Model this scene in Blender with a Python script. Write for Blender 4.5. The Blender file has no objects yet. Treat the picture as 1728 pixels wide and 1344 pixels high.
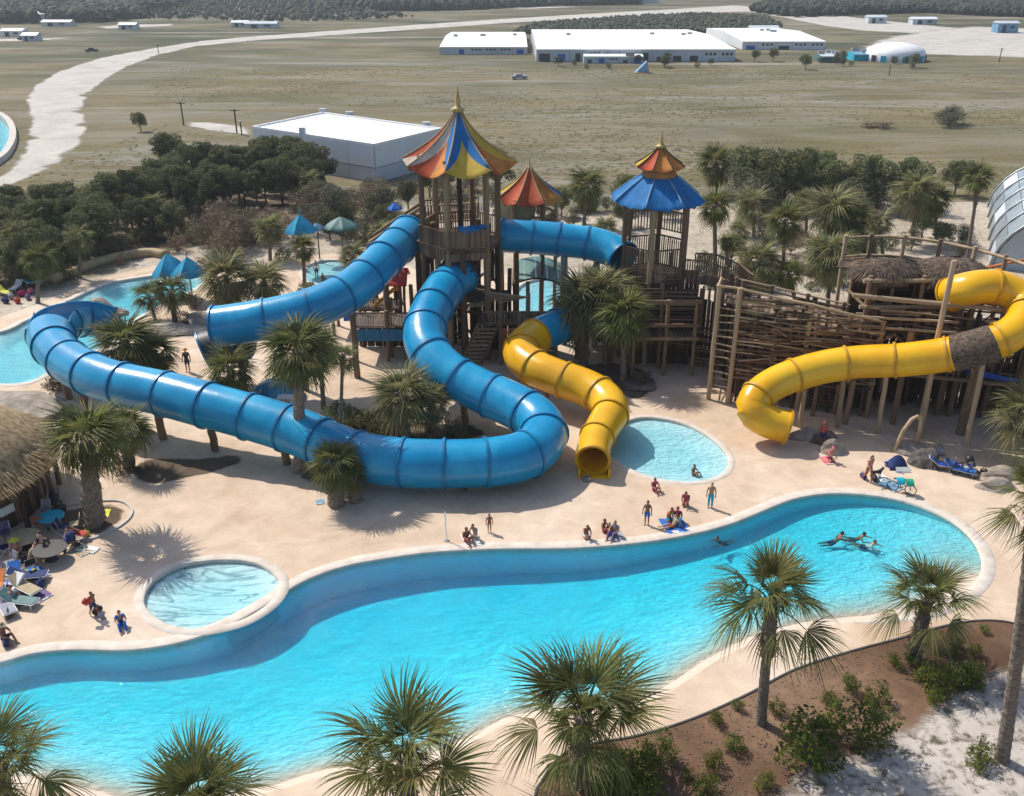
import bpy, bmesh, math, random
import numpy as np
from mathutils import Vector, Matrix, Euler
from mathutils.geometry import delaunay_2d_cdt

random.seed(7)
R = math.radians
scene = bpy.context.scene
COL = scene.collection

# ------------------------------------------------------------------ camera
F, CX, CY = 1600.0, 864.0, 672.0          # photograph pixels
PITCH, HCAM = R(24.9), 30.0
cam_data = bpy.data.cameras.new('camera')
cam_data.sensor_width = 36.0
cam_data.lens = 36.0 * F / 1728.0
cam_data.clip_start, cam_data.clip_end = 0.5, 20000.0
cam = bpy.data.objects.new('camera', cam_data)
cam.location = (0, 0, HCAM)
cam.rotation_euler = (R(90) - PITCH, 0, 0)
COL.objects.link(cam)
scene.camera = cam

# ------------------------------------------------------------------ light
SUN_ELEV, SUN_AZ = R(50), R(-50)           # azimuth from +Y, positive towards +X
world = bpy.data.worlds.new('World')
scene.world = world
world.use_nodes = True
nt = world.node_tree
nt.nodes.clear()
sky = nt.nodes.new('ShaderNodeTexSky')
sky.sky_type = 'NISHITA'
sky.sun_disc = False
sky.sun_elevation = SUN_ELEV
sky.sun_rotation = SUN_AZ % (2 * math.pi)
sky.dust_density = 1.6
bgn = nt.nodes.new('ShaderNodeBackground')
bgn.inputs['Strength'].default_value = 0.15
wout = nt.nodes.new('ShaderNodeOutputWorld')
nt.links.new(sky.outputs[0], bgn.inputs['Color'])
nt.links.new(bgn.outputs[0], wout.inputs['Surface'])
sun_data = bpy.data.lights.new('sun', 'SUN')
sun_data.energy = 4.6
sun_data.angle = R(0.55)
sun_data.color = (1.0, 0.945, 0.86)
sun = bpy.data.objects.new('sun', sun_data)
sdir = Vector((math.sin(SUN_AZ) * math.cos(SUN_ELEV), math.cos(SUN_AZ) * math.cos(SUN_ELEV), math.sin(SUN_ELEV)))
sun.rotation_euler = (-sdir).to_track_quat('-Z', 'Y').to_euler()
sun.location = (-40, 60, 90)
COL.objects.link(sun)
vs = scene.view_settings
vs.view_transform = 'Standard'
vs.look = 'None'
vs.exposure = 0.13
vs.gamma = 1.0
vs.use_curve_mapping = False
scene.cycles.transparent_max_bounces = 16
scene.cycles.max_bounces = 8
scene.cycles.volume_bounces = 0

# ------------------------------------------------------------------ pixels to places
CP, SP = math.cos(PITCH), math.sin(PITCH)

def P(x, y, z=0.0):
    """the point at height z seen at photograph pixel x, y"""
    u, v = (x - CX) / F, (CY - y) / F
    d = Vector((u, CP + v * SP, -SP + v * CP))
    t = (z - HCAM) / d.z
    return Vector((d.x * t, d.y * t, z))

def ZAT(base, y):
    """height at which a vertical line through base crosses photograph row y"""
    v = (CY - y) / F
    return HCAM + base.y * (v * CP - SP) / (CP + v * SP)

def MPP(pt):
    """metres per photograph pixel at a point"""
    return (pt.y * CP - (pt.z - HCAM) * SP) / F

def XAT(pt, x):
    return (x - CX) * MPP(pt)

# ------------------------------------------------------------------ materials
def _new(name):
    m = bpy.data.materials.new(name)
    m.use_nodes = True
    n = m.node_tree
    n.nodes.clear()
    out = n.nodes.new('ShaderNodeOutputMaterial')
    b = n.nodes.new('ShaderNodeBsdfPrincipled')
    n.links.new(b.outputs[0], out.inputs['Surface'])
    return m, n, b, out

def ramp(n, fac, cols, lo=0.3, hi=0.7):
    r = n.nodes.new('ShaderNodeValToRGB')
    e = r.color_ramp.elements
    while len(e) < len(cols):
        e.new(0.5)
    for i, c in enumerate(cols):
        e[i].position = lo + (hi - lo) * i / max(1, len(cols) - 1)
        e[i].color = (*c, 1)
    n.links.new(fac, r.inputs[0])
    return r.outputs[0]

def noise(n, vec, scale, detail=5, rough=0.55, dist=0.0):
    t = n.nodes.new('ShaderNodeTexNoise')
    t.inputs['Scale'].default_value = scale
    t.inputs['Detail'].default_value = detail
    t.inputs['Roughness'].default_value = rough
    t.inputs['Distortion'].default_value = dist
    if vec is not None:
        n.links.new(vec, t.inputs['Vector'])
    return t.outputs['Fac']

def coords(n, kind='Position', stretch=(1, 1, 1)):
    if kind == 'Position':
        s = n.nodes.new('ShaderNodeNewGeometry').outputs['Position']
    else:
        s = n.nodes.new('ShaderNodeTexCoord').outputs[kind]
    mp = n.nodes.new('ShaderNodeMapping')
    mp.inputs['Scale'].default_value = stretch
    n.links.new(s, mp.inputs['Vector'])
    return mp.outputs[0]

def mixc(n, fac, a, b, blend='MIX'):
    m = n.nodes.new('ShaderNodeMix')
    m.data_type = 'RGBA'
    m.blend_type = blend
    for sock, val in ((m.inputs[0], fac), (m.inputs[6], a), (m.inputs[7], b)):
        if hasattr(val, 'is_linked') or hasattr(val, 'links'):
            n.links.new(val, sock)
        elif isinstance(val, (int, float)):
            sock.default_value = val
        else:
            sock.default_value = (*val, 1)
    return m.outputs[2]

def math_n(n, op, a, b=None, c=None):
    m = n.nodes.new('ShaderNodeMath')
    m.operation = op
    for i, v in enumerate((a, b, c)):
        if v is None:
            continue
        if hasattr(v, 'links'):
            n.links.new(v, m.inputs[i])
        else:
            m.inputs[i].default_value = v
    return m.outputs[0]

def bump(n, b, h, strength, dist=0.05):
    bp = n.nodes.new('ShaderNodeBump')
    bp.inputs['Strength'].default_value = strength
    bp.inputs['Distance'].default_value = dist
    n.links.new(h, bp.inputs['Height'])
    n.links.new(bp.outputs[0], b.inputs['Normal'])

def pm(name, cols, scale=2.0, rough=0.7, bmp=0.0, coord='Object', stretch=(1, 1, 1), objvar=0.0, huevar=0.0,
       spec=0.4, coat=0.0, transl=0.0, metallic=0.0, bdist=0.03, detail=5, lo=0.3, hi=0.7):
    m, n, b, out = _new(name)
    vec = coords(n, coord, stretch)
    fac = noise(n, vec, scale, detail)
    col = ramp(n, fac, cols, lo, hi)
    if objvar or huevar:
        oi = n.nodes.new('ShaderNodeObjectInfo')
        h = n.nodes.new('ShaderNodeHueSaturation')
        mr = n.nodes.new('ShaderNodeMapRange')
        mr.inputs[3].default_value, mr.inputs[4].default_value = 1 - objvar, 1 + objvar
        n.links.new(oi.outputs['Random'], mr.inputs[0])
        n.links.new(mr.outputs[0], h.inputs['Value'])
        if huevar:
            r2 = math_n(n, 'FRACT', math_n(n, 'MULTIPLY', oi.outputs['Random'], 17.31))
            m2 = n.nodes.new('ShaderNodeMapRange')
            m2.inputs[3].default_value, m2.inputs[4].default_value = 0.5 - huevar, 0.5 + huevar
            n.links.new(r2, m2.inputs[0])
            n.links.new(m2.outputs[0], h.inputs['Hue'])
        n.links.new(col, h.inputs['Color'])
        col = h.outputs[0]
    n.links.new(col, b.inputs['Base Color'])
    b.inputs['Roughness'].default_value = rough
    b.inputs['Specular IOR Level'].default_value = spec
    b.inputs['Metallic'].default_value = metallic
    b.inputs['Coat Weight'].default_value = coat
    b.inputs['Coat Roughness'].default_value = 0.15
    if bmp:
        bump(n, b, fac, bmp, bdist)
    if transl:
        tr = n.nodes.new('ShaderNodeBsdfTranslucent')
        n.links.new(col, tr.inputs['Color'])
        mx = n.nodes.new('ShaderNodeMixShader')
        mx.inputs[0].default_value = transl
        n.links.new(b.outputs[0], mx.inputs[1])
        n.links.new(tr.outputs[0], mx.inputs[2])
        n.links.new(mx.outputs[0], out.inputs['Surface'])
    return m

M = {}
def flat(name, c, rough=0.6, var=0.12, **k):
    M[name] = pm(name, [tuple(x * (1 - var) for x in c), c, tuple(min(1, x * (1 + var)) for x in c)], scale=k.pop('scale', 3.0), rough=rough, **k)
    return M[name]

# --- fibreglass of the slides: gloss with scuffs, faded patches and run marks
def slide_mat(name, base, faded, dark):
    m, n, b, out = _new(name)
    p = coords(n)
    big = noise(n, p, 0.35, 4)
    col = ramp(n, big, [dark, base, faded], 0.25, 0.8)
    streak = noise(n, coords(n, 'Position', (5, 5, 0.6)), 1.6, 6)
    col = mixc(n, math_n(n, 'MULTIPLY', ramp(n, streak, [(0, 0, 0), (1, 1, 1)], 0.55, 0.95), 0.22), col, faded)
    fine = noise(n, p, 1.2, 3)
    n.links.new(col, b.inputs['Base Color'])
    rr = n.nodes.new('ShaderNodeMapRange')
    rr.inputs[3].default_value, rr.inputs[4].default_value = 0.20, 0.30
    n.links.new(fine, rr.inputs[0])
    n.links.new(rr.outputs[0], b.inputs['Roughness'])
    b.inputs['Specular IOR Level'].default_value = 0.5
    bump(n, b, big, 0.25, 0.25)
    return m

M['blue_gel'] = slide_mat('blue_gelcoat', (0.005, 0.25, 0.47), (0.035, 0.37, 0.58), (0.002, 0.19, 0.38))
M['yellow_gel'] = slide_mat('yellow_gelcoat', (0.74, 0.40, 0.006), (0.80, 0.50, 0.03), (0.62, 0.29, 0.004))
flat('flange_blue', (0.003, 0.15, 0.31), 0.4)
flat('flange_yellow', (0.50, 0.26, 0.01), 0.45)
# --- wood
M['wood'] = pm('weathered_timber', [(0.10, 0.058, 0.032), (0.20, 0.125, 0.072), (0.31, 0.21, 0.13)], 1.2, 0.85, 0.5, 'Object', (6, 6, 0.7), objvar=0.35, huevar=0.012)
M['wood_plank'] = pm('weathered_planks', [(0.10, 0.06, 0.036), (0.185, 0.12, 0.072), (0.27, 0.19, 0.12)], 1.2, 0.85, 0.4, 'Object', (0.8, 6, 6), objvar=0.42, huevar=0.012)
M['wood_light'] = pm('sunbleached_poles', [(0.25, 0.165, 0.095), (0.37, 0.265, 0.16), (0.46, 0.35, 0.23)], 1.2, 0.8, 0.4, 'Object', (6, 6, 0.7), objvar=0.25)
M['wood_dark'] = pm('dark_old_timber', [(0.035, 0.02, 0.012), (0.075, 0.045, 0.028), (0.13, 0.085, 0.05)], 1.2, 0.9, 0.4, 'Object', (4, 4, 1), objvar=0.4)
M['bark'] = pm('palm_bark', [(0.075, 0.055, 0.042), (0.17, 0.135, 0.105), (0.29, 0.245, 0.20)], 3.0, 0.95, 0.9, 'Object', (2, 2, 6), objvar=0.2)
M['barkbrown'] = pm('brown_bark', [(0.05, 0.033, 0.024), (0.12, 0.085, 0.06), (0.2, 0.15, 0.11)], 5.0, 0.95, 0.9, 'Object', (1, 1, 1), objvar=0.2)
M['boots'] = pm('old_leaf_bases', [(0.06, 0.04, 0.028), (0.16, 0.115, 0.08), (0.30, 0.24, 0.17)], 4.0, 0.95, 0.5, 'Object', objvar=0.2)
# --- leaves
M['frond'] = pm('palm_fronds', [(0.078, 0.088, 0.024), (0.135, 0.145, 0.042), (0.215, 0.20, 0.068)], 2.2, 0.6, 0, 'Object', objvar=0.32, huevar=0.025, transl=0.36, spec=0.2)
M['frond_pale'] = pm('pale_palm_fronds', [(0.11, 0.118, 0.042), (0.20, 0.195, 0.08), (0.32, 0.285, 0.15)], 2.2, 0.6, 0, 'Object', objvar=0.32, huevar=0.025, transl=0.36, spec=0.2)
M['frond_dead'] = pm('dead_palm_fronds', [(0.14, 0.09, 0.045), (0.24, 0.17, 0.09), (0.36, 0.28, 0.17)], 2.2, 0.8, 0, 'Object', objvar=0.3, transl=0.3, spec=0.1)
M['leaf_dark'] = pm('dark_leaves', [(0.068, 0.08, 0.038), (0.115, 0.127, 0.056), (0.18, 0.182, 0.085)], 0.7, 0.8, 0, 'Object', objvar=0.3, huevar=0.02, transl=0.3, spec=0.1)
M['leaf_mid'] = pm('mid_green_leaves', [(0.085, 0.095, 0.042), (0.14, 0.15, 0.064), (0.21, 0.21, 0.10)], 0.7, 0.8, 0, 'Object', objvar=0.3, huevar=0.025, transl=0.3, spec=0.1)
M['leaf_grey'] = pm('grey_green_leaves', [(0.085, 0.085, 0.05), (0.14, 0.14, 0.085), (0.22, 0.21, 0.14)], 0.7, 0.7, 0, 'Object', objvar=0.25, transl=0.15, spec=0.1)
M['leaf_brown'] = pm('dry_brown_leaves', [(0.12, 0.085, 0.05), (0.2, 0.15, 0.095), (0.3, 0.24, 0.16)], 0.7, 0.8, 0, 'Object', objvar=0.25, transl=0.15, spec=0.1)
M['leaf_shrub'] = pm('shrub_leaves', [(0.055, 0.08, 0.014), (0.11, 0.14, 0.022), (0.2, 0.2, 0.04)], 1.5, 0.7, 0, 'Object', objvar=0.25, huevar=0.02, transl=0.25, spec=0.1)
M['thatch'] = pm('thatch', [(0.16, 0.105, 0.05), (0.33, 0.235, 0.125), (0.46, 0.35, 0.2)], 3.0, 0.95, 0.8, 'Object', objvar=0.2)
# --- cloth, paint, plastics
for nm, c in dict(cloth_blue=(0.006, 0.165, 0.44), cloth_sky=(0.19, 0.36, 0.52), cloth_yellow=(0.62, 0.42, 0.055), cloth_orange=(0.60, 0.24, 0.045),
                  cloth_red=(0.50, 0.085, 0.025), cloth_white=(0.66, 0.55, 0.45), cloth_brown=(0.42, 0.20, 0.075), cloth_turq=(0.012, 0.33, 0.53),
                  cloth_sand=(0.45, 0.35, 0.19)).items():
    M[nm] = pm(nm, [tuple(x * 0.72 for x in c), c, tuple(min(1, x * 1.15 + 0.02) for x in c)], 0.9, 0.75, 0.25, 'Position', (1, 1, 0.5), bdist=0.08, transl=0.22)
flat('gold', (0.42, 0.30, 0.10), 0.5, 0.3, bmp=0.4)
flat('white_paint', (0.74, 0.74, 0.73), 0.6, 0.05, coord='Position', scale=0.4)
flat('white_roof', (0.80, 0.80, 0.79), 0.7, 0.05, coord='Position', scale=0.15)
flat('wall_grey', (0.62, 0.64, 0.66), 0.7, 0.06, coord='Position', scale=0.3)
flat('glassy', (0.22, 0.26, 0.29), 0.25, 0.25, coord='Position', scale=0.5)
flat('wall_pale', (0.46, 0.50, 0.53), 0.7, 0.12, coord='Position', scale=0.15)
flat('dark_open', (0.03, 0.034, 0.04), 0.5, 0.3)
flat('steel', (0.34, 0.36, 0.37), 0.45, 0.15, metallic=0.5)
flat('steel_dark', (0.06, 0.06, 0.065), 0.5, 0.2)
flat('black', (0.02, 0.021, 0.024), 0.5, 0.2)
flat('rubber', (0.025, 0.025, 0.027), 0.8, 0.2)
flat('bike_blue', (0.02, 0.08, 0.42), 0.35, 0.2)
flat('navy', (0.02, 0.035, 0.12), 0.8, 0.25)
flat('blue_cloth', (0.02, 0.12, 0.42), 0.8, 0.25)
flat('teal', (0.01, 0.36, 0.50), 0.8, 0.2)
flat('green_cloth', (0.02, 0.30, 0.18), 0.8, 0.25)
flat('pink', (0.60, 0.16, 0.18), 0.8, 0.2)
flat('magenta', (0.42, 0.02, 0.12), 0.8, 0.2)
flat('red', (0.45, 0.04, 0.035), 0.8, 0.2)
flat('rust', (0.34, 0.10, 0.05), 0.8, 0.3)
flat('orange', (0.62, 0.20, 0.05), 0.8, 0.2)
flat('lime', (0.50, 0.50, 0.03), 0.7, 0.2)
flat('purple', (0.14, 0.09, 0.20), 0.8, 0.2)
flat('khaki', (0.38, 0.31, 0.19), 0.85, 0.2)
flat('grey_cloth', (0.28, 0.28, 0.32), 0.85, 0.2)
flat('white_cloth', (0.70, 0.69, 0.66), 0.85, 0.1)
flat('skin_a', (0.46, 0.24, 0.15), 0.6, 0.1, scale=8)
flat('skin_b', (0.27, 0.12, 0.07), 0.6, 0.1, scale=8)
flat('skin_c', (0.58, 0.34, 0.24), 0.6, 0.1, scale=8)
flat('hair_dark', (0.03, 0.018, 0.012), 0.6, 0.2, scale=20)
flat('hair_brown', (0.11, 0.05, 0.025), 0.6, 0.2, scale=20)
flat('hair_blond', (0.40, 0.26, 0.11), 0.6, 0.2, scale=20)
flat('rock', (0.30, 0.255, 0.21), 0.9, 0.4, bmp=0.8, bdist=0.1, scale=1.2)
flat('rock_dark', (0.13, 0.11, 0.095), 0.9, 0.4, bmp=0.8, bdist=0.1, scale=1.5)
flat('concrete', (0.50, 0.46, 0.41), 0.85, 0.15, coord='Position', scale=0.8, bmp=0.1)
flat('mesh_green', (0.07, 0.16, 0.15), 0.6, 0.3)

# ------------------------------------------------------------------ objects
def tag(o, label, cat, group=None, kind=None):
    o['label'] = label
    if cat:
        o['category'] = cat
    if group:
        o['group'] = group
    if kind:
        o['kind'] = kind
    return o

BASE = {}
def thing(name, loc, label, cat, group=None, rz=0.0):
    o = bpy.data.objects.new(name, None)
    o.empty_display_size = 0.3
    o.location = loc
    o.rotation_euler = (0, 0, rz)
    COL.objects.link(o)
    BASE[o.name] = Matrix.Translation(Vector(loc)) @ Matrix.Rotation(rz, 4, 'Z')
    return tag(o, label, cat, group)

def put(name, me, parent=None, mw=None):
    """link a mesh as an object at world matrix mw under parent"""
    o = bpy.data.objects.new(name, me)
    COL.objects.link(o)
    mw = mw if mw is not None else Matrix.Identity(4)
    if parent is not None:
        pw = BASE.get(parent.name)
        o.parent = parent
        ml = pw.inverted() @ mw
        o.matrix_basis = ml
    else:
        o.matrix_basis = mw
    BASE[o.name] = mw
    return o

def structure(name, me, label=None, mw=None):
    o = put(name, me, None, mw)
    o['kind'] = 'structure'
    if label:
        o['label'] = label
    return o

class MB:
    def __init__(s):
        s.v, s.f, s.m = [], [], []
    def add(s, vs, fs, mi=0):
        k = len(s.v)
        s.v += [tuple(p) for p in vs]
        s.f += [tuple(i + k for i in f) for f in fs]
        s.m += [mi] * len(fs)
        return s
    def box(s, c, size, rz=0, mi=0, mat=None):
        x, y, z = (q / 2 for q in size)
        vs = [Vector((a * x, b * y, d * z)) for a in (-1, 1) for b in (-1, 1) for d in (-1, 1)]
        rm = mat if mat is not None else Matrix.Rotation(rz, 3, 'Z')
        c = Vector(c)
        vs = [rm @ p + c for p in vs]
        return s.add(vs, [(0, 1, 3, 2), (4, 6, 7, 5), (0, 4, 5, 1), (2, 3, 7, 6), (0, 2, 6, 4), (1, 5, 7, 3)], mi)
    def beam(s, a, b, w, h, mi=0):
        a, b = Vector(a), Vector(b)
        m = along(a, b).to_3x3()
        return s.box((a + b) / 2, ((b - a).length, w, h), mi=mi, mat=m)
    def tube(s, pts, rad, n=8, caps=True, mi=0, jit=0.0, rng=None):
        pts = [Vector(p) for p in pts]
        if not hasattr(rad, '__len__'):
            rad = [rad] * len(pts)
        rings, k = [], 0
        up = Vector((0, 0, 1))
        vs, fs = [], []
        t0 = (pts[1] - pts[0]).normalized()
        side = t0.cross(up)
        if side.length < 1e-3:
            side = Vector((1, 0, 0))
        side.normalize()
        for i, p in enumerate(pts):
            t = (pts[min(i + 1, len(pts) - 1)] - pts[max(i - 1, 0)]).normalized()
            side = (side - t * side.dot(t)).normalized()
            u = side.cross(t)
            for j in range(n):
                a = 2 * math.pi * j / n
                r = rad[i] * (1 + (rng.uniform(-jit, jit) if rng else 0))
                vs.append(p + (side * math.cos(a) + u * math.sin(a)) * r)
        for i in range(len(pts) - 1):
            for j in range(n):
                a, b = i * n + j, i * n + (j + 1) % n
                fs.append((a, a + n, b + n, b))
        if caps:
            fs.append(tuple(range(n)))
            fs.append(tuple(reversed(range((len(pts) - 1) * n, len(pts) * n))))
        return s.add(vs, fs, mi)
    def lathe(s, prof, n=16, c=(0, 0, 0), mi=0, a0=0.0, jit=None):
        vs, fs = [], []
        for i, (r, z) in enumerate(prof):
            for j in range(n):
                a = a0 + 2 * math.pi * j / n
                q = r * (jit(i, j) if jit else 1)
                vs.append((c[0] + q * math.cos(a), c[1] + q * math.sin(a), c[2] + z))
        for i in range(len(prof) - 1):
            for j in range(n):
                a, b = i * n + j, i * n + (j + 1) % n
                fs.append((a, b, b + n, a + n))
        return s.add(vs, fs, mi)
    def blob(s, c, rx, ry, rz, n=8, m=6, jit=0.15, rng=random, mi=0):
        vs, fs = [], []
        c = Vector(c)
        for i in range(m + 1):
            th = math.pi * i / m
            for j in range(n):
                a = 2 * math.pi * j / n
                q = 1 + (rng.uniform(-jit, jit) if 0 < i < m else 0)
                vs.append(c + Vector((rx * math.sin(th) * math.cos(a) * q, ry * math.sin(th) * math.sin(a) * q, rz * math.cos(th) * q)))
        for i in range(m):
            for j in range(n):
                a, b = i * n + j, i * n + (j + 1) % n
                fs.append((a, a + n, b + n, b))
        return s.add(vs, fs, mi)
    def mesh(s, name, mats, smooth=False, origin=None):
        me = bpy.data.meshes.new(name)
        v = s.v
        if origin is not None:
            v = [(p[0] - origin[0], p[1] - origin[1], p[2] - origin[2]) for p in v]
        me.from_pydata(v, [], s.f)
        for mm in (mats if isinstance(mats, (list, tuple)) else [mats]):
            me.materials.append(M[mm] if isinstance(mm, str) else mm)
        if any(s.m):
            me.polygons.foreach_set('material_index', s.m)
        if smooth:
            me.polygons.foreach_set('use_smooth', [True] * len(me.polygons))
        me.update()
        return me
    def build(s, name, mats, parent=None, smooth=False, origin=None):
        """world-coordinate vertices become one object whose origin is the parent's base"""
        if origin is None:
            origin = BASE[parent.name].translation if parent is not None else Vector((0, 0, 0))
        me = s.mesh(name, mats, smooth, origin)
        return put(name, me, parent, Matrix.Translation(Vector(origin)))

def along(a, b, roll=0.0):
    """matrix whose X axis runs a to b, Z as upright as it can be"""
    a, b = Vector(a), Vector(b)
    x = (b - a).normalized()
    z = Vector((0, 0, 1))
    if abs(x.dot(z)) > 0.995:
        z = Vector((0, 1, 0))
    y = z.cross(x).normalized()
    z = x.cross(y)
    m = Matrix((x, y, z)).transposed().to_4x4()
    if roll:
        m = m @ Matrix.Rotation(roll, 4, 'X')
    return m

# shared unit pieces: a log along +Z from 0 to 1 of radius 1 and a plank along X centred on 0
UNIT = {}
def unit_log(mat, k):
    key = ('log', mat, k)
    if key not in UNIT:
        rng = random.Random(k * 31 + 5)
        b = MB()
        n, rows = 8, 5
        vs, fs = [], []
        for i in range(rows):
            ox, oy = (rng.uniform(-.18, .18), rng.uniform(-.18, .18)) if 0 < i < rows - 1 else (0, 0)
            for j in range(n):
                a = 2 * math.pi * j / n
                q = 1 + rng.uniform(-.12, .12)
                vs.append((ox + q * math.cos(a), oy + q * math.sin(a), i / (rows - 1)))
        for i in range(rows - 1):
            for j in range(n):
                a, c = i * n + j, i * n + (j + 1) % n
                fs.append((a, c, c + n, a + n))
        fs += [tuple(reversed(range(n))), tuple(range((rows - 1) * n, rows * n))]
        b.add(vs, fs)
        UNIT[key] = b.mesh('log', mat, False)
        me = UNIT[key]
        me.polygons.foreach_set('use_smooth', [len(p.vertices) == 4 for p in me.polygons])
    return UNIT[key]

def unit_plank(mat):
    key = ('plank', mat)
    if key not in UNIT:
        bm = bmesh.new()
        bmesh.ops.create_cube(bm, size=1.0)
        me = bpy.data.meshes.new('plank')
        bm.to_mesh(me)
        bm.free()
        me.materials.append(M[mat])
        UNIT[key] = me
    return UNIT[key]

_lk = [0]
def log(name, a, b, r, parent, mat='wood', r2=None):
    a, b = Vector(a), Vector(b)
    _lk[0] += 1
    me = unit_log(mat, _lk[0] % 5)
    z = b - a
    ln = z.length
    q = z.to_track_quat('Z', 'Y').to_matrix().to_4x4()
    mw = Matrix.Translation(a) @ q @ Matrix.Rotation(_lk[0] * 1.7, 4, 'Z') @ Matrix.Diagonal((r, r, ln, 1))
    return put(name, me, parent, mw)

def plank(name, a, b, w, t, parent, mat='wood_plank', roll=0.0):
    a, b = Vector(a), Vector(b)
    mw = Matrix.Translation((a + b) / 2) @ along(a, b, roll) @ Matrix.Diagonal(((b - a).length, w, t, 1))
    return put(name, unit_plank(mat), parent, mw)

def catmull(pts, per=8, closed=False):
    pts = [Vector(p) for p in pts]
    n = len(pts)
    out = []
    rngi = range(n if closed else n - 1)
    for i in rngi:
        if closed:
            p0, p1, p2, p3 = (pts[(i + k) % n] for k in (-1, 0, 1, 2))
        else:
            p1, p2 = pts[i], pts[i + 1]
            p0 = pts[i - 1] if i > 0 else p1 * 2 - p2
            p3 = pts[i + 2] if i + 2 < n else p2 * 2 - p1
        for k in range(per):
            t = k / per
            out.append(0.5 * ((2 * p1) + (p2 - p0) * t + (2 * p0 - 5 * p1 + 4 * p2 - p3) * t * t + (3 * p1 - p0 - 3 * p2 + p3) * t ** 3))
    if not closed:
        out.append(pts[-1])
    return out

def px_loop(pts, per=6, z=0.0):
    return [P(p.x, p.y, z) for p in catmull([(x, y, 0) for x, y in pts], per, True)]

def inside(pt, loop):
    x, y = pt[0], pt[1]
    c = False
    j = len(loop) - 1
    for i in range(len(loop)):
        xi, yi, xj, yj = loop[i][0], loop[i][1], loop[j][0], loop[j][1]
        if (yi > y) != (yj > y) and x < (xj - xi) * (y - yi) / (yj - yi) + xi:
            c = not c
        j = i
    return c

def seg_dist(p, line):
    best = 1e9
    for a, b in zip(line[:-1], line[1:]):
        ax, ay, bx, by = a[0], a[1], b[0], b[1]
        dx, dy = bx - ax, by - ay
        t = max(0, min(1, ((p[0] - ax) * dx + (p[1] - ay) * dy) / (dx * dx + dy * dy + 1e-9)))
        d = math.hypot(p[0] - ax - t * dx, p[1] - ay - t * dy)
        best = min(best, d)
    return best

def fill(outer, holes=(), inner_pts=()):
    """triangulated 2D region: returns verts, faces"""
    verts, edges = [], []
    for lp in [outer] + list(holes):
        k = len(verts)
        verts += [Vector((p[0], p[1])) for p in lp]
        edges += [(k + i, k + (i + 1) % len(lp)) for i in range(len(lp))]
    verts += [Vector((p[0], p[1])) for p in inner_pts]
    ov, oe, of, *_ = delaunay_2d_cdt(verts, edges, [], 0, 1e-5)
    fs = []
    for f in of:
        c = (sum(ov[i][0] for i in f) / 3, sum(ov[i][1] for i in f) / 3)
        if inside(c, outer) and not any(inside(c, h) for h in holes):
            a, b, d = (ov[i] for i in f[:3])
            if (b[0] - a[0]) * (d[1] - a[1]) - (b[1] - a[1]) * (d[0] - a[0]) < 0:
                f = tuple(reversed(f))
            fs.append(tuple(f))
    return ov, fs

def sheet(name, outer, z, mat, holes=(), label=None, kind='structure', drop=0.0, inner_pts=()):
    ov, fs = fill(outer, holes, inner_pts)
    b = MB()
    b.add([(p[0], p[1], z) for p in ov], fs)
    if drop:
        for lp in [outer]:
            n = len(lp)
            vs = [(p[0], p[1], z) for p in lp] + [(p[0], p[1], z - drop) for p in lp]
            b.add(vs, [(i, (i + 1) % n, n + (i + 1) % n, n + i) for i in range(n)])
    o = put(name, b.mesh(name, mat))
    o['kind'] = kind
    if label:
        o['label'] = label
    return o

def offset_loop(lp, d):
    n = len(lp)
    area = sum(lp[i][0] * lp[(i + 1) % n][1] - lp[(i + 1) % n][0] * lp[i][1] for i in range(n))
    s = 1 if area > 0 else -1
    out = []
    for i in range(n):
        a, b = Vector(lp[i - 1][:2]), Vector(lp[(i + 1) % n][:2])
        t = (b - a).normalized()
        nrm = Vector((t.y, -t.x)) * s
        dd = d[i] if hasattr(d, '__len__') else d
        out.append(Vector((lp[i][0] + nrm.x * dd, lp[i][1] + nrm.y * dd, 0)))
    return out
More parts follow.
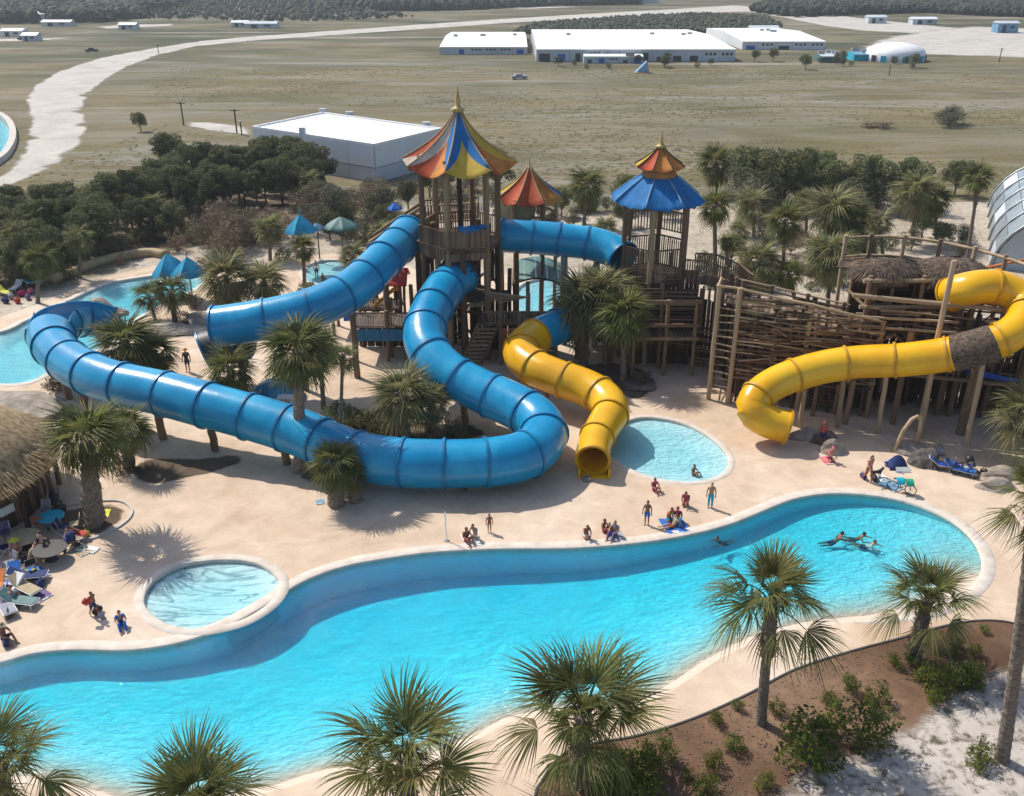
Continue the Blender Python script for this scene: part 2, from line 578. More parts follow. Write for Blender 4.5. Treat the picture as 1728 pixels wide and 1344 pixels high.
# ================================================================== THE SETTING
# ------------------------------------------------------------------ ground materials
def ground_mat():
    m, n, b, out = _new('dry_field')
    p = coords(n)
    base = ramp(n, noise(n, p, 0.035, 6), [(0.105, 0.088, 0.040), (0.16, 0.134, 0.064), (0.205, 0.168, 0.088)], 0.3, 0.7)
    grass = ramp(n, noise(n, coords(n, 'Position', (0.012, 0.03, 1)), 1.0, 4), [(0, 0, 0), (1, 1, 1)], 0.45, 0.65)
    base = mixc(n, math_n(n, 'MULTIPLY', grass, 0.6), base, (0.105, 0.102, 0.045))
    fine = noise(n, p, 1.3, 6, 0.7)
    base = mixc(n, 0.55, base, ramp(n, fine, [(0.45, 0.45, 0.45), (1.35, 1.3, 1.25)], 0.3, 0.7), 'MULTIPLY')
    st = noise(n, coords(n, 'Position', (0.026, 0.12, 1)), 1.0, 9, 0.7, 1.2)
    st2 = noise(n, coords(n, 'Position', (0.004, 0.012, 1)), 1.0, 3)
    mask = math_n(n, 'MULTIPLY', ramp(n, st, [(0, 0, 0), (1, 1, 1)], 0.45, 0.66), ramp(n, st2, [(0, 0, 0), (1, 1, 1)], 0.3, 0.52))
    base = mixc(n, math_n(n, 'MULTIPLY', mask, 0.6), base, (0.30, 0.285, 0.27))
    gp_ = ramp(n, noise(n, coords(n, 'Position', (0.018, 0.03, 1)), 1.0, 9, 0.7, 0.8), [(0, 0, 0), (1, 1, 1)], 0.46, 0.66)
    base = mixc(n, math_n(n, 'MULTIPLY', gp_, 0.35), base, (0.235, 0.21, 0.17))
    dk_ = ramp(n, noise(n, coords(n, 'Position', (0.03, 0.06, 1)), 1.0, 9, 0.75, 0.4), [(0, 0, 0), (1, 1, 1)], 0.54, 0.7)
    base = mixc(n, math_n(n, 'MULTIPLY', dk_, 0.6), base, (0.085, 0.078, 0.04))
    # scrub far out
    sep = n.nodes.new('ShaderNodeSeparateXYZ')
    n.links.new(n.nodes.new('ShaderNodeNewGeometry').outputs['Position'], sep.inputs[0])
    far = n.nodes.new('ShaderNodeMapRange')
    far.inputs[1].default_value, far.inputs[2].default_value = 250, 360
    n.links.new(sep.outputs[1], far.inputs[0])
    sc = ramp(n, noise(n, coords(n, 'Position', (0.010, 0.03, 1)), 1.0, 7, 0.65), [(0, 0, 0), (1, 1, 1)], 0.42, 0.6)
    base = mixc(n, math_n(n, 'MULTIPLY', math_n(n, 'MULTIPLY', far.outputs[0], sc), 0.9), base, (0.052, 0.060, 0.034))
    pale = ramp(n, noise(n, coords(n, 'Position', (0.006, 0.05, 1)), 1.0, 7, 0.6), [(0, 0, 0), (1, 1, 1)], 0.58, 0.68)
    base = mixc(n, math_n(n, 'MULTIPLY', math_n(n, 'MULTIPLY', far.outputs[0], pale), 0.8), base, (0.38, 0.35, 0.31))
    n.links.new(base, b.inputs['Base Color'])
    b.inputs['Roughness'].default_value = 0.95
    b.inputs['Specular IOR Level'].default_value = 0.1
    bump(n, b, fine, 0.6, 0.25)
    return m

def sand_mat(name, cols, alpha_edge=False, spots=0.0, fine_amt=0.35, es=1.0):
    m, n, b, out = _new(name)
    p = coords(n)
    big = noise(n, p, 0.10, 5, 0.6, 0.8)
    mid = noise(n, p, 0.7, 7, 0.65, 0.5)
    fine = noise(n, p, 14, 5, 0.7)
    col = ramp(n, big, cols, 0.32, 0.68)
    col = mixc(n, fine_amt, col, ramp(n, mid, [(0.62, 0.60, 0.57), (1.2, 1.2, 1.2)], 0.3, 0.7), 'MULTIPLY')
    col = mixc(n, 0.25, col, ramp(n, fine, [(0.6, 0.6, 0.6), (1.3, 1.3, 1.3)], 0.3, 0.7), 'MULTIPLY')
    if spots:
        s = ramp(n, noise(n, p, 1.6, 9, 0.76, 0.3), [(0, 0, 0), (1, 1, 1)], 0.60 - 0.12 * spots, 0.72 - 0.1 * spots)
        col = mixc(n, math_n(n, 'MULTIPLY', s, spots), col, (0.10, 0.085, 0.055))
    n.links.new(col, b.inputs['Base Color'])
    b.inputs['Roughness'].default_value = 0.9
    b.inputs['Specular IOR Level'].default_value = 0.15
    bump(n, b, mid, 0.25, 0.06)
    if alpha_edge:
        at = n.nodes.new('ShaderNodeAttribute')
        at.attribute_name = 'edge'
        nz = noise(n, coords(n, 'Position', (0.05, 0.13, 1)), es, 8, 0.7, 0.5)
        a = math_n(n, 'ADD', at.outputs['Fac'], math_n(n, 'MULTIPLY', math_n(n, 'SUBTRACT', nz, 0.5), 2.2))
        mr = n.nodes.new('ShaderNodeMapRange')
        mr.inputs[1].default_value, mr.inputs[2].default_value = 0.3, 0.75
        n.links.new(a, mr.inputs[0])
        n.links.new(mr.outputs[0], b.inputs['Alpha'])
    return m

M['ground'] = ground_mat()
M['deck'] = sand_mat('sand_concrete_deck', [(0.50, 0.37, 0.26), (0.59, 0.46, 0.345), (0.65, 0.54, 0.435)], fine_amt=0.45)
M['road'] = sand_mat('pale_sand_road', [(0.38, 0.35, 0.31), (0.46, 0.43, 0.385), (0.52, 0.48, 0.43)], alpha_edge=True)
M['sandy'] = sand_mat('sandy_scrub_soil', [(0.34, 0.28, 0.21), (0.44, 0.38, 0.30), (0.50, 0.44, 0.36)], alpha_edge=True, spots=0.75)
M['mulch'] = sand_mat('pine_bark_mulch', [(0.105, 0.06, 0.036), (0.165, 0.098, 0.062), (0.22, 0.14, 0.092)], fine_amt=0.85, spots=0.35)
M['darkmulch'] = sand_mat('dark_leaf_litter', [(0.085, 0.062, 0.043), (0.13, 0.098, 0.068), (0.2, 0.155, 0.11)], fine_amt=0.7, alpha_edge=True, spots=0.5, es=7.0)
M['white_sand'] = sand_mat('white_sand_and_litter', [(0.34, 0.29, 0.25), (0.43, 0.38, 0.335), (0.50, 0.45, 0.40)], spots=1.0, alpha_edge=True, es=6.0)
M['coping'] = pm('pale_coping', [(0.48, 0.41, 0.34), (0.57, 0.50, 0.425), (0.63, 0.57, 0.50)], 1.5, 0.8, 0.1, 'Position')

def basin_mat():
    m, n, b, out = _new('pool_plaster')
    sep = n.nodes.new('ShaderNodeSeparateXYZ')
    pos = n.nodes.new('ShaderNodeNewGeometry').outputs['Position']
    n.links.new(pos, sep.inputs[0])
    mr = n.nodes.new('ShaderNodeMapRange')          # beach finish gives way to aqua plaster under water
    mr.inputs[1].default_value, mr.inputs[2].default_value = -0.13, -0.5
    n.links.new(sep.outputs[2], mr.inputs[0])
    nz = noise(n, coords(n), 0.6, 4)
    col = mixc(n, mr.outputs[0], (0.58, 0.48, 0.38), ramp(n, nz, [(0.40, 0.72, 0.80), (0.48, 0.79, 0.86)], 0.3, 0.7))
    n.links.new(col, b.inputs['Base Color'])
    b.inputs['Roughness'].default_value = 0.8
    return m
M['basin'] = basin_mat()
M['pale_basin'] = pm('pale_pool_plaster', [(0.52, 0.70, 0.72), (0.62, 0.80, 0.81)], 0.8, 0.8, 0, 'Position')
M['marble_basin'] = None

def water_mat(name, absorb, dens, wave=1.0, foam=0.0):
    m = bpy.data.materials.new(name)
    m.use_nodes = True
    n = m.node_tree
    n.nodes.clear()
    out = n.nodes.new('ShaderNodeOutputMaterial')
    p1 = coords(n, 'Position', (1.0, 1.7, 1))
    h = math_n(n, 'ADD', noise(n, p1, 2.0, 6, 0.62, 0.8), math_n(n, 'MULTIPLY', noise(n, p1, 0.4, 3, 0.5, 0.5), 1.0))
    bp = n.nodes.new('ShaderNodeBump')
    bp.inputs['Strength'].default_value = 0.55 * wave
    bp.inputs['Distance'].default_value = 0.35
    n.links.new(h, bp.inputs['Height'])
    fr = n.nodes.new('ShaderNodeFresnel')
    fr.inputs['IOR'].default_value = 1.33
    n.links.new(bp.outputs[0], fr.inputs['Normal'])
    tr = n.nodes.new('ShaderNodeBsdfTransparent')
    tr.inputs['Color'].default_value = (0.97, 0.99, 1.0, 1)
    gl = n.nodes.new('ShaderNodeBsdfGlossy')
    gl.inputs['Roughness'].default_value = 0.06
    n.links.new(bp.outputs[0], gl.inputs['Normal'])
    mx = n.nodes.new('ShaderNodeMixShader')
    n.links.new(fr.outputs[0], mx.inputs[0])
    n.links.new(tr.outputs[0], mx.inputs[1])
    n.links.new(gl.outputs[0], mx.inputs[2])
    n.links.new(mx.outputs[0], out.inputs['Surface'])
    va = n.nodes.new('ShaderNodeVolumeAbsorption')
    va.inputs['Color'].default_value = (*absorb, 1)
    va.inputs['Density'].default_value = dens
    n.links.new(va.outputs[0], out.inputs['Volume'])
    return m
M['water'] = water_mat('pool_water', (0.17, 0.932, 0.970), 1.0, 0.9)
M['water_pale'] = water_mat('shallow_pool_water', (0.45, 0.9, 0.95), 0.8, 0.7)

# ------------------------------------------------------------------ pool outlines (photograph pixels)
pool_back = [(-320, 1225), (-140, 1150), (0, 1118), (60, 1102), (130, 1096), (215, 1097), (300, 1085), (380, 1058), (450, 1020), (510, 982), (580, 956),
             (660, 941), (740, 931), (850, 926), (960, 925), (1060, 918), (1150, 905), (1230, 885), (1290, 861), (1340, 842), (1400, 833), (1470, 836),
             (1540, 850), (1600, 875), (1640, 908), (1658, 945), (1650, 980), (1615, 1010)]
pool_near = [(1560, 1032), (1490, 1046), (1410, 1054), (1340, 1064), (1270, 1086), (1205, 1119), (1118, 1174), (1030, 1202), (940, 1206), (860, 1220),
             (800, 1252), (700, 1292), (565, 1306), (465, 1335), (330, 1362), (200, 1358), (120, 1338), (30, 1322), (-150, 1335), (-330, 1330)]
POOL = px_loop(pool_back + pool_near, 5)
NB = len(pool_back) * 5
NEAR = POOL[NB - 10:] 
ROUND = px_loop([(242, 1020), (255, 985), (300, 957), (360, 946), (420, 948), (460, 965), (473, 990), (455, 1020), (410, 1048), (350, 1062), (310, 1062), (270, 1050)], 5)
CATCH = px_loop([(1022, 758), (1035, 724), (1075, 706), (1120, 707), (1170, 721), (1212, 748), (1230, 776), (1220, 800), (1180, 813), (1130, 812), (1085, 801), (1045, 782)], 5)
RIVER = px_loop([(-260, 640), (-140, 592), (0, 561), (45, 541), (80, 528), (118, 507), (179, 480), (234, 469), (282, 463), (325, 461), (345, 472), (320, 492), (275, 512),
                 (235, 535), (200, 562), (165, 590), (115, 605), (70, 636), (30, 648), (-60, 652), (-200, 690)], 5)
SPLASH = px_loop([(512, 455), (530, 444), (560, 439), (590, 443), (600, 456), (580, 472), (545, 480), (518, 474)], 4)
LAGOON = px_loop([(868, 500), (885, 478), (925, 470), (955, 478), (960, 505), (945, 530), (905, 540), (876, 528)], 4)
FARPOOL = px_loop([(-160, 230), (-70, 205), (-18, 196), (8, 208), (18, 230), (12, 254), (-8, 276), (-60, 300), (-150, 310)], 4)
HOLES = [POOL, ROUND, CATCH, RIVER, SPLASH, LAGOON]

# ------------------------------------------------------------------ ground, deck and soil sheets
big = [Vector((-6000, -300, 0)), Vector((6000, -300, 0)), Vector((6000, 9000, 0)), Vector((-6000, 9000, 0))]
sheet('ground', big, 0.0, 'ground', HOLES + [FARPOOL], 'dry olive brown field streaked with grey sand')
DECK = [P(x, y) for x, y in [(-900, 690), (-300, 600), (-80, 560), (0, 536), (60, 515), (130, 484), (200, 462), (270, 447), (340, 444), (420, 452), (500, 436), (560, 428), (640, 432),
        (720, 462), (800, 470), (870, 462), (960, 458), (1000, 540), (1080, 575), (1190, 610), (1300, 640), (1420, 665), (1560, 690), (1728, 720), (2000, 770), (2400, 860)]]
DECK += [Vector((70, 12, 0)), Vector((-60, 12, 0))]
sheet('deck_paving', DECK, 0.012, 'deck', HOLES, 'sand coloured concrete deck around the pools')

def edged_sheet(name, pts_px, z, mat, label, fade=6.0, step=None, kind='structure'):
    """soil sheet whose edge attribute lets the grain of the soil end raggedly"""
    lp = [P(x, y) for x, y in pts_px]
    xs, ys = [p.x for p in lp], [p.y for p in lp]
    st = step or max(2.0, fade * 0.6)
    ip = []
    x = min(xs)
    while x < max(xs):
        y = min(ys)
        while y < max(ys):
            q = (x + random.uniform(-.3, .3) * st, y + random.uniform(-.3, .3) * st)
            if inside(q, lp) and seg_dist(q, lp + [lp[0]]) > st * 0.3:
                ip.append(q)
            y += st
        x += st
    ov, fs = fill(lp, [h for h in HOLES if any(inside(h[k], lp) for k in range(0, len(h), 4))], ip)
    b = MB()
    b.add([(p[0], p[1], z) for p in ov], fs)
    me = b.mesh(name, mat)
    at = me.attributes.new('edge', 'FLOAT', 'POINT')
    ring = lp + [lp[0]]
    at.data.foreach_set('value', [min(1.0, seg_dist(p, ring) / fade) * 1.6 - 0.2 for p in ov])
    o = put(name, me)
    o['kind'] = kind
    o['label'] = label
    return o

edged_sheet('sandy_ground', [(-500, 610), (-100, 520), (60, 480), (200, 430), (330, 395), (470, 370), (600, 350), (760, 330), (900, 340), (1020, 350), (1180, 330), (1340, 335),
            (1480, 330), (1640, 330), (1800, 350), (2200, 420), (2300, 800), (1728, 790), (1400, 700), (1000, 620), (700, 560), (300, 560), (0, 600)], 0.006, 'sandy', 'pale sandy soil between the rides', 8.0, 3.0)
edged_sheet('dirt_road', [(-420, 420), (-120, 340), (12, 318), (64, 298), (98, 280), (128, 260), (148, 240), (156, 210), (146, 185), (154, 160), (188, 131), (222, 112), (266, 95), (330, 79), (430, 69), (560, 60),
            (720, 49), (860, 39), (1000, 31), (1130, 24), (1260, 20), (1320, 30), (1390, 44), (1450, 52), (1560, 57), (1728, 80), (1900, 95), (1900, 60), (1728, 54), (1600, 46), (1480, 34), (1380, 22), (1300, 14), (1240, 9), (1130, 16), (1000, 23), (850, 32),
            (700, 42), (560, 52), (420, 62), (330, 70), (240, 84), (165, 98), (100, 118), (58, 140), (36, 165), (44, 200), (40, 235), (30, 258), (14, 282), (-14, 300), (-300, 380)],
            0.006, 'road', 'winding pale sand track crossing the field', 2.4, 3.5)
edged_sheet('dirt_road', [(-60, 66), (60, 64), (150, 58), (175, 52), (150, 46), (200, 42), (300, 40), (300, 44), (230, 47), (190, 54), (175, 61), (70, 70), (-60, 73)], 0.006, 'road', 'thin pale track in front of the far wood', 4.0, 14.0)
edged_sheet('sandy_ground', [(300, 205), (360, 205), (420, 213), (440, 232), (400, 228), (350, 222), (300, 214)], 0.006, 'road', 'pale sand patch beside the white warehouse', 3.0, 3.0)
edged_sheet('sandy_ground', [(1560, 50), (1640, 44), (1728, 46), (1850, 60), (1850, 105), (1728, 100), (1620, 96), (1500, 92), (1430, 80), (1480, 62)], 0.010, 'road', 'pale cleared sand beyond the long sheds', 12.0, 9.0)
edged_sheet('sandy_ground', [(640, 4), (800, 3), (960, 5), (1000, 12), (900, 16), (760, 14), (650, 10)], 0.010, 'road', 'thin pale clearing on the far plain', 14.0, 22.0)

edged_sheet('leaf_litter_ground', [(-200, 520), (0, 512), (90, 486), (190, 448), (270, 428), (330, 412), (430, 392), (520, 372), (640, 352), (640, 335), (560, 318), (430, 308), (300, 318), (200, 338), (0, 370), (-200, 390)], 0.010, 'darkmulch', 'dark leaf litter on the floor of the wood', 4.0, 3.0)
# planting beds
BED = px_loop([(905, 1360), (918, 1318), (945, 1282), (985, 1262), (1080, 1244), (1170, 1216), (1260, 1176), (1340, 1134), (1430, 1104), (1520, 1080), (1600, 1058), (1660, 1050),
               (1715, 1056), (1790, 1085), (1950, 1120), (2050, 1400), (1700, 1700), (1100, 1700), (930, 1500)], 5)
sheet('planting_bed', BED, 0.05, 'mulch', (), 'reddish brown bark mulch bed under the tall palms', drop=0.05)
edged_sheet('sandy_ground', [(1180, 1420), (1240, 1330), (1330, 1290), (1430, 1255), (1500, 1215), (1570, 1165), (1640, 1120), (1720, 1095), (1860, 1110), (1980, 1300), (1700, 1650), (1250, 1650)],
            0.06, 'white_sand', 'white sand strewn with dark litter at the bed corner', 2.2, 0.8)
def edging(name, loop_pts, w, h, mat, label, closed=True, z0=0.0):
    b = MB()
    o = offset_loop(loop_pts, w)
    n = len(loop_pts)
    rings = [[(p[0], p[1], z0) for p in loop_pts], [(p[0], p[1], z0 + h) for p in loop_pts], [(p[0], p[1], z0 + h) for p in o], [(p[0], p[1], z0) for p in o]]
    vs = sum(rings, [])
    fs = []
    for k in range(3):
        for i in range(n if closed else n - 1):
            j = (i + 1) % n
            fs.append((k * n + i, k * n + j, (k + 1) * n + j, (k + 1) * n + i))
    b.add(vs, fs)
    ob = put(name, b.mesh(name, mat))
    ob['kind'] = 'structure'
    ob['label'] = label
    return ob
edging('bed_edging', BED, 0.09, 0.10, 'steel_dark', 'dark edging strip round the mulch bed')

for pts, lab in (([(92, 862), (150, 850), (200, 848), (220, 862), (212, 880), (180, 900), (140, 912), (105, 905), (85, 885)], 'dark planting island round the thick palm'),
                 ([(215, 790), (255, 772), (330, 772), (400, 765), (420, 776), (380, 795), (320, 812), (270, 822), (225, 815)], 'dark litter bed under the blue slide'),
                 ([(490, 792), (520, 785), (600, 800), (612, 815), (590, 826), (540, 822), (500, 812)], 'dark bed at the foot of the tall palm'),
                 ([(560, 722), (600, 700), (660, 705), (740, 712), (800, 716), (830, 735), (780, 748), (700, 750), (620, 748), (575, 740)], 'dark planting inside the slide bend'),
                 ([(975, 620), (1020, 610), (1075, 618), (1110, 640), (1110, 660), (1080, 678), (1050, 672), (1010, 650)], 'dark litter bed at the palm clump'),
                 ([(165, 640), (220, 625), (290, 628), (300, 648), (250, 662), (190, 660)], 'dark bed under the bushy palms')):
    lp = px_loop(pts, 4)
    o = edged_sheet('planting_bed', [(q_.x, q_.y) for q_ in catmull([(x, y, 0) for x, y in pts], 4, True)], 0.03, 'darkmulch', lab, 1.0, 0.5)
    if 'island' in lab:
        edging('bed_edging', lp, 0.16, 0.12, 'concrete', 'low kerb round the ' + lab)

# ------------------------------------------------------------------ pools
def basin(name, lp, depth_fn, mat, label, grid=1.6):
    xs, ys = [p.x for p in lp], [p.y for p in lp]
    ring = lp + [lp[0]]
    ip = []
    x = min(xs)
    while x < max(xs):
        y = min(ys)
        while y < max(ys):
            if inside((x, y), lp) and seg_dist((x, y), ring) > grid * 0.35:
                ip.append((x + random.uniform(-.1, .1), y + random.uniform(-.1, .1)))
            y += grid
        x += grid
    ov, fs = fill(lp, (), ip)
    b = MB()
    b.add([(p[0], p[1], -depth_fn(p)) for p in ov], fs)
    n = len(lp)
    low = [(p[0], p[1], -depth_fn(p)) for p in lp]
    top = [(p[0], p[1], 0.0) for p in lp]
    b.add(low + top, [(i, (i + 1) % n, n + (i + 1) % n, n + i) for i in range(n)])
    return structure(name, b.mesh(name, mat, False), label)

def water_body(name, lp, z, depth, mat, label):
    lo = offset_loop(lp, 0.06)
    ov, fs = fill(lo)
    b = MB()
    b.add([(p[0], p[1], z) for p in ov], fs)
    b.add([(p[0], p[1], z - depth) for p in ov], [tuple(reversed(f)) for f in fs])
    n = len(lo)
    b.add([(p[0], p[1], z) for p in lo] + [(p[0], p[1], z - depth) for p in lo], [(i, n + i, n + (i + 1) % n, (i + 1) % n) for i in range(n)])
    me = b.mesh(name, mat)
    bm = bmesh.new()
    bm.from_mesh(me)
    bmesh.ops.remove_doubles(bm, verts=bm.verts, dist=1e-4)
    bmesh.ops.recalc_face_normals(bm, faces=bm.faces)
    bm.to_mesh(me)
    bm.free()
    return structure(name, me, label)

def coping(name, line, width, label, lip=0.06, closed=True, h=0.05):
    """rounded kerb of pale concrete along the rim of a pool"""
    n = len(line)
    w = width if hasattr(width, '__len__') else [width] * n
    inn = offset_loop(line, -lip)
    out = offset_loop(line, w)
    i2 = offset_loop(line, -lip + 0.07)
    o2 = offset_loop(line, [max(0.02, q - 0.06) for q in w])
    rows = [[(p.x, p.y, -0.16) for p in inn], [(p.x, p.y, h - 0.03) for p in inn], [(p.x, p.y, h) for p in i2], [(p.x, p.y, h) for p in o2], [(p.x, p.y, 0.0) for p in out]]
    b = MB()
    fs = []
    for k in range(4):
        for i in range(n if closed else n - 1):
            j = (i + 1) % n
            fs.append((k * n + i, k * n + j, (k + 1) * n + j, (k + 1) * n + i))
    b.add(sum(rows, []), fs)
    return structure(name, b.mesh(name, 'coping', True), label)

def pool_depth(p):
    d = seg_dist(p, NEAR)
    x = max(0.0, min(1.0, (p[0] - 6) / 18))
    mx = 2.6 * (1 - x) + 0.62 * x
    return mx * (1 - math.exp(-d * 0.24 / mx * (1 - 0.3 * x)))
basin('pool_basin', POOL, pool_depth, 'basin', 'aqua plaster basin of the big winding pool')
water_body('pool_water', POOL, -0.10, 3.6, 'water', 'turquoise rippled water of the big winding pool')
cw = []
for i in range(len(POOL)):
    if i < NB:
        cw.append(0.66)
    else:
        k = min(i - NB, len(POOL) - i)
        cw.append(max(0.02, 0.66 - 0.07 * k))
NC = NB + 9
seg = POOL[:NC]
def coping_open(name, loop, i1, widths, label):
    b = MB()
    h, lip = 0.05, 0.06
    inn, i2 = offset_loop(loop, -lip), offset_loop(loop, -lip + 0.07)
    out, o2 = offset_loop(loop, widths), offset_loop(loop, [max(0.015, q - 0.06) for q in widths])
    rows = [[(p.x, p.y, -0.16) for p in inn[:i1]], [(p.x, p.y, h - 0.03) for p in inn[:i1]], [(p.x, p.y, h) for p in i2[:i1]], [(p.x, p.y, h) for p in o2[:i1]], [(p.x, p.y, 0.0) for p in out[:i1]]]
    n = i1
    fs = [(k * n + i, k * n + i + 1, (k + 1) * n + i + 1, (k + 1) * n + i) for k in range(4) for i in range(n - 1)]
    b.add(sum(rows, []), fs)
    return structure(name, b.mesh(name, 'coping', True), label)
coping_open('pool_coping', POOL, NC, cw, 'pale coping along the back rim of the big pool')

def bowl(lp, dmax, k):
    ring = lp + [lp[0]]
    return lambda p: min(dmax, 0.18 + seg_dist(p, ring) * k)
def marble():
    m, n, b, out = _new('veined_pool_floor')
    p = coords(n, 'Position', (0.16, 0.75, 1))
    v = noise(n, p, 1.5, 3, 0.5, 1.6)
    line = math_n(n, 'ABSOLUTE', math_n(n, 'SUBTRACT', v, 0.5))
    col = ramp(n, line, [(0.20, 0.34, 0.38), (0.55, 0.72, 0.73), (0.66, 0.80, 0.80)], 0.0, 0.09)
    n.links.new(col, b.inputs['Base Color'])
    b.inputs['Roughness'].default_value = 0.8
    return m
M['marble_basin'] = marble()
basin('pool_basin', ROUND, bowl(ROUND, 0.55, 0.16), 'marble_basin', 'veined pale basin of the round wading pool', 0.9)
water_body('pool_water', ROUND, -0.12, 1.2, 'water_pale', 'clear shallow water of the round wading pool')
coping('pool_coping', ROUND, 0.5, 'wide pale coping round the wading pool', h=0.075)
basin('pool_basin', CATCH, bowl(CATCH, 0.42, 0.12), 'pale_basin', 'pale basin of the slide landing pool', 1.1)
water_body('pool_water', CATCH, -0.10, 1.2, 'water_pale', 'pale shallow water of the slide landing pool')
coping('pool_coping', CATCH, 0.42, 'pale coping round the slide landing pool')
basin('river_basin', RIVER, bowl(RIVER, 0.85, 0.4), 'pale_basin', 'aqua channel of the lazy river', 2.2)
water_body('river_water', RIVER, -0.14, 1.6, 'water_pale', 'light turquoise water of the lazy river')
coping('river_coping', RIVER, 0.6, 'pale coping along the lazy river')
basin('pool_basin', SPLASH, bowl(SPLASH, 0.35, 0.2), 'pale_basin', 'pale basin of the children splash pool', 1.6)
water_body('pool_water', SPLASH, -0.10, 0.9, 'water_pale', 'shallow water of the children splash pool')
coping('pool_coping', SPLASH, 0.4, 'pale coping round the children splash pool')
basin('pool_basin', LAGOON, bowl(LAGOON, 0.5, 0.2), 'pale_basin', 'pale basin of the pool behind the tent tower', 1.8)
water_body('pool_water', LAGOON, -0.10, 0.9, 'water_pale', 'pale water behind the tent tower')
coping('pool_coping', LAGOON, 0.5, 'pale coping round the pool behind the tent tower')
basin('pool_basin', FARPOOL, bowl(FARPOOL, 1.0, 0.5), 'pale_basin', 'pale basin of the pool out in the field', 4.0)
water_body('pool_water', FARPOOL, 0.0, 1.6, 'water_pale', 'pale water of the pool out in the field')
b = MB()
fo = offset_loop(FARPOOL, 1.1)
n = len(FARPOOL)
rows = [[(p.x, p.y, -0.3) for p in FARPOOL], [(p.x, p.y, 1.0) for p in FARPOOL], [(p.x, p.y, 1.0) for p in fo], [(p.x, p.y, -0.05) for p in fo]]
b.add(sum(rows, []), [(k * n + i, k * n + (i + 1) % n, (k + 1) * n + (i + 1) % n, (k + 1) * n + i) for k in range(3) for i in range(n)])
wl = b.build('pool_wall', 'concrete')
tag(wl, 'grey raised rim wall round the pool out in the field', 'wall')

# ------------------------------------------------------------------ far woods: canopies that read as one mass
def far_wood(name, pts_px, count, hmin, hmax, mat, label, seed):
    rng = random.Random(seed)
    lp = [P(x, y) for x, y in pts_px]
    xs, ys = [p.x for p in lp], [p.y for p in lp]
    V, Fc = [], []
    k = 0
    tries = 0
    while k < count and tries < count * 20:
        tries += 1
        q = (rng.uniform(min(xs), max(xs)), rng.uniform(min(ys), max(ys)))
        if not inside(q, lp):
            continue
        k += 1
        h = rng.uniform(hmin, hmax)
        r = h * rng.uniform(0.32, 0.6)
        o = len(V)
        n = 6
        a0 = rng.uniform(0, 6)
        for (fr, fz) in ((0.55, 0.12), (1.0, 0.5), (0.62, 0.86)):
            for j in range(n):
                a = a0 + 2 * math.pi * j / n
                rr = r * fr * rng.uniform(0.7, 1.3)
                V.append((q[0] + rr * math.cos(a), q[1] + rr * math.sin(a), h * fz * rng.uniform(0.85, 1.15)))
        V.append((q[0], q[1], h))
        for lv in range(2):
            for j in range(n):
                a, c = o + lv * n + j, o + lv * n + (j + 1) % n
                Fc.append((a, c, c + n, a + n))
        for j in range(n):
            Fc.append((o + 2 * n + j, o + 2 * n + (j + 1) % n, o + 3 * n))
    me = bpy.data.meshes.new(name)
    me.from_pydata(V, [], Fc)
    me.materials.append(M[mat])
    o = put(name, me)
    return tag(o, label, 'woodland', kind='stuff')
M['far_leaf'] = pm('far_canopy', [(0.018, 0.028, 0.016), (0.032, 0.045, 0.024), (0.055, 0.066, 0.036)], 0.12, 0.9, 0, 'Position')
M['far_scrub'] = pm('far_scrub', [(0.045, 0.05, 0.03), (0.075, 0.08, 0.048), (0.12, 0.115, 0.07)], 0.12, 0.9, 0, 'Position')
far_wood('woodland', [(-200, 42), (60, 40), (180, 38), (250, 30), (250, 22), (300, 18), (320, 8), (310, -8), (-200, -14)], 11000, 3.5, 7, 'far_leaf', 'dark pine wood covering the far plain behind the tiny white house', 1)
far_wood('woodland', [(560, 14), (640, 20), (780, 18), (900, 12), (1080, 8), (1080, -6), (560, -6)], 8000, 3.5, 7, 'far_leaf', 'dark wood on the far plain behind the pale clearing', 2)
far_wood('woodland', [(1270, 22), (1340, 30), (1460, 26), (1560, 22), (1620, 26), (1728, 30), (1900, 34), (1900, 4), (1500, 2), (1300, 8)], 7000, 3, 6, 'far_leaf', 'dark wood beyond the forked sand track', 3)
far_wood('woodland', [(860, 58), (960, 60), (1100, 58), (1240, 56), (1320, 46), (1290, 30), (1180, 26), (1040, 32), (900, 44)], 4500, .8, 2.4, 'far_scrub', 'low dark scrub between the track and the long white sheds', 4)
far_wood('woodland', [(-100, 30), (300, 34), (500, 38), (700, 30), (620, 20), (500, -10), (330, -10)], 3500, .8, 3.2, 'far_scrub', 'grey thin scrub on the far plain', 6)
far_wood('woodland', [(-400, -6), (2100, -6), (3000, -45), (-1300, -45)], 6000, 6, 11, 'far_leaf', 'dark wood stretching to the horizon', 7)

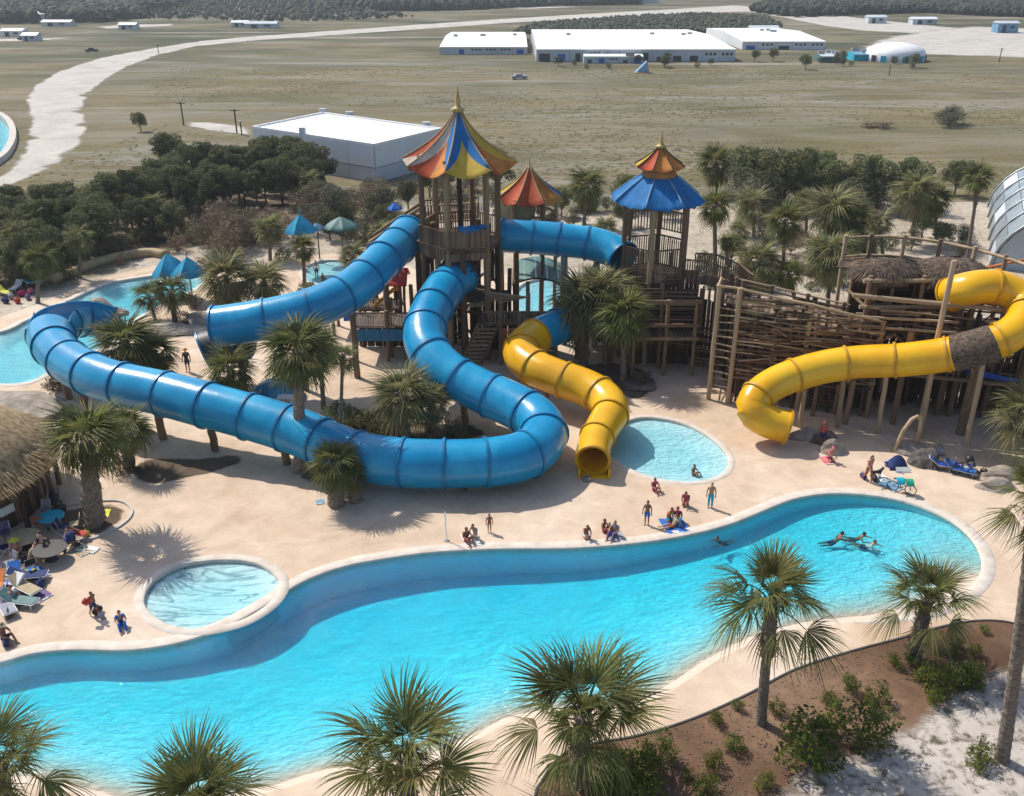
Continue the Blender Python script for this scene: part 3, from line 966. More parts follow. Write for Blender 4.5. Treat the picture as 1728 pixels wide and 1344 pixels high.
# dry grass tufts over the open field
def tufts(seed, count):
    rs = np.random.RandomState(seed)
    V, Fc = [], []
    k = 0
    while k < count:
        x, yy = rs.uniform(-60, 1800), 118 + 200 * rs.rand() ** 1.3
        q2 = P(x, yy)
        if math.sin(q2.x * .05 + 1.3 * math.sin(q2.y * .04)) + math.sin(q2.y * .09 + q2.x * .02) < rs.uniform(-1.4, 1.6):
            continue
        if x < 260 and yy < 320 - x * .4 or (400 < x < 760 and yy > 180):
            continue
        k += 1
        h, r = rs.uniform(.05, .2), rs.uniform(.12, .5)
        o = len(V)
        for j in range(5):
            a = 1.257 * j + rs.uniform(-.4, .4)
            V.append((q2.x + r * math.cos(a) * 1.6, q2.y + r * math.sin(a), 0.0))
        V.append((q2.x + rs.uniform(-.2, .2), q2.y, h))
        Fc.extend((o + j, o + (j + 1) % 5, o + 5) for j in range(5))
    me = bpy.data.meshes.new('grass_tufts')
    me.from_pydata(V, [], Fc)
    me.materials.append(M['tuft'])
    return tag(put('grass_tufts', me), 'dry grass tufts scattered over the open field', 'grass', kind='stuff')
M['tuft'] = pm('dry_tufts', [(0.085, 0.08, 0.036), (0.125, 0.112, 0.052), (0.18, 0.155, 0.08)], 0.05, 0.95, 0, 'Position')
tufts(3, 6000)
# ================================================================== SLIDES
def slide_path(ctrl, step=0.35):
    """ctrl: (px, py, height, radius) -> evenly spaced points and radii"""
    pts = [P(x, y, z) for x, y, z, r in ctrl]
    rad = [c[3] for c in ctrl]
    sp = catmull(pts, 24)
    rr = []
    for i in range(len(pts) - 1):
        for k in range(24):
            t = k / 24
            rr.append(rad[i] * (1 - t) + rad[i + 1] * t)
    rr.append(rad[-1])
    for _ in range(3):
        sp = [sp[0]] + [(sp[i - 1] + sp[i] * 2 + sp[i + 1]) / 4 for i in range(1, len(sp) - 1)] + [sp[-1]]
    out, ro, acc = [sp[0]], [rr[0]], 0.0
    for i in range(1, len(sp)):
        acc += (sp[i] - sp[i - 1]).length
        if acc >= step:
            out.append(sp[i])
            ro.append(rr[i])
            acc = 0.0
    return out, ro

def ring_frame(pts, i):
    t = (pts[min(i + 1, len(pts) - 1)] - pts[max(i - 1, 0)]).normalized()
    s = t.cross(Vector((0, 0, 1))).normalized()
    return t, s, s.cross(t)

def shell(pts, rad, i0, i1, a0=0.0, a1=2 * math.pi, n=32, thick=0.07, wall=None):
    """fibreglass shell between two path indices; a0..a1 is the arc kept (0 = side, pi/2 = top)"""
    closed = abs(a1 - a0 - 2 * math.pi) < 1e-6
    cols = n if closed else n + 1
    b = MB()
    idx = list(range(i0, i1 + 1))
    out, inn = [], []
    for k, i in enumerate(idx):
        t, s, u = ring_frame(pts, i)
        for j in range(cols):
            a = a0 + (a1 - a0) * j / n
            seam = 0.035 if (closed and j % (n // 2) == 0) else 0.0
            d = s * math.cos(a) + u * math.sin(a)
            out.append(pts[i] + d * (rad[i] + seam))
            inn.append(pts[i] + d * (rad[i] - thick))
    m = len(out)
    fs = []
    L = len(idx)
    for k in range(L - 1):
        for j in range(n if closed else n):
            j2 = (j + 1) % cols
            a, c = k * cols + j, k * cols + j2
            fs.append((a, c, c + cols, a + cols))
            fs.append((m + a, m + a + cols, m + c + cols, m + c))
    for k in (0, L - 1):
        for j in range(n):
            j2 = (j + 1) % cols
            a, c = k * cols + j, k * cols + j2
            fs.append((a, m + a, m + c, c) if k == 0 else (a, c, m + c, m + a))
    if not closed:
        for j in (0, cols - 1):
            for k in range(L - 1):
                a, c = k * cols + j, (k + 1) * cols + j
                fs.append((a, c, m + c, m + a))
    b.add(out + inn, fs)
    return b

def flange(pts, rad, i, a0=0.0, a1=2 * math.pi, n=32, h=0.11, w=0.16):
    closed = abs(a1 - a0 - 2 * math.pi) < 1e-6
    cols = n if closed else n + 1
    t, s, u = ring_frame(pts, i)
    b = MB()
    vs = []
    for (dr, dt) in ((0.0, -w / 2), (h, -w / 2), (h, w / 2), (0.0, w / 2)):
        for j in range(cols):
            a = a0 + (a1 - a0) * j / n
            vs.append(pts[i] + t * dt + (s * math.cos(a) + u * math.sin(a)) * (rad[i] + dr))
    fs = []
    for k in range(3):
        for j in range(n):
            j2 = (j + 1) % cols
            fs.append((k * cols + j, k * cols + j2, (k + 1) * cols + j2, (k + 1) * cols + j))
    b.add(vs, fs)
    return b

def shade(o):
    me = o.data
    me.polygons.foreach_set('use_smooth', [True] * len(me.polygons))
    try:
        me.set_sharp_from_angle(angle=R(40))
    except Exception:
        pass

def slide(name, label, ctrl, mats, sect=2.75, open_from=None, open_arc=(R(150), R(400)), supports=(), style=None, group=None, sup_mat='wood', sup_r=0.16):
    pts, rad = slide_path(ctrl)
    root = thing(name, (pts[-1].x, pts[-1].y, 0), label, 'water slide', group)
    n = len(pts)
    per = int(sect / 0.35)
    i, k = 0, 0
    while i < n - 1:
        j = min(n - 1, i + per)
        if n - 1 - j < 4:
            j = n - 1
        fr = ((i + j) / 2) / n
        gm, fm = mats(fr)
        arc = (0.0, 2 * math.pi)
        if open_from is not None and fr > open_from:
            arc = open_arc
        o = shell(pts, [r * (1 + 0.012 * math.sin(k * 2.3)) for r in rad], i, j, *arc).build('tube_section' if arc[0] == 0.0 else 'flume_section', gm, root)
        shade(o)
        f = flange(pts, rad, i, *arc).build('flange', fm, root)
        shade(f)
        i, k = j, k + 1
    f = flange(pts, rad, n - 1, *(open_arc if open_from is not None else (0.0, 2 * math.pi)), h=0.13).build('flange', fm, root)
    shade(f)
    for fr in supports:
        i = int(fr * (n - 1))
        p, r = pts[i], rad[i]
        t, s, u = ring_frame(pts, i)
        top = p - Vector((0, 0, r * 1.02))
        if top.z > 0.25:
            log('support_post', (top.x + .1, top.y, -0.2), (top.x, top.y, top.z + 0.12), sup_r, root, sup_mat)
    return root, pts, rad

BL = ('blue_gel', 'flange_blue')
YL = ('yellow_gel', 'flange_yellow')
q = 1.52
main_ctrl = [(778, 466, 6.9, 1.45), (757, 480, 6.75, 1.5), (735, 512, 6.3, q), (718, 550, 5.6, q), (722, 590, 4.7, q), (757, 630, 3.7, q), (812, 660, 3.0, q), (866, 684, 2.6, q), (906, 708, 2.3, q),
             (918, 736, 2.05, q), (893, 765, 1.92, q), (838, 779, 1.88, q), (760, 783, 1.88, q), (680, 781, 1.9, q), (610, 771, 2.0, q), (560, 753, 2.2, q), (500, 728, 2.6, q),
             (430, 706, 3.0, q), (350, 684, 3.4, q), (270, 663, 3.6, q), (190, 645, 3.7, q), (135, 622, 3.8, q), (100, 596, 3.9, q), (86, 566, 3.9, 1.7), (101, 541, 3.8, 1.8),
             (135, 531, 3.5, 1.8), (165, 535, 3.0, 1.75), (188, 545, 2.4, 1.7)]
slide('tube_slide', 'long winding blue tube slide looping from the striped tower to the lazy river', main_ctrl, lambda f: BL, open_from=0.872,
      open_arc=(R(155), R(392)), supports=(0.10, 0.2, 0.33, 0.41, 0.5, 0.59, 0.66, 0.71, 0.755, 0.80, 0.84, 0.885), sup_r=0.26)
up_ctrl = [(690, 396, 9.0, 1.6), (668, 418, 8.7, q), (640, 446, 8.2, q), (602, 482, 7.4, q), (550, 512, 6.7, q), (490, 530, 6.2, q), (432, 542, 5.8, q), (395, 548, 5.5, q), (362, 552, 5.3, q)]
slide('tube_slide', 'straight blue tube slide dropping from the striped tower, ending in a dark mouth', up_ctrl, lambda f: BL, supports=(0.28, 0.5, 0.72, 0.93), sup_r=0.24)
slide('tube_slide', 'short dark tube with open black mouth under the end of the straight blue slide', [(412, 578, 3.6, 1.25), (385, 580, 3.3, 1.3), (352, 588, 3.0, 1.35), (338, 594, 2.8, 1.35)], lambda f: ('steel_dark', 'flange_blue'), supports=(0.3, 0.8), sect=2.0)
e_ctrl = [(848, 398, 9.3, 1.36), (880, 400, 9.3, 1.36), (915, 402, 9.2, 1.36), (955, 406, 9.1, 1.36), (1000, 412, 8.9, 1.36), (1034, 423, 8.6, 1.34), (1054, 438, 8.2, 1.3)]
slide('tube_slide', 'short blue tube bridging the striped tower and the blue skirted tower', e_ctrl, lambda f: BL, supports=(0.5, 0.76), sup_mat='steel', sup_r=0.3, sect=2.2)
d_ctrl = [(1015, 518, 3.6, 1.4), (978, 534, 3.5, 1.4), (938, 553, 3.4, 1.4), (903, 569, 3.3, 1.4), (884, 585, 3.2, 1.38), (882, 604, 3.05, 1.36), (907, 623, 2.85, 1.34), (948, 640, 2.6, 1.32), (990, 655, 2.35, 1.3),
          (1021, 674, 2.1, 1.27), (1031, 696, 1.85, 1.22), (1018, 720, 1.6, 1.16), (1004, 748, 1.35, 1.08), (1000, 780, 1.1, 1.02)]
slide('tube_slide', 'yellow and blue tube slide opening beside the landing pool', d_ctrl, lambda f: BL if f < 0.27 else YL, supports=(0.12, 0.35, 0.55, 0.78), sect=2.7)
y = 1.14
f_ctrl = [(1606, 496, 9.3, y), (1628, 489, 9.9, y), (1664, 484, 10.2, y), (1698, 490, 10.0, y), (1727, 511, 9.4, y), (1728, 541, 8.7, y), (1698, 569, 7.9, y), (1645, 588, 7.0, y), (1588, 600, 6.2, y), (1520, 608, 5.6, y), (1440, 612, 5.0, y),
          (1372, 624, 4.4, y), (1312, 645, 3.7, y), (1277, 671, 3.0, y), (1272, 694, 2.3, 1.14), (1295, 711, 1.7, 1.12), (1335, 724, 1.3, 1.08)]
yroot, ypts, yrad = slide('tube_slide', 'long yellow tube slide running along the front of the log fort', f_ctrl, lambda f: YL, supports=(0.36, 0.47, 0.56, 0.66, 0.74, 0.81), sect=2.9, sup_mat='wood_light', sup_r=0.17)
i0 = int(len(ypts) * 0.335)
o = shell(ypts, [r * 1.07 for r in yrad], i0, i0 + 6).build('bark_sleeve', 'barkbrown', yroot)
shade(o)

# landing tray at the mouth of the yellow and blue slide
mth = P(1000, 792)
t = thing('run_out_tray', (mth.x, mth.y, 0), 'yellow fibreglass run out tray under the tube mouth beside the landing pool', 'slide tray')
b = MB()
for s in (-1, 1):
    b.box((mth.x + s * 0.95, mth.y - 0.1, 0.33), (0.12, 2.4, 0.62))
b.box((mth.x, mth.y - 0.1, 0.09), (1.8, 2.4, 0.12))
b.build('tray', 'yellow_gel', t)
MB().box((mth.x - 0.5, mth.y - 1.45, 0.12), (0.5, 0.5, 0.22), 0.3).build('foot_block', 'rock', t)

# ================================================================== TENT ROOFS
def roof_pt(c, sides, R0, z0, zt, a0, u, v, side, sag=0.0, rt=0.25, power=2.1):
    """point on a swept tent roof: v 0 at the top, 1 at the eave; u across one side"""
    r = rt + (R0 - rt) * (0.42 * v + 0.58 * v ** power)
    A, B = a0 + 2 * math.pi * side / sides, a0 + 2 * math.pi * (side + 1) / sides
    pa, pb = Vector((math.cos(A), math.sin(A))), Vector((math.cos(B), math.sin(B)))
    w = pa * (1 - u) + pb * u
    dip = sag * v * math.sin(math.pi * u)
    w = w * (1 - 0.10 * v * math.sin(math.pi * u))
    return Vector((c.x + w.x * r, c.y + w.y * r, zt + (z0 - zt) * v - dip + 0.035 * R0 * v * v * (1 - math.sin(math.pi * u)) * 1.5))

def cloth(root, name, mat, fn, rows=9, cols=5):
    """cloth panel of two skins, 3 cm thick"""
    b = MB()
    top = [[fn(j / cols, i / rows) for j in range(cols + 1)] for i in range(rows + 1)]
    k = cols + 1
    vs = [p for r in top for p in r] + [p - Vector((0, 0, 0.03)) for r in top for p in r]
    m = (rows + 1) * k
    fs = []
    for i in range(rows):
        for j in range(cols):
            a = i * k + j
            fs.append((a, a + k, a + k + 1, a + 1))
            fs.append((m + a, m + a + 1, m + a + k + 1, m + a + k))
    for j in range(cols):
        a = rows * k + j
        fs.append((a, m + a, m + a + 1, a + 1))
    b.add(vs, fs)
    return b.build(name, mat, root, True)

def tent_roof(root, c, sides, R0, z0, zt, a0, kite_cols, tri_cols, split=0.42, sag=0.25):
    """kites hang from the ridges, triangles fill the sides from the eave up"""
    for s in range(sides):
        def ub(v):
            return 0.5 if v < split else 0.5 * (1 - (v - split) / (1 - split))
        cloth(root, 'canopy_panel', kite_cols[s % len(kite_cols)], lambda u, v, s=s: roof_pt(c, sides, R0, z0, zt, a0, u * ub(v), v, s, sag))
        cloth(root, 'canopy_panel', kite_cols[(s + 1) % len(kite_cols)], lambda u, v, s=s: roof_pt(c, sides, R0, z0, zt, a0, 1 - u * ub(v), v, s, sag))
        cl, cr = tri_cols[s % len(tri_cols)]
        def vv(v):
            return split + (1 - split) * v
        cloth(root, 'canopy_panel', cl, lambda u, v, s=s: roof_pt(c, sides, R0, z0, zt, a0, ub(vv(v)) + u * (0.5 - ub(vv(v))), vv(v), s, sag))
        cloth(root, 'canopy_panel', cr, lambda u, v, s=s: roof_pt(c, sides, R0, z0, zt, a0, 0.5 + u * (0.5 - ub(vv(v))), vv(v), s, sag))
        # ridge rope
        b = MB()
        b.tube([roof_pt(c, sides, R0, z0, zt, a0, 0, v / 8, s, sag) + Vector((0, 0, 0.03)) for v in range(9)], 0.06, 6)
        b.build('ridge_rope', 'cloth_sand', root, True)

def striped_roof(root, c, sides, R0, z0, zt, a0, cols, sag=0.15, power=1.7, rt=0.15, name='canopy_panel', rope='cloth_sand'):
    for s in range(sides):
        cloth(root, name, cols[s % len(cols)], lambda u, v, s=s: roof_pt(c, sides, R0, z0, zt, a0, u, v, s, sag, rt, power), 7, 5)
        b = MB()
        b.tube([roof_pt(c, sides, R0, z0, zt, a0, 0, v / 6, s, sag, rt, power) + Vector((0, 0, 0.02)) for v in range(7)], 0.05, 6)
        b.build('ridge_rope', rope, root, True)

def finial(root, c, z, h, r, mat='gold'):
    b = MB()
    b.lathe([(r * 0.9, 0), (r * 1.35, h * .05), (r * 1.5, h * .12), (r * .9, h * .2), (r * .62, h * .24), (r * .55, h * .45), (r * .3, h * .75), (0.012, h)], 12, (c.x, c.y, z))
    return b.build('finial', mat, root, True)

def railing(root, a, b, h=1.1, gap=0.22, z=None, mat='wood', bal='wood_plank', rail_r=0.07, bal_w=0.09):
    a, b = Vector(a), Vector(b)
    up = Vector((0, 0, h))
    log('rail', a + up, b + up, rail_r, root, mat)
    log('rail', a + Vector((0, 0, .15)), b + Vector((0, 0, .15)), rail_r * .8, root, mat)
    n = max(2, int((b - a).length / gap))
    for i in range(n + 1):
        p = a.lerp(b, i / n)
        plank('baluster', p + Vector((0, 0, 0.08)), p + Vector((0, 0, h * random.uniform(.93, 1.03))), bal_w * random.uniform(.7, 1.2), 0.045, root, bal)

def poly_deck(root, c, rad, z, a0, sides, pw=0.3, mat='wood_plank'):
    """floor planks clipped to a regular polygon"""
    lp = [Vector((c.x + rad * math.cos(a0 + 2 * math.pi * i / sides), c.y + rad * math.sin(a0 + 2 * math.pi * i / sides), 0)) for i in range(sides)]
    y = c.y - rad
    while y < c.y + rad:
        xs = []
        for i in range(sides):
            p, q2 = lp[i], lp[(i + 1) % sides]
            if (p.y > y) != (q2.y > y):
                xs.append(p.x + (y - p.y) * (q2.x - p.x) / (q2.y - p.y))
        if len(xs) == 2 and abs(xs[0] - xs[1]) > 0.3:
            plank('floor_plank', (min(xs), y, z), (max(xs), y, z + random.uniform(-.012, .012)), pw * .92, 0.08, root, mat)
        y += pw
    return lp

# ================================================================== STRIPED TOWER
C1 = P(790, 590)
C1 = Vector((XAT(Vector((0, C1.y, 9)), 778), C1.y, 0))
z_deck = ZAT(C1, 402)
z_eave = ZAT(C1, 276)
z_top = ZAT(C1, 186)
z_fin = ZAT(C1, 146)
mp = MPP(C1 + Vector((0, 0, z_eave)))
T1 = thing('slide_tower', C1, 'tall timber slide tower with the big blue, yellow and red tent roof', 'slide tower')
RT = 100 * mp
A8 = R(-90 - 10)
tent_roof(T1, C1, 8, RT, z_eave, z_top, A8, ['cloth_blue', 'cloth_blue', 'cloth_yellow', 'cloth_brown', 'cloth_sky', 'cloth_yellow', 'cloth_red', 'cloth_white'],
          [('cloth_yellow', 'cloth_yellow'), ('cloth_red', 'cloth_orange'), ('cloth_sky', 'cloth_yellow'), ('cloth_yellow', 'cloth_blue'), ('cloth_red', 'cloth_orange'), ('cloth_orange', 'cloth_white'), ('cloth_white', 'cloth_red'), ('cloth_red', 'cloth_orange')], 0.45, 0.45)
finial(T1, C1, z_top - 0.15, z_fin - z_top + 0.15, 0.36)
pr = 66 * mp
P6 = []
for k in range(6):
    a = R(-106 + 60 * k)
    p = Vector((C1.x + pr * math.cos(a), C1.y + pr * math.sin(a), 0))
    P6.append(p)
    log('roof_post', p + Vector((0, 0, -.3)), p + Vector((0, 0, z_eave + 0.75)), 0.24, T1, 'wood')
log('mast', C1 + Vector((0, 0, -.3)), C1 + Vector((0, 0, z_top)), 0.2, T1, 'wood_dark')
poly_deck(T1, C1, pr + .5, z_deck, R(-106), 6)
poly_deck(T1, C1, pr - .2, z_deck * 0.52, R(-106), 6, mat='wood_dark')
for k in range(6):
    a, b2 = P6[k], P6[(k + 1) % 6]
    up = Vector((0, 0, z_deck))
    out = ((a + b2) / 2 - C1).normalized() * 0.3
    plank('rim_beam', a + up + out - Vector((0, 0, .25)), b2 + up + out - Vector((0, 0, .25)), .18, .42, T1, 'wood_dark')
    plank('tie_beam', a + Vector((0, 0, z_deck * .52 - .2)), b2 + Vector((0, 0, z_deck * .52 - .2)), .16, .3, T1, 'wood')
    plank('tie_beam', a + Vector((0, 0, z_eave - .1)), b2 + Vector((0, 0, z_eave - .1)), .14, .24, T1, 'wood')
    if k not in (1, 5):
        railing(T1, a + up, b2 + up, 1.55, 0.2)
    else:
        railing(T1, a + up, a.lerp(b2, .3) + up, 1.5, 0.2)
    log('brace', a + Vector((0, 0, z_deck * .54)), b2 + Vector((0, 0, z_deck - .4)), .08, T1, 'wood_dark')
    if k % 2 == 0:
        log('brace', b2 + Vector((0, 0, .4)), a + Vector((0, 0, z_deck * .5)), .09, T1, 'wood')
# skirt boards below the front rail, as in a plank parapet
for k in (0, 5):
    a, b2 = P6[k], P6[(k + 1) % 6]
    nrm = ((a + b2) / 2 - C1).normalized() * .34
    n = 14
    for i in range(n):
        p = a.lerp(b2, (i + .5) / n) + nrm
        plank('skirt_board', p + Vector((0, 0, z_deck - .9 - random.uniform(0, .2))), p + Vector((0, 0, z_deck + 1.35)), .24, .05, T1, 'wood_plank', roll=0)
# extra props under the deck
rng = random.Random(3)
for dx, dy, zt, r in ((-1.6, -2.4, 1, .2), (.3, -3.0, 1, .26), (2.2, -1.8, 1, .2), (2.9, .4, 1, .18), (-2.8, .6, 1, .2), (-.8, 1.2, 1, .2), (3.9, -2.0, .8, .17), (-4.1, -.8, .62, .17), (4.6, .8, .9, .15)):
    log('prop_post', C1 + Vector((dx, dy, -.2)), C1 + Vector((dx + rng.uniform(-.15, .15), dy, z_deck * zt)), r, T1, rng.choice(['wood', 'wood_dark']))
for k in range(10):
    a = C1 + Vector((rng.uniform(-4, 4), rng.uniform(-3, 2), rng.uniform(1, 6)))
    b2 = a + Vector((rng.uniform(-3, 3), rng.uniform(-.5, .5), rng.uniform(-1, 1.4)))
    log('strut', a, b2, rng.uniform(.06, .1), T1, rng.choice(['wood', 'wood_dark', 'wood_light']))
# slat panel and steps low on the tower
for i in range(9):
    plank('step', C1 + Vector((.1 + i * .16, -3.5 + .02 * i, .5 + i * .33)), C1 + Vector((1.6 + i * .16, -3.5 + .02 * i, .5 + i * .33)), .42, .07, T1, 'wood_light')
for s in (0, 1.6):
    plank('stringer', C1 + Vector((s, -3.5, .2)), C1 + Vector((s + 1.4, -3.32, 3.5)), .1, .25, T1)
# boarded lower storey, broad landing and red screens under the deck
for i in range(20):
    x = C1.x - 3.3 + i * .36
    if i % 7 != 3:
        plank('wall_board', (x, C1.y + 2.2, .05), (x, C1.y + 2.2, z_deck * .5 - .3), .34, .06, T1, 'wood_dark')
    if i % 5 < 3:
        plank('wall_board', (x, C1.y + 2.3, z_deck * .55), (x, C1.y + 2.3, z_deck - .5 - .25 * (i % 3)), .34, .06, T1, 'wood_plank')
lz = z_deck * .36
for i in range(17):
    plank('landing_plank', C1 + Vector((1.6 + i * .38, -3.4, lz)), C1 + Vector((1.6 + i * .38, -.2, lz)), .36, .08, T1, 'wood_plank')
for dx, dy in ((3.2, -3.3), (5.4, -3.3), (7.6, -3.3), (5.4, -.3), (7.8, -.3)):
    log('prop_post', C1 + Vector((dx, dy, -.2)), C1 + Vector((dx, dy, lz + (2.6 if dx < 7 else .9))), .16, T1, 'wood')
railing(T1, C1 + Vector((1.8, -3.4, lz)), C1 + Vector((7.9, -3.4, lz)), 1.1, .24)
for i in range(7):
    plank('roof_lath', C1 + Vector((1.8 + i * .2, -3.6, lz + 2.9 - .16 * i)), C1 + Vector((5.4, -3.6 + .3 * i, lz + 2.4 - .1 * i)), .2, .05, T1, 'wood_light')
for i in range(3):
    plank('red_screen', C1 + Vector((3.3 + i * .5, -3.55, lz - 1.3)), C1 + Vector((3.75 + i * .5, -3.55, lz - 1.3)), .06, 2.2, T1, 'rust')
for i in range(12):
    plank('wall_board', C1 + Vector((2.0 + i * .5, -.3, .05)), C1 + Vector((2.0 + i * .5, -.3, lz - .1)), .46, .06, T1, 'wood_dark')
# low dark landing on the other side, with blue panels and pickets
lw = z_deck * .3
for i in range(14):
    plank('landing_plank', C1 + Vector((-8.6 + i * .4, -2.6, lw)), C1 + Vector((-8.6 + i * .4, .8, lw)), .38, .08, T1, 'wood_dark')
railing(T1, C1 + Vector((-8.6, -2.6, lw)), C1 + Vector((-3.2, -2.6, lw)), 1.3, .2, bal='white_paint', bal_w=.05)
for dx, dy in ((-8.6, -2.6), (-6.0, -2.6), (-3.4, -2.6), (-8.6, .7), (-6.0, .7)):
    log('prop_post', C1 + Vector((dx, dy, -.2)), C1 + Vector((dx, dy, lw + 1.5)), .15, T1, 'wood')
for i in range(8):
    plank('side_panel', C1 + Vector((-8.5 + i * .66, -2.72, lw - .55)), C1 + Vector((-7.88 + i * .66, -2.72, lw - .55)), .05, 1.0, T1, 'flange_blue')
    plank('wall_board', C1 + Vector((-8.5 + i * .66, .6, .05)), C1 + Vector((-8.5 + i * .66, .6, lw)), .6, .06, T1, 'wood_dark')
# plank walled chute leading to the straight slide
ca, cb = P(722, 395, z_deck - .2), P(690, 398, 8.6)
for s, off in ((1, Vector((.75, -1.5, 0))), (2, Vector((-.7, 1.4, 0)))):
    n = 11
    for i in range(n):
        p = ca.lerp(cb, i / (n - 1)) + off
        plank('chute_board', p + Vector((0, 0, -1.7)), p + Vector((0, 0, 1.2)), .3, .06, T1, 'wood_plank')
    log('rail', ca + off + Vector((0, 0, 1.35)), cb + off + Vector((0, 0, 1.2)), .09, T1, 'wood_light')
# covered stair and gallery behind, to the left of the deck
ga, gb = P(706, 350, z_deck + .2), P(640, 384, z_deck - 3.0)
ga.y = C1.y + 5.0; ga.x = XAT(Vector((0, ga.y, z_deck)), 712)
gb.y = C1.y + 6.0; gb.x = XAT(Vector((0, gb.y, z_deck - 3)), 628)
for off in (Vector((0, -1.1, 0)), Vector((0, 1.1, 0))):
    n = 16
    for i in range(n):
        p = ga.lerp(gb, i / (n - 1)) + off
        plank('side_board', p + Vector((0, 0, -.5)), p + Vector((0, 0, 1.25)), .44, .05, T1, 'wood_light' if off.y < 0 else 'wood_plank')
    log('rail', ga + off + Vector((0, 0, 1.35)), gb + off + Vector((0, 0, 1.35)), .1, T1, 'wood_light')
for i in range(16):
    p = ga.lerp(gb, i / 15)
    plank('stair_tread', p + Vector((0, -1.05, -.3)), p + Vector((0, 1.05, -.3)), .3, .06, T1)
for f in (.1, .55, 1.0):
    p = ga.lerp(gb, f)
    for off in (-1.05, 1.05):
        log('prop_post', (p.x, p.y + off, -.2), (p.x, p.y + off, p.z), .16, T1, 'wood_dark')
gc = Vector((C1.x + 1.2, C1.y + 6.2, z_deck + .2))
railing(T1, ga + Vector((.2, -.9, 0)), gc + Vector((0, -.9, 0)), 1.4, .24, mat='wood_light')
railing(T1, ga + Vector((.2, 1.1, 0)), gc + Vector((0, 1.1, 0)), 1.4, .24, mat='wood')
for i in range(14):
    p = ga.lerp(gc, i / 13)
    plank('floor_plank', p + Vector((0, -1.1, -.05)), p + Vector((0, 1.2, -.05)), .36, .08, T1)
for i in (0, .5, 1):
    p = ga.lerp(gc, i)
    log('prop_post', (p.x, p.y, -.2), (p.x, p.y, p.z - .1), .18, T1, 'wood_dark')

# blue awning draped on the deck rail of the striped tower
aw = thing('draped_awning', (C1.x + 2.0, C1.y - 2.4, z_deck), 'blue and white cloth draped over the rail of the striped tower', 'cloth')
def aw_pt(u, v):
    a, b2 = P6[0].lerp(P6[1], .25), P6[1]
    p = a.lerp(b2, u)
    nn = ((a + b2) / 2 - C1).normalized()
    return p + nn * (.1 + .3 * v) + Vector((0, 0, z_deck + 1.68 - .32 * v * v * (1 + .5 * math.sin(u * 5)) + .05 * math.sin(u * 17)))
cloth(aw, 'awning_sheet', 'cloth_blue', aw_pt, 6, 14)
cloth(aw, 'awning_hem', 'cloth_white', lambda u, v: aw_pt(u, -v * .35) - Vector((0, 0, .02)), 3, 14)

# ------------------------------------------------------------------ small red tent behind
C1b = P(895, 545)
C1b = Vector((XAT(Vector((0, C1.y + 7.5, 11)), 893), C1.y + 7.5, 0))
TB = thing('tent_tower', C1b, 'small timber platform under the red tent roof with blue end panel', 'tower')
ze, zt2 = ZAT(C1b, 334), ZAT(C1b, 281)
mpb = MPP(C1b + Vector((0, 0, ze)))
striped_roof(TB, C1b, 8, 60 * mpb, ze, zt2, R(-112), ['cloth_red', 'cloth_orange', 'cloth_blue', 'cloth_blue', 'cloth_yellow', 'cloth_orange', 'cloth_yellow', 'cloth_red'], .2)
finial(TB, C1b, zt2 - .1, .9, .13, 'wood_light')
zd2 = ZAT(C1b, 380)
for k in range(6):
    a = R(-120 + 60 * k)
    p = C1b + Vector((46 * mpb * math.cos(a), 46 * mpb * math.sin(a), 0))
    log('roof_post', p + Vector((0, 0, -.2)), p + Vector((0, 0, ze + .3)), .17, TB, 'wood' if k % 2 else 'wood_light')
    a2 = R(-120 + 60 * (k + 1))
    p2 = C1b + Vector((46 * mpb * math.cos(a2), 46 * mpb * math.sin(a2), 0))
    if k != 5:
        railing(TB, p + Vector((0, 0, zd2)), p2 + Vector((0, 0, zd2)), 1.2, .3)
poly_deck(TB, C1b, 50 * mpb, zd2, R(-120), 6)
cloth(TB, 'hanging_cloth', 'cloth_sand', lambda u, v: C1b + Vector((-2.0 + 2.4 * u, -1.9 - .4 * math.sin(u * 3), ze - .1 - 2.0 * v * (1 - .35 * u))), 6, 8)
# sail of pale cloth strung from the striped tower to the red tent
ss = thing('shade_sail', (C1b.x - 4, C1b.y - 2, ze - 2), 'pale yellow cloth strung between the striped tower and the red tent', 'shade sail')
pa, pb_ = Vector((C1.x + 3.2, C1.y + 1.8, z_eave - 3.2)), Vector((C1b.x - 1.6, C1b.y - 2.6, ze + .1))
cloth(ss, 'sail', 'cloth_sand', lambda u, v: pa.lerp(pb_, u) + Vector((0, -.4 * v, -1.2 * math.sin(math.pi * u) * (.4 + .6 * v) - 1.0 * v)), 5, 10)
cloth(ss, 'sail_hem', 'cloth_red', lambda u, v: pa.lerp(pb_, u) + Vector((0, .25 * v, -1.2 * math.sin(math.pi * u) * .4 + .12)), 2, 10)

# ================================================================== BLUE SKIRTED TOWER
C2 = P(1105, 602)
C2 = Vector((XAT(Vector((0, C2.y, 8)), 1106), C2.y + 1.0, 0))
T2 = thing('slide_tower', C2, 'dark timber slide tower with blue skirt roof under an orange pagoda cap', 'slide tower')
zd = ZAT(C2, 462)
zu = ZAT(C2, 408)
ze = ZAT(C2, 334)
zs = ZAT(C2, 297)
mp2 = MPP(C2 + Vector((0, 0, ze)))
def skirt(u, v, s, sides=8):
    A, B = R(-112) + 2 * math.pi * s / sides, R(-112) + 2 * math.pi * (s + 1) / sides
    r = (30 + 51 * v) * mp2
    w = Vector((math.cos(A), math.sin(A), 0)).lerp(Vector((math.cos(B), math.sin(B), 0)), u)
    return Vector((C2.x, C2.y, 0)) + w * r + Vector((0, 0, zs + (ze - zs) * (v * .82 + v * v * .18) - .22 * math.sin(math.pi * u) * v + .09 * v * math.sin(u * 19 + s * 2)))
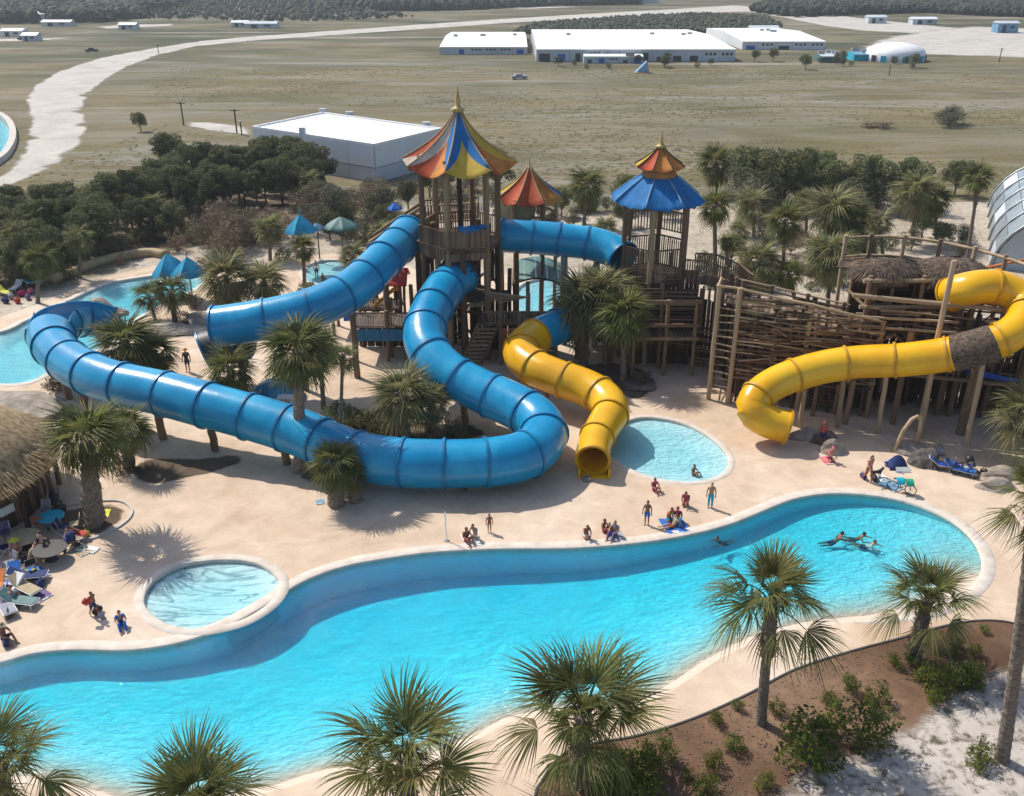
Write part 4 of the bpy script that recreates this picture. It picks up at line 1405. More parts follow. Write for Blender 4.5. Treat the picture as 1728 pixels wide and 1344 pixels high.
for s in range(8):
    cloth(T2, 'canopy_panel', 'cloth_blue', lambda u, v, s=s: skirt(u, v, s), 7, 8)
    MB().tube([skirt(0, v / 6, s) + Vector((0, 0, .03)) for v in range(7)], .07, 6).build('ridge_rope', 'cloth_sky', T2, True)
zc0, zc1, zf = ZAT(C2, 281), ZAT(C2, 247), ZAT(C2, 222)
striped_roof(T2, C2, 8, 43 * mp2, zc0, zc1, R(-112), ['cloth_orange', 'cloth_orange', 'cloth_brown', 'cloth_red', 'cloth_yellow', 'cloth_yellow', 'cloth_yellow', 'cloth_red'], .12, 1.5, .2, rope='wood_dark')
b = MB()
b.lathe([(24 * mp2, zs - .15), (30 * mp2, zs + .15), (25 * mp2, zs + .5), (31 * mp2, zc0 - .25), (40 * mp2, zc0 - .02)], 16, (C2.x, C2.y, 0))
b.build('cap_drum', 'cloth_brown', T2, True)
finial(T2, C2, zc1 - .15, zf - zc1 + .15, .3)
pr2 = 57 * mp2
Q6 = []
for k in range(6):
    a = R(-104 + 60 * k)
    p = Vector((C2.x + pr2 * math.cos(a), C2.y + pr2 * math.sin(a), 0))
    Q6.append(p)
    log('roof_post', p + Vector((0, 0, -.3)), p + Vector((0, 0, ze + .5)), .2, T2, 'wood' if k else 'wood_light')
    for zz in (.5, .95):
        pass
for k in range(6):
    a, b2 = Q6[k], Q6[(k + 1) % 6]
    for z in (zd,):
        up = Vector((0, 0, z))
        railing(T2, a + up, b2 + up, zu - zd - .1, .2, bal='wood_plank')
        plank('rim_beam', a + up - Vector((0, 0, .25)), b2 + up - Vector((0, 0, .25)), .2, .45, T2, 'wood_dark')
    up = Vector((0, 0, zu + .3))
    if k in (1, 2, 3, 4):
        railing(T2, a + up, b2 + up, 1.7, .26)
    plank('tie_beam', a + Vector((0, 0, ze - .1)), b2 + Vector((0, 0, ze - .1)), .12, .22, T2)
    plank('tie_beam', a + Vector((0, 0, zd * .5)), b2 + Vector((0, 0, zd * .5)), .16, .32, T2, 'wood')
    log('brace', a + Vector((0, 0, .3)), b2 + Vector((0, 0, zd * .5)), .08, T2, 'wood_dark')
    log('brace', b2 + Vector((0, 0, zd * .52)), a + Vector((0, 0, zd - .4)), .08, T2, 'wood_dark')
poly_deck(T2, C2, pr2 + .4, zd, R(-104), 6, mat='wood_dark')
poly_deck(T2, C2, pr2 - .1, zd * .5, R(-104), 6, mat='wood_dark')
# lower room with boarded back
for i in range(23):
    x = C2.x - 4.0 + i * .36
    plank('wall_board', (x, C2.y + 1.9, .1), (x, C2.y + 1.9, zd - .3), .33, .06, T2, 'wood_dark')
rng = random.Random(11)
for i in range(16):
    x = C2.x - 3.2 + i * .42
    if i % 4 != 1:
        plank('wall_board', (x, C2.y - 2.0, zd * .5), (x, C2.y - 2.0, zd - .4 - rng.uniform(0, 1.2)), .3, .06, T2, 'wood_dark')
for dx, dy, r in ((3.6, -3.0, .2), (4.9, -2.2, .2), (.4, -3.4, .18), (-3.4, -2.6, .17), (6.0, .5, .2)):
    log('prop_post', C2 + Vector((dx, dy, -.2)), C2 + Vector((dx - .1, dy, zd - .1 + rng.uniform(-.3, .6))), r, T2, 'wood')
for k in range(12):
    a = C2 + Vector((rng.uniform(-4, 5), rng.uniform(-3.6, -2), rng.uniform(.8, 5.5)))
    log('strut', a, a + Vector((rng.uniform(-3, 3), rng.uniform(-.4, .4), rng.uniform(-.7, .9))), rng.uniform(.05, .1), T2, rng.choice(['wood', 'wood_dark']))
for i in range(13):
    z = zd * .5 + .25 + i * .25
    log('cladding_log', C2 + Vector((-3.0, -3.3, z)), C2 + Vector((3.1, -3.5 + rng.uniform(-.1, .1), z + rng.uniform(-.12, .12))), .1, T2, rng.choice(['wood', 'wood_dark']))
for i in range(10):
    z = .5 + i * .32
    log('cladding_log', C2 + Vector((3.0, -3.0, z)), C2 + Vector((6.2, -4.6, z + rng.uniform(-.2, .2))), .1, T2, rng.choice(['wood', 'wood_dark']))
# balcony room on posts in front of the tower foot
for i in range(12):
    plank('floor_plank', (C2.x - 1.9 + i * .42, C2.y - 5.0, zd * .46), (C2.x - 1.9 + i * .42, C2.y - 2.4, zd * .46), .4, .09, T2, 'wood_plank')
for dx, dy in ((-1.9, -4.9), (.6, -4.9), (2.8, -4.9), (-1.9, -2.6), (2.8, -2.6)):
    log('prop_post', C2 + Vector((dx, dy, -.2)), C2 + Vector((dx, dy, zd * .92)), .15, T2, 'wood')
for z in (.46, .62, .9):
    plank('tie_beam', C2 + Vector((-2.2, -5.0, zd * z)), C2 + Vector((3.1, -5.0, zd * z)), .14, .26, T2, 'wood')
    plank('tie_beam', C2 + Vector((-2.0, -5.0, zd * z)), C2 + Vector((-2.0, -2.2, zd * z)), .14, .26, T2, 'wood')
for i in range(13):
    plank('wall_board', C2 + Vector((-1.8 + i * .38, -2.6, .05)), C2 + Vector((-1.8 + i * .38, -2.6, zd * .9)), .36, .06, T2, 'wood_dark')
for i in range(16):
    plank('wall_board', C2 + Vector((2.9 + i * .3, -1.2 - .12 * i, .05)), C2 + Vector((2.9 + i * .3, -1.2 - .12 * i, zd * .8 - .06 * i)), .29, .06, T2, 'wood_dark')
for i in range(9):
    log('ramp_post', C2 + Vector((3.2 + .42 * i, -2.6 - .3 * i, -.2)), C2 + Vector((3.2 + .42 * i, -2.6 - .3 * i, zd - .1 * i)), .1, T2, 'wood')
# ramp curving down to the log fort
rampline = [Q6[1] + Vector((0, 0, zd)), P(1178, 478, zd - .5), P(1200, 492, zd - 1.0), P(1222, 505, zd - 1.2)]
rampline = catmull([Vector((C2.x + 2.4, C2.y - 1.6, zd)), Vector((C2.x + 4.2, C2.y - 1.9, zd - .1)), Vector((C2.x + 5.6, C2.y - 3.2, zd - .5)), Vector((C2.x + 6.4, C2.y - 4.6, zd - .9))], 5)
for i in range(len(rampline) - 1):
    a, b2 = rampline[i], rampline[i + 1]
    plank('ramp_plank', (a + b2) / 2 + Vector((-.0, -.9, 0)), (a + b2) / 2 + Vector((.9, 1.0, 0)), .5, .08, T2, 'wood_dark')
    for off in (Vector((-.3, -.9, 0)), Vector((.8, .9, 0))):
        log('rail', a + off + Vector((0, 0, 1.9)), b2 + off + Vector((0, 0, 1.9)), .07, T2)
        for f in (0, .5):
            p = a.lerp(b2, f) + off
            plank('baluster', p, p + Vector((0, 0, 1.9)), .1, .05, T2)

# ================================================================== LOG FORT
A = P(1195, 674)
B = P(1640, 727)
e = (B - A).normalized()
nb = Vector((-e.y, e.x, 0))
if nb.y < 0:
    nb = -nb
FG = thing('log_fort', A, 'sprawling brown log and stick fort behind the long yellow slide', 'fort')
def G(s, d=0.0, z=0.0):
    return A + e * s + nb * d + Vector((0, 0, z))
rng = random.Random(21)
# end bay: two tall posts with rungs
zt = ZAT(A, 482)
for s, d in ((0, 0), (1.45, -.3), (0, 2.6), (1.5, 2.8)):
    log('post', G(s, d, -.3), G(s + .05, d, zt - d * .12), .17, FG, 'wood_light' if d <= 0 else 'wood')
for i in range(13):
    z = .7 + i * .55
    log('rung', G(-.1, .05, z + rng.uniform(-.08, .08)), G(1.55, -.25, z + rng.uniform(-.12, .12)), .055, FG, rng.choice(['wood', 'wood_light']))
for i in range(24):
    log('stick', G(rng.uniform(-.1, .2), .1, 1 + i * .3), G(rng.uniform(-.1, .1), 2.6, 1.1 + i * .3 + rng.uniform(-.2, .2)), .05, FG, rng.choice(['wood', 'wood_light', 'wood_dark']))
log('rail', G(-.1, 0, zt - .1), G(-.05, 2.8, zt - .3), .09, FG, 'wood_light')
# lattice wall
tops = [(1.45, zt - .05), (4.2, zt - .5), (6.4, zt - .75), (9.0, zt - 1.2), (11.2, zt - 1.5)]
for s, z in tops:
    log('post', G(s, 0, -.3), G(s + .08, 0.05, z), .17, FG, rng.choice(['wood', 'wood_light']))
prev = (-.1, zt)
for s, z in tops:
    log('rail', G(prev[0], -.1, prev[1] - .02), G(s, -.1, z - .02), .1, FG, 'wood_light')
    prev = (s, z)
for (s0, z0), (s1, z1) in zip(tops[:-1], tops[1:]):
    n = int((min(z0, z1) - 2.0) / .15)
    for i in range(n):
        z = 2.1 + i * .15
        if rng.random() < .1:
            continue
        k = rng.choice(['wood', 'wood', 'wood_dark', 'wood_light', 'wood_plank'])
        k = 'wood' if k == 'wood_plank' else k
        log('stick', G(s0 - rng.uniform(0, .3), rng.uniform(-.2, .1), z + rng.uniform(-.2, .2)), G(s1 + rng.uniform(0, .3), rng.uniform(-.2, .1), z + rng.uniform(-.25, .25)), rng.uniform(.045, .085), FG, k)
    nbd = int((s1 - s0) / .34)
    for i in range(nbd):
        s = s0 + (i + .5) * (s1 - s0) / nbd
        if (i * 5) % 7 != 2:
            plank('backing_board', G(s, .75 + rng.uniform(-.1, .1), rng.uniform(0, .6)), G(s, .75, min(z0, z1) - rng.uniform(.8, 2.4)), .33, .05, FG, rng.choice(['wood_dark', 'wood_plank']))
    for i in range(3):
        s = s0 + (s1 - s0) * (i + .6) / 3.2
        log('upright', G(s, .2, -.2), G(s + rng.uniform(-.15, .15), .2, rng.uniform(5.5, 8)), rng.uniform(.07, .12), FG, rng.choice(['wood', 'wood_dark']))
for k in range(56):
    s = rng.uniform(1.4, 9.5)
    z = rng.uniform(2.6, zt - 1.2)
    log('stick', G(s, rng.uniform(-.35, -.15), z), G(s + rng.uniform(.8, 2.8), rng.uniform(-.35, -.15), z + rng.uniform(-.6, .6)), rng.uniform(.035, .07), FG, rng.choice(['wood', 'wood_light', 'wood_dark']))
# back boarding added to block light and keep the inside dark
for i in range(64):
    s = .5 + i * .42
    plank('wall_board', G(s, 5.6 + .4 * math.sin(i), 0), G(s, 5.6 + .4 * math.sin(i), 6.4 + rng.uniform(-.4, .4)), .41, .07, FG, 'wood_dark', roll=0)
# decks
for i in range(62):
    s = 1.8 + i * .42
    plank('deck_plank', G(s, .5, 6.1 + .012 * (i % 2)), G(s, 6.2, 6.2), .405, .09, FG, 'wood_dark' if i % 3 else 'wood_plank', roll=0)
for i in range(60):
    s = 1.8 + i * .42
    plank('deck_plank', G(s, 1.4, 3.2 + .012 * (i % 2)), G(s, 5.4, 3.2), .405, .09, FG, 'wood_dark')
# beams and posts along the front right
zb = ZAT(G(14), 494)
for s0, s1, z, r in ((9.0, 24, zb - .7, .17), (9.0, 24, zb - 2.9, .12), (9.0, 16, zb - 2.2, .1), (3, 12, 3.3, .12), (11, 25, 3.6, .16), (10.5, 17, zb - 1.5, .07)):
    log('beam', G(s0, .1, z), G(s1, .25, z + rng.uniform(-.3, .3)), r, FG, rng.choice(['wood', 'wood_light']))
for px, rowb, rowt, d, r in ((1370, 702, 640, -.6, .15), (1425, 716, 640, 0, .2), (1506, 716, 560, .3, .2), (1549, 728, 440, -.2, .17), (1621, 733, 560, 0, .33), (1440, 690, 455, 2.0, .2), (1580, 700, 500, 1.6, .22),
                             (1600, 702, 500, 1.8, .2), (1655, 705, 505, 1.6, .16), (1700, 735, 520, .2, .22)):
    p = P(px, rowb)
    log('post', p + Vector((0, 0, -.3)), p + Vector((.12, 0, ZAT(p, rowt))), r, FG, 'wood' if r != .17 else 'wood_light')
for k in range(46):
    s = rng.uniform(8.5, 22)
    z = rng.uniform(4.0, 8.2)
    ln = rng.uniform(1.2, 4.2)
    log('stick', G(s, rng.uniform(.2, 2.4), z), G(s + ln, rng.uniform(.2, 2.4), z + rng.uniform(-.5, .5)), rng.uniform(.035, .075), FG, rng.choice(['wood', 'wood_dark', 'wood', 'wood_light']))
for k in range(12):
    s = rng.uniform(8.5, 22)
    log('brace', G(s, .4, rng.uniform(3.8, 5.2)), G(s + rng.choice([-1, 1]) * rng.uniform(1.5, 3), .5, rng.uniform(6, 8)), .07, FG, rng.choice(['wood', 'wood_dark']))
for k in range(44):
    s = 8.8 + k * .33
    z0 = 3.3 + rng.uniform(0, .5)
    plank('paling', G(s, .8 + .4 * math.sin(k), z0), G(s + rng.uniform(-.1, .1), .8 + .4 * math.sin(k), z0 + rng.uniform(1.2, 2.6)), .16, .05, FG, rng.choice(['wood_plank', 'wood_dark', 'wood_plank']))
for i in range(70):  # dark boards added under the deck to stand in for deep shade
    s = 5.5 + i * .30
    plank('shade_board', G(s, 3.9 + .15 * math.sin(i * 2.1), 0), G(s, 3.9 + .15 * math.sin(i * 2.1), 3.1), .30, .06, FG, 'wood_dark')
# upper cabin the yellow slide starts from
cbx = P(1560, 500, 9.0)
for i in range(24):
    x = cbx.x - 3.6 + i * .32
    plank('cabin_board', (x, cbx.y + 3.6, 6.2), (x, cbx.y + 3.6, 10.0), .31, .06, FG, 'wood_dark')
    if i % 5 > 1:
        plank('cabin_board', (x, cbx.y + .7, 6.2), (x, cbx.y + .7, 8.0 + .5 * math.sin(i * 1.9)), .3, .06, FG, 'wood_dark' if i % 2 else 'wood_plank')
for dx, dy in ((-3.7, .5), (0, .5), (3.7, .5), (-3.7, 3.7), (3.7, 3.7)):
    log('cabin_post', (cbx.x + dx, cbx.y + dy, 5.8), (cbx.x + dx, cbx.y + dy, 10.3), .15, FG, 'wood')
for z in (8.1, 10.0):
    log('cabin_beam', (cbx.x - 4.2, cbx.y + .35, z), (cbx.x + 4.2, cbx.y + .35, z), .15, FG, 'wood_light')
    log('cabin_beam', (cbx.x - 3.8, cbx.y, z), (cbx.x - 3.8, cbx.y + 4, z), .12, FG, 'wood')
# walk deck with rail behind the stick wall
zw = zt - 1.6
for i in range(22):
    plank('walk_plank', G(.6 + i * .4, 1.0, zw - .06 * i), G(.6 + i * .4, 3.6, zw - .06 * i), .38, .08, FG, 'wood_plank' if i % 3 else 'wood_dark')
for k in range(4):
    log('post', G(1.0 + k * 2.6, 3.7, -.2), G(1.0 + k * 2.6, 3.7, zw + 1.2 - .4 * k), .14, FG, 'wood')
for dz in (.35, .75, 1.1):
    log('rail', G(.8, 3.7, zw + dz), G(9.2, 3.7, zw + dz - 1.3), .07, FG, 'wood_light' if dz > 1 else 'wood')
for i in range(26):
    plank('wall_board', G(.8 + i * .34, 3.75, .1), G(.8 + i * .34, 3.75, zw - .1 - .05 * i), .33, .05, FG, 'wood_dark')
for k in range(8):
    s = 10.4 + k * 1.5
    log('post', G(s, 4.2, 5.8), G(s + rng.uniform(-.1, .1), 4.2, 8.6 + rng.uniform(-.5, .9)), .12, FG, rng.choice(['wood', 'wood_light']))
    log('brace', G(s, 4.1, 6.2), G(s + 1.5, 4.1, 8.2), .06, FG, 'wood')
for dz in (7.2, 7.8, 8.4):
    log('rail', G(10.2, 4.2, dz), G(21.5, 4.2, dz + .2), .08, FG, rng.choice(['wood', 'wood_light']))
# slatted gate under the slide
for i in range(11):
    plank('gate_slat', G(7.0, .1, .4 + i * .27), G(9.2, .15, .4 + i * .27), .07, .05, FG, 'wood_plank')
for k in range(30):
    s = 9.5 + k * .5
    log('upright', G(s, 3.4 + rng.uniform(-.6, .6), -.2), G(s, 3.6, rng.uniform(2.2, 3.3)), rng.uniform(.06, .12), FG, 'wood_dark')
# blue pipes under the upper bend
for k in range(3):
    log('blue_pipe', G(17.2, -.3 + .25 * k, 4.6 - .22 * k), G(23.5, .1 + .25 * k, 3.7 - .22 * k), .075, FG, 'bike_blue')
# back gallery with curved pole railing
zg = ZAT(G(14, 11), 446)
gal = [G(8.6, 10.5, zg), G(10.5, 11.6, zg), G(13, 12, zg), G(15.5, 11.4, zg), G(17.8, 10.0, zg), G(19.6, 8.2, zg), G(21.0, 6.4, zg)]
gl = catmull(gal, 4)
for i in range(len(gl) - 1):
    a, b2 = gl[i], gl[i + 1]
    log('rail', a + Vector((0, 0, 1.75)), b2 + Vector((0, 0, 1.75)), .12, FG, 'wood_light')
    log('rail', a + Vector((0, 0, .25)), b2 + Vector((0, 0, .25)), .1, FG, 'wood_light')
    for j in range(4):
        p = a.lerp(b2, j / 4)
        plank('gallery_plank', p + nb * .2, p - nb * 2.2 - e * .2, .46, .09, FG, 'wood_plank')
    if i % 4 == 0:
        log('post', a + Vector((0, 0, -zg - .2)), a + Vector((0, 0, 2.0)), .16, FG, 'wood' if i % 8 else 'wood_light')
log('rail', P(1668, 452, zg + .5), P(1760, 432, zg + .5), .1, FG, 'orange')
log('post', P(1664, 470, zg - .6), P(1668, 450, zg + .6), .12, FG, 'orange')
# dark thatch mounds over the deck
def thatch_mound(root, c, rx, ry, h, n, mat, name='thatch_roof', seed=1, ln=.9):
    rg = random.Random(seed)
    b = MB()
    b.blob(c, rx, ry, h, 18, 8, .06, rg)
    for i in range(n):
        a, th = rg.uniform(0, 2 * math.pi), math.acos(rg.uniform(.02, 1))
        nrm = Vector((math.cos(a) * math.sin(th), math.sin(a) * math.sin(th), math.cos(th)))
        p = Vector((c[0] + rx * nrm.x, c[1] + ry * nrm.y, c[2] + h * nrm.z))
        dn = Vector((math.cos(a), math.sin(a), -.6 - rg.random())).normalized()
        w = Vector((-math.sin(a), math.cos(a), 0)) * rg.uniform(.02, .05)
        q2 = p + dn * ln * rg.uniform(.5, 1) + nrm * .1
        b.add([p - w + nrm * .05, p + w + nrm * .05, q2], [(0, 1, 2)])
    return b.build(name, mat, root)
M['thatch_dark'] = pm('old_dark_thatch', [(0.045, 0.03, 0.022), (0.095, 0.066, 0.048), (0.17, 0.125, 0.09)], 3.0, 0.95, 0.6, 'Position')
thatch_mound(FG, (cbx.x - 1.9, cbx.y + 2.2, 10.0), 2.5, 1.9, 1.0, 1100, 'thatch_dark', seed=1)
thatch_mound(FG, (cbx.x + 2.4, cbx.y + 1.9, 9.9), 2.7, 2.2, 1.2, 1200, 'thatch_dark', seed=2)
thatch_mound(FG, G(11.0, 2.6, 6.2), 1.6, 1.4, .9, 500, 'thatch_dark', seed=4)
thatch_mound(FG, G(18.4, 1.8, 5.6), 1.2, 1.2, 1.6, 500, 'thatch', seed=3)

# grey arched hall at the far right edge, only its end in view
hc = P(1684, 470)
HA = thing('arched_hall', (hc.x + 6, hc.y + 6, 0), 'grey panelled arched hall rising beyond the log fort', 'building')
W, Hh, Ln = 8.6, 6.9, 30
axis = Vector((.45, 1, 0)).normalized()
sd = Vector((axis.y, -axis.x, 0))
o0 = Vector((hc.x + W, hc.y, 0))
N = 12
for j in range(N):
    a, a2 = math.pi - math.pi * j / N, math.pi - math.pi * (j + 1) / N
    for k in range(5):
        q0, q1 = k * Ln / 5 + .04, (k + 1) * Ln / 5 - .04
        b = MB()
        vs = []
        for rr in (1.0, .985):
            for (aa, l) in ((a, q0), (a2 + .012, q0), (a2 + .012, q1), (a, q1)):
                vs.append(o0 + sd * (W * rr * math.cos(aa)) + axis * l + Vector((0, 0, Hh * rr * math.sin(aa))))
        b.add(vs, [(0, 1, 2, 3), (7, 6, 5, 4), (0, 4, 5, 1), (1, 5, 6, 2), (2, 6, 7, 3), (3, 7, 4, 0)])
        b.build('roof_panel', 'glassy' if (j * 3 + k) % 5 else 'wall_pale', HA)
for k in range(6):
    b = MB()
    b.tube([o0 + sd * (W * 1.01 * math.cos(math.pi - math.pi * j / 16)) + axis * (k * Ln / 5) + Vector((0, 0, Hh * 1.01 * math.sin(math.pi * j / 16))) for j in range(17)], .12, 6)
    b.build('arch_rib', 'steel', HA, True)
b = MB()
b.add([o0 + sd * (W * .97 * math.cos(math.pi - math.pi * j / 16)) + axis * .3 + Vector((0, 0, Hh * .97 * math.sin(math.pi * j / 16))) for j in range(17)], [tuple(range(17))])
b.build('end_wall', 'wall_pale', HA)
# ================================================================== PALMS
def frond_mesh(name, nl, pet, droop, mat, seed, spread=R(112), blade=0.55, tipdroop=0.35, hang=0.0):
    """fan frond along +X, total length about 1: petiole then a folded fan of leaflets"""
    rg = random.Random(seed)
    b = MB()
    pp = [Vector((pet * t, 0.0, pet * (0.10 * math.sin(t * 3.0)) - droop * pet * t * t)) for t in (0, .35, .7, 1)]
    b.tube(pp, [.016, .011, .009, .007], 3, False)
    hub = pp[-1]
    tz = (pp[-1] - pp[-2]).normalized()
    for i in range(nl):
        a = -spread + 2 * spread * (i + .5) / nl + rg.uniform(-.03, .03)
        L = blade * (0.70 + .30 * math.cos(a * .8)) * rg.uniform(.88, 1.08)
        dirv = Vector((math.cos(a), math.sin(a), 0))
        nrm = Vector((-math.sin(a), math.cos(a), 0))
        td = tipdroop * rg.uniform(.6, 1.5)
        wmax = L * .45 * (2 * spread / nl) * .52
        rows = []
        for s, w in ((0.03, .12), (.42, 1.0), (.74, .62), (1.0, .06)):
            c = hub + dirv * (s * L) + Vector((0, 0, .30 * abs(math.sin(a)) * s * L - td * L * s ** 2.4 - hang * L * s)) + tz * 0.0
            tw = Vector((0, 0, (.35 if i % 2 else -.35) * w * wmax))
            rows.append((c - nrm * w * wmax + tw, c + nrm * w * wmax - tw))
        vs = [p for r in rows for p in r]
        b.add(vs, [(0, 1, 3, 2), (2, 3, 5, 4), (4, 5, 7, 6)])
    return b.mesh(name, mat)

FR = {}
for key, mat in (('g', 'frond'), ('p', 'frond_pale')):
    FR[key] = [frond_mesh('frond', 44, .44, .12, mat, 1 + k, tipdroop=.3 + .15 * k, blade=.62) for k in range(3)]
    FR[key + 'd'] = [frond_mesh('frond', 36, .48, .42, mat, 11 + k, tipdroop=.85, spread=R(85), blade=.58, hang=.2) for k in range(2)]
    FR[key + 's'] = [frond_mesh('frond', 26, .34, .2, mat, 31 + k, tipdroop=.55 + .2 * k, blade=.7, spread=R(100)) for k in range(3)]
FR['x'] = [frond_mesh('dead_frond', 14, .45, .5, 'frond_dead', 21 + k, tipdroop=1.0, spread=R(60), blade=.55, hang=.3) for k in range(3)]

def trunk_mesh(h, r0, r1, seed, boot_from=0.5, boot_r=1.45, n=12):
    """tapered, ringed trunk along +Z with a shaggy thicker upper part"""
    rg = random.Random(seed)
    b = MB()
    rows = max(10, int(h / .22))
    vs, fs = [], []
    ph = rg.uniform(0, 6)
    for i in range(rows + 1):
        t = i / rows
        r = r0 * (1 - t) + r1 * t
        r *= 1 + .35 * max(0, 1 - t * rows / 3.0) * .6
        shag = 0.0
        if t > boot_from:
            r *= 1 + (boot_r - 1) * min(1, (t - boot_from) / .08) * (1 - .25 * (t - boot_from) / (1 - boot_from + 1e-6))
            shag = .16
        ring = .035 * (1 if i % 2 else -1)
        for j in range(n):
            a = 2 * math.pi * j / n + (.26 if i % 2 else 0) * (1 if shag else .2)
            q = r * (1 + ring + rg.uniform(-shag - .03, shag + .03))
            vs.append((q * math.cos(a) + .04 * math.sin(ph + t * 4) * h * .15, q * math.sin(a), t * h - .25 * (1 - t)))
    for i in range(rows):
        for j in range(n):
            a, c = i * n + j, i * n + (j + 1) % n
            fs.append((a, c, c + n, a + n))
    fs.append(tuple(range(rows * n, rows * n + n)))
    b.add(vs, fs)
    return b

def boots_mesh(h, r0, r1, seed, t0, t1, n, boot_r=1.3):
    """old leaf bases sticking out of the upper trunk"""
    rg = random.Random(seed + 9)
    b = MB()
    for i in range(n):
        t = t0 + (t1 - t0) * (i + rg.random()) / n
        a = i * 2.39996
        r = (r0 * (1 - t) + r1 * t) * boot_r
        z = t * h
        d = Vector((math.cos(a), math.sin(a), 0))
        s = Vector((-math.sin(a), math.cos(a), 0)) * rg.uniform(.035, .06)
        ln = rg.uniform(.16, .34)
        p0 = d * r * .75 + Vector((0, 0, z))
        p1 = d * (r + ln * .55) + Vector((0, 0, z + ln * rg.uniform(.4, 1.0)))
        u = Vector((0, 0, .03))
        b.add([p0 - s, p0 + s, p1 + s * .5, p1 - s * .5, p0 + u, p1 + u], [(0, 1, 2, 3), (0, 3, 5, 4), (1, 4, 5, 2)])
    return b

_pc = [0]
def palm(base_px, crown_px, rad_px, label, kind='g', n=26, trunk=.17, boot_from=.55, boot_r=1.4, short=False, dead=3, group=None, low=-38, z0=0.0, top_r=None, tmat='bark'):
    _pc[0] += 1
    sd = _pc[0] * 7
    rg = random.Random(sd)
    base = P(*base_px)
    h = ZAT(base, crown_px[1])
    top = Vector((0, base.y, h))
    top.x = XAT(top, crown_px[0])
    rad = rad_px * MPP(top) * (1.05 if base_px[1] > 900 else .92)
    root = thing('palm_tree', (base.x, base.y, z0), label, 'palm tree', group)
    d = top - base
    q = d.to_track_quat('Z', 'Y').to_matrix().to_4x4()
    ln = d.length
    mw = Matrix.Translation(base + Vector((0, 0, z0))) @ q
    big = rad_px > 60 and base_px[1] > 900
    if big:
        n = int(n * .72)
        rad *= .88
    tm = trunk_mesh(ln, trunk * 1.15, (top_r or trunk * .85), sd, boot_from, boot_r, 14 if big else 9)
    put('trunk', tm.mesh('trunk', tmat, False), root, mw)
    bt = boots_mesh(ln, trunk * 1.15, trunk * .85, sd, max(.05, boot_from), 1.0, 90 if big else 30, boot_r)
    o = put('leaf_bases', bt.mesh('leaf_bases', 'boots'), root, mw)
    o['kind'] = 'stuff'
    tp = top + Vector((0, 0, z0))
    for i in range(n):
        f = (i + .5) / n
        az = i * 2.39996 + rg.uniform(-.25, .25)
        el = R(84 - (84 - low) * f ** (1.35 if big else 1.05) + rg.uniform(-9, 9))
        if short:
            me = rg.choice(FR[kind + 's'])
        else:
            me = rg.choice(FR[kind] if f < .72 else FR[kind + 'd'])
        sc = rad * rg.uniform(.82, 1.1) * (min(1, .68 + f) if big else 1)
        m = Matrix.Translation(tp + Vector((math.cos(az) * trunk * .5, math.sin(az) * trunk * .5, -.35 * f))) @ Matrix.Rotation(az, 4, 'Z') @ Matrix.Rotation(-el, 4, 'Y') @ Matrix.Rotation(rg.uniform(-.5, .5), 4, 'X') @ Matrix.Scale(sc, 4)
        put('frond', me, root, m)
    if big:
        for i in range(5):
            az, el = i * 1.25 + rg.uniform(-.2, .2), R(rg.uniform(-25, 35))
            m = Matrix.Translation(tp) @ Matrix.Rotation(az, 4, 'Z') @ Matrix.Rotation(-el, 4, 'Y') @ Matrix.Rotation(rg.uniform(-.5, .5), 4, 'X') @ Matrix.Scale(rad * rg.uniform(.42, .6), 4)
            put('frond', rg.choice(FR[kind + 's']), root, m)
    for i in range(dead):
        az = rg.uniform(0, 6.28)
        el = R(rg.uniform(-75, -48))
        m = Matrix.Translation(tp + Vector((0, 0, -.4))) @ Matrix.Rotation(az, 4, 'Z') @ Matrix.Rotation(-el, 4, 'Y') @ Matrix.Scale(rad * rg.uniform(.6, .85), 4)
        put('dead_frond', rg.choice(FR['x']), root, m)
    return root

# row along the mulch bed and the near shore
palm((30, 1480), (0, 1292), 135, 'palm at the bathing beach with drooping dark fronds over the corner water', n=26, trunk=.22)
palm((345, 1640), (345, 1362), 148, 'palm with upright fan fronds rising from below over the blue pool', n=26, low=-10, trunk=.22)
palm((690, 1500), (682, 1282), 158, 'full palm with one tall upright fan beside the sandy beach', n=28, trunk=.24)
palm((975, 1325), (985, 1205), 152, 'stout palm with thick shaggy trunk at the rounded bed tip', n=30, trunk=.30, boot_from=.18, boot_r=1.35, low=-14)
palm((1284, 1222), (1302, 1012), 122, 'slim palm with shaggy upper trunk standing in the mulch bed edge', n=29, trunk=.21, boot_from=.55, boot_r=1.5, low=-18)
palm((1540, 1112), (1566, 1012), 92, 'short stout palm with ringed trunk near the pool corner', n=28, trunk=.27, boot_from=.05, boot_r=1.1, low=-16)
palm((1690, 1283), (1752, 838), 92, 'very tall leaning palm rising from the white sand', n=24, trunk=.24, boot_from=.9, boot_r=1.2, tmat='bark')
palm((1765, 790), (1732, 693), 68, 'bright fronded palm in front of the log fort', kind='p', n=26, trunk=.2, low=-50)
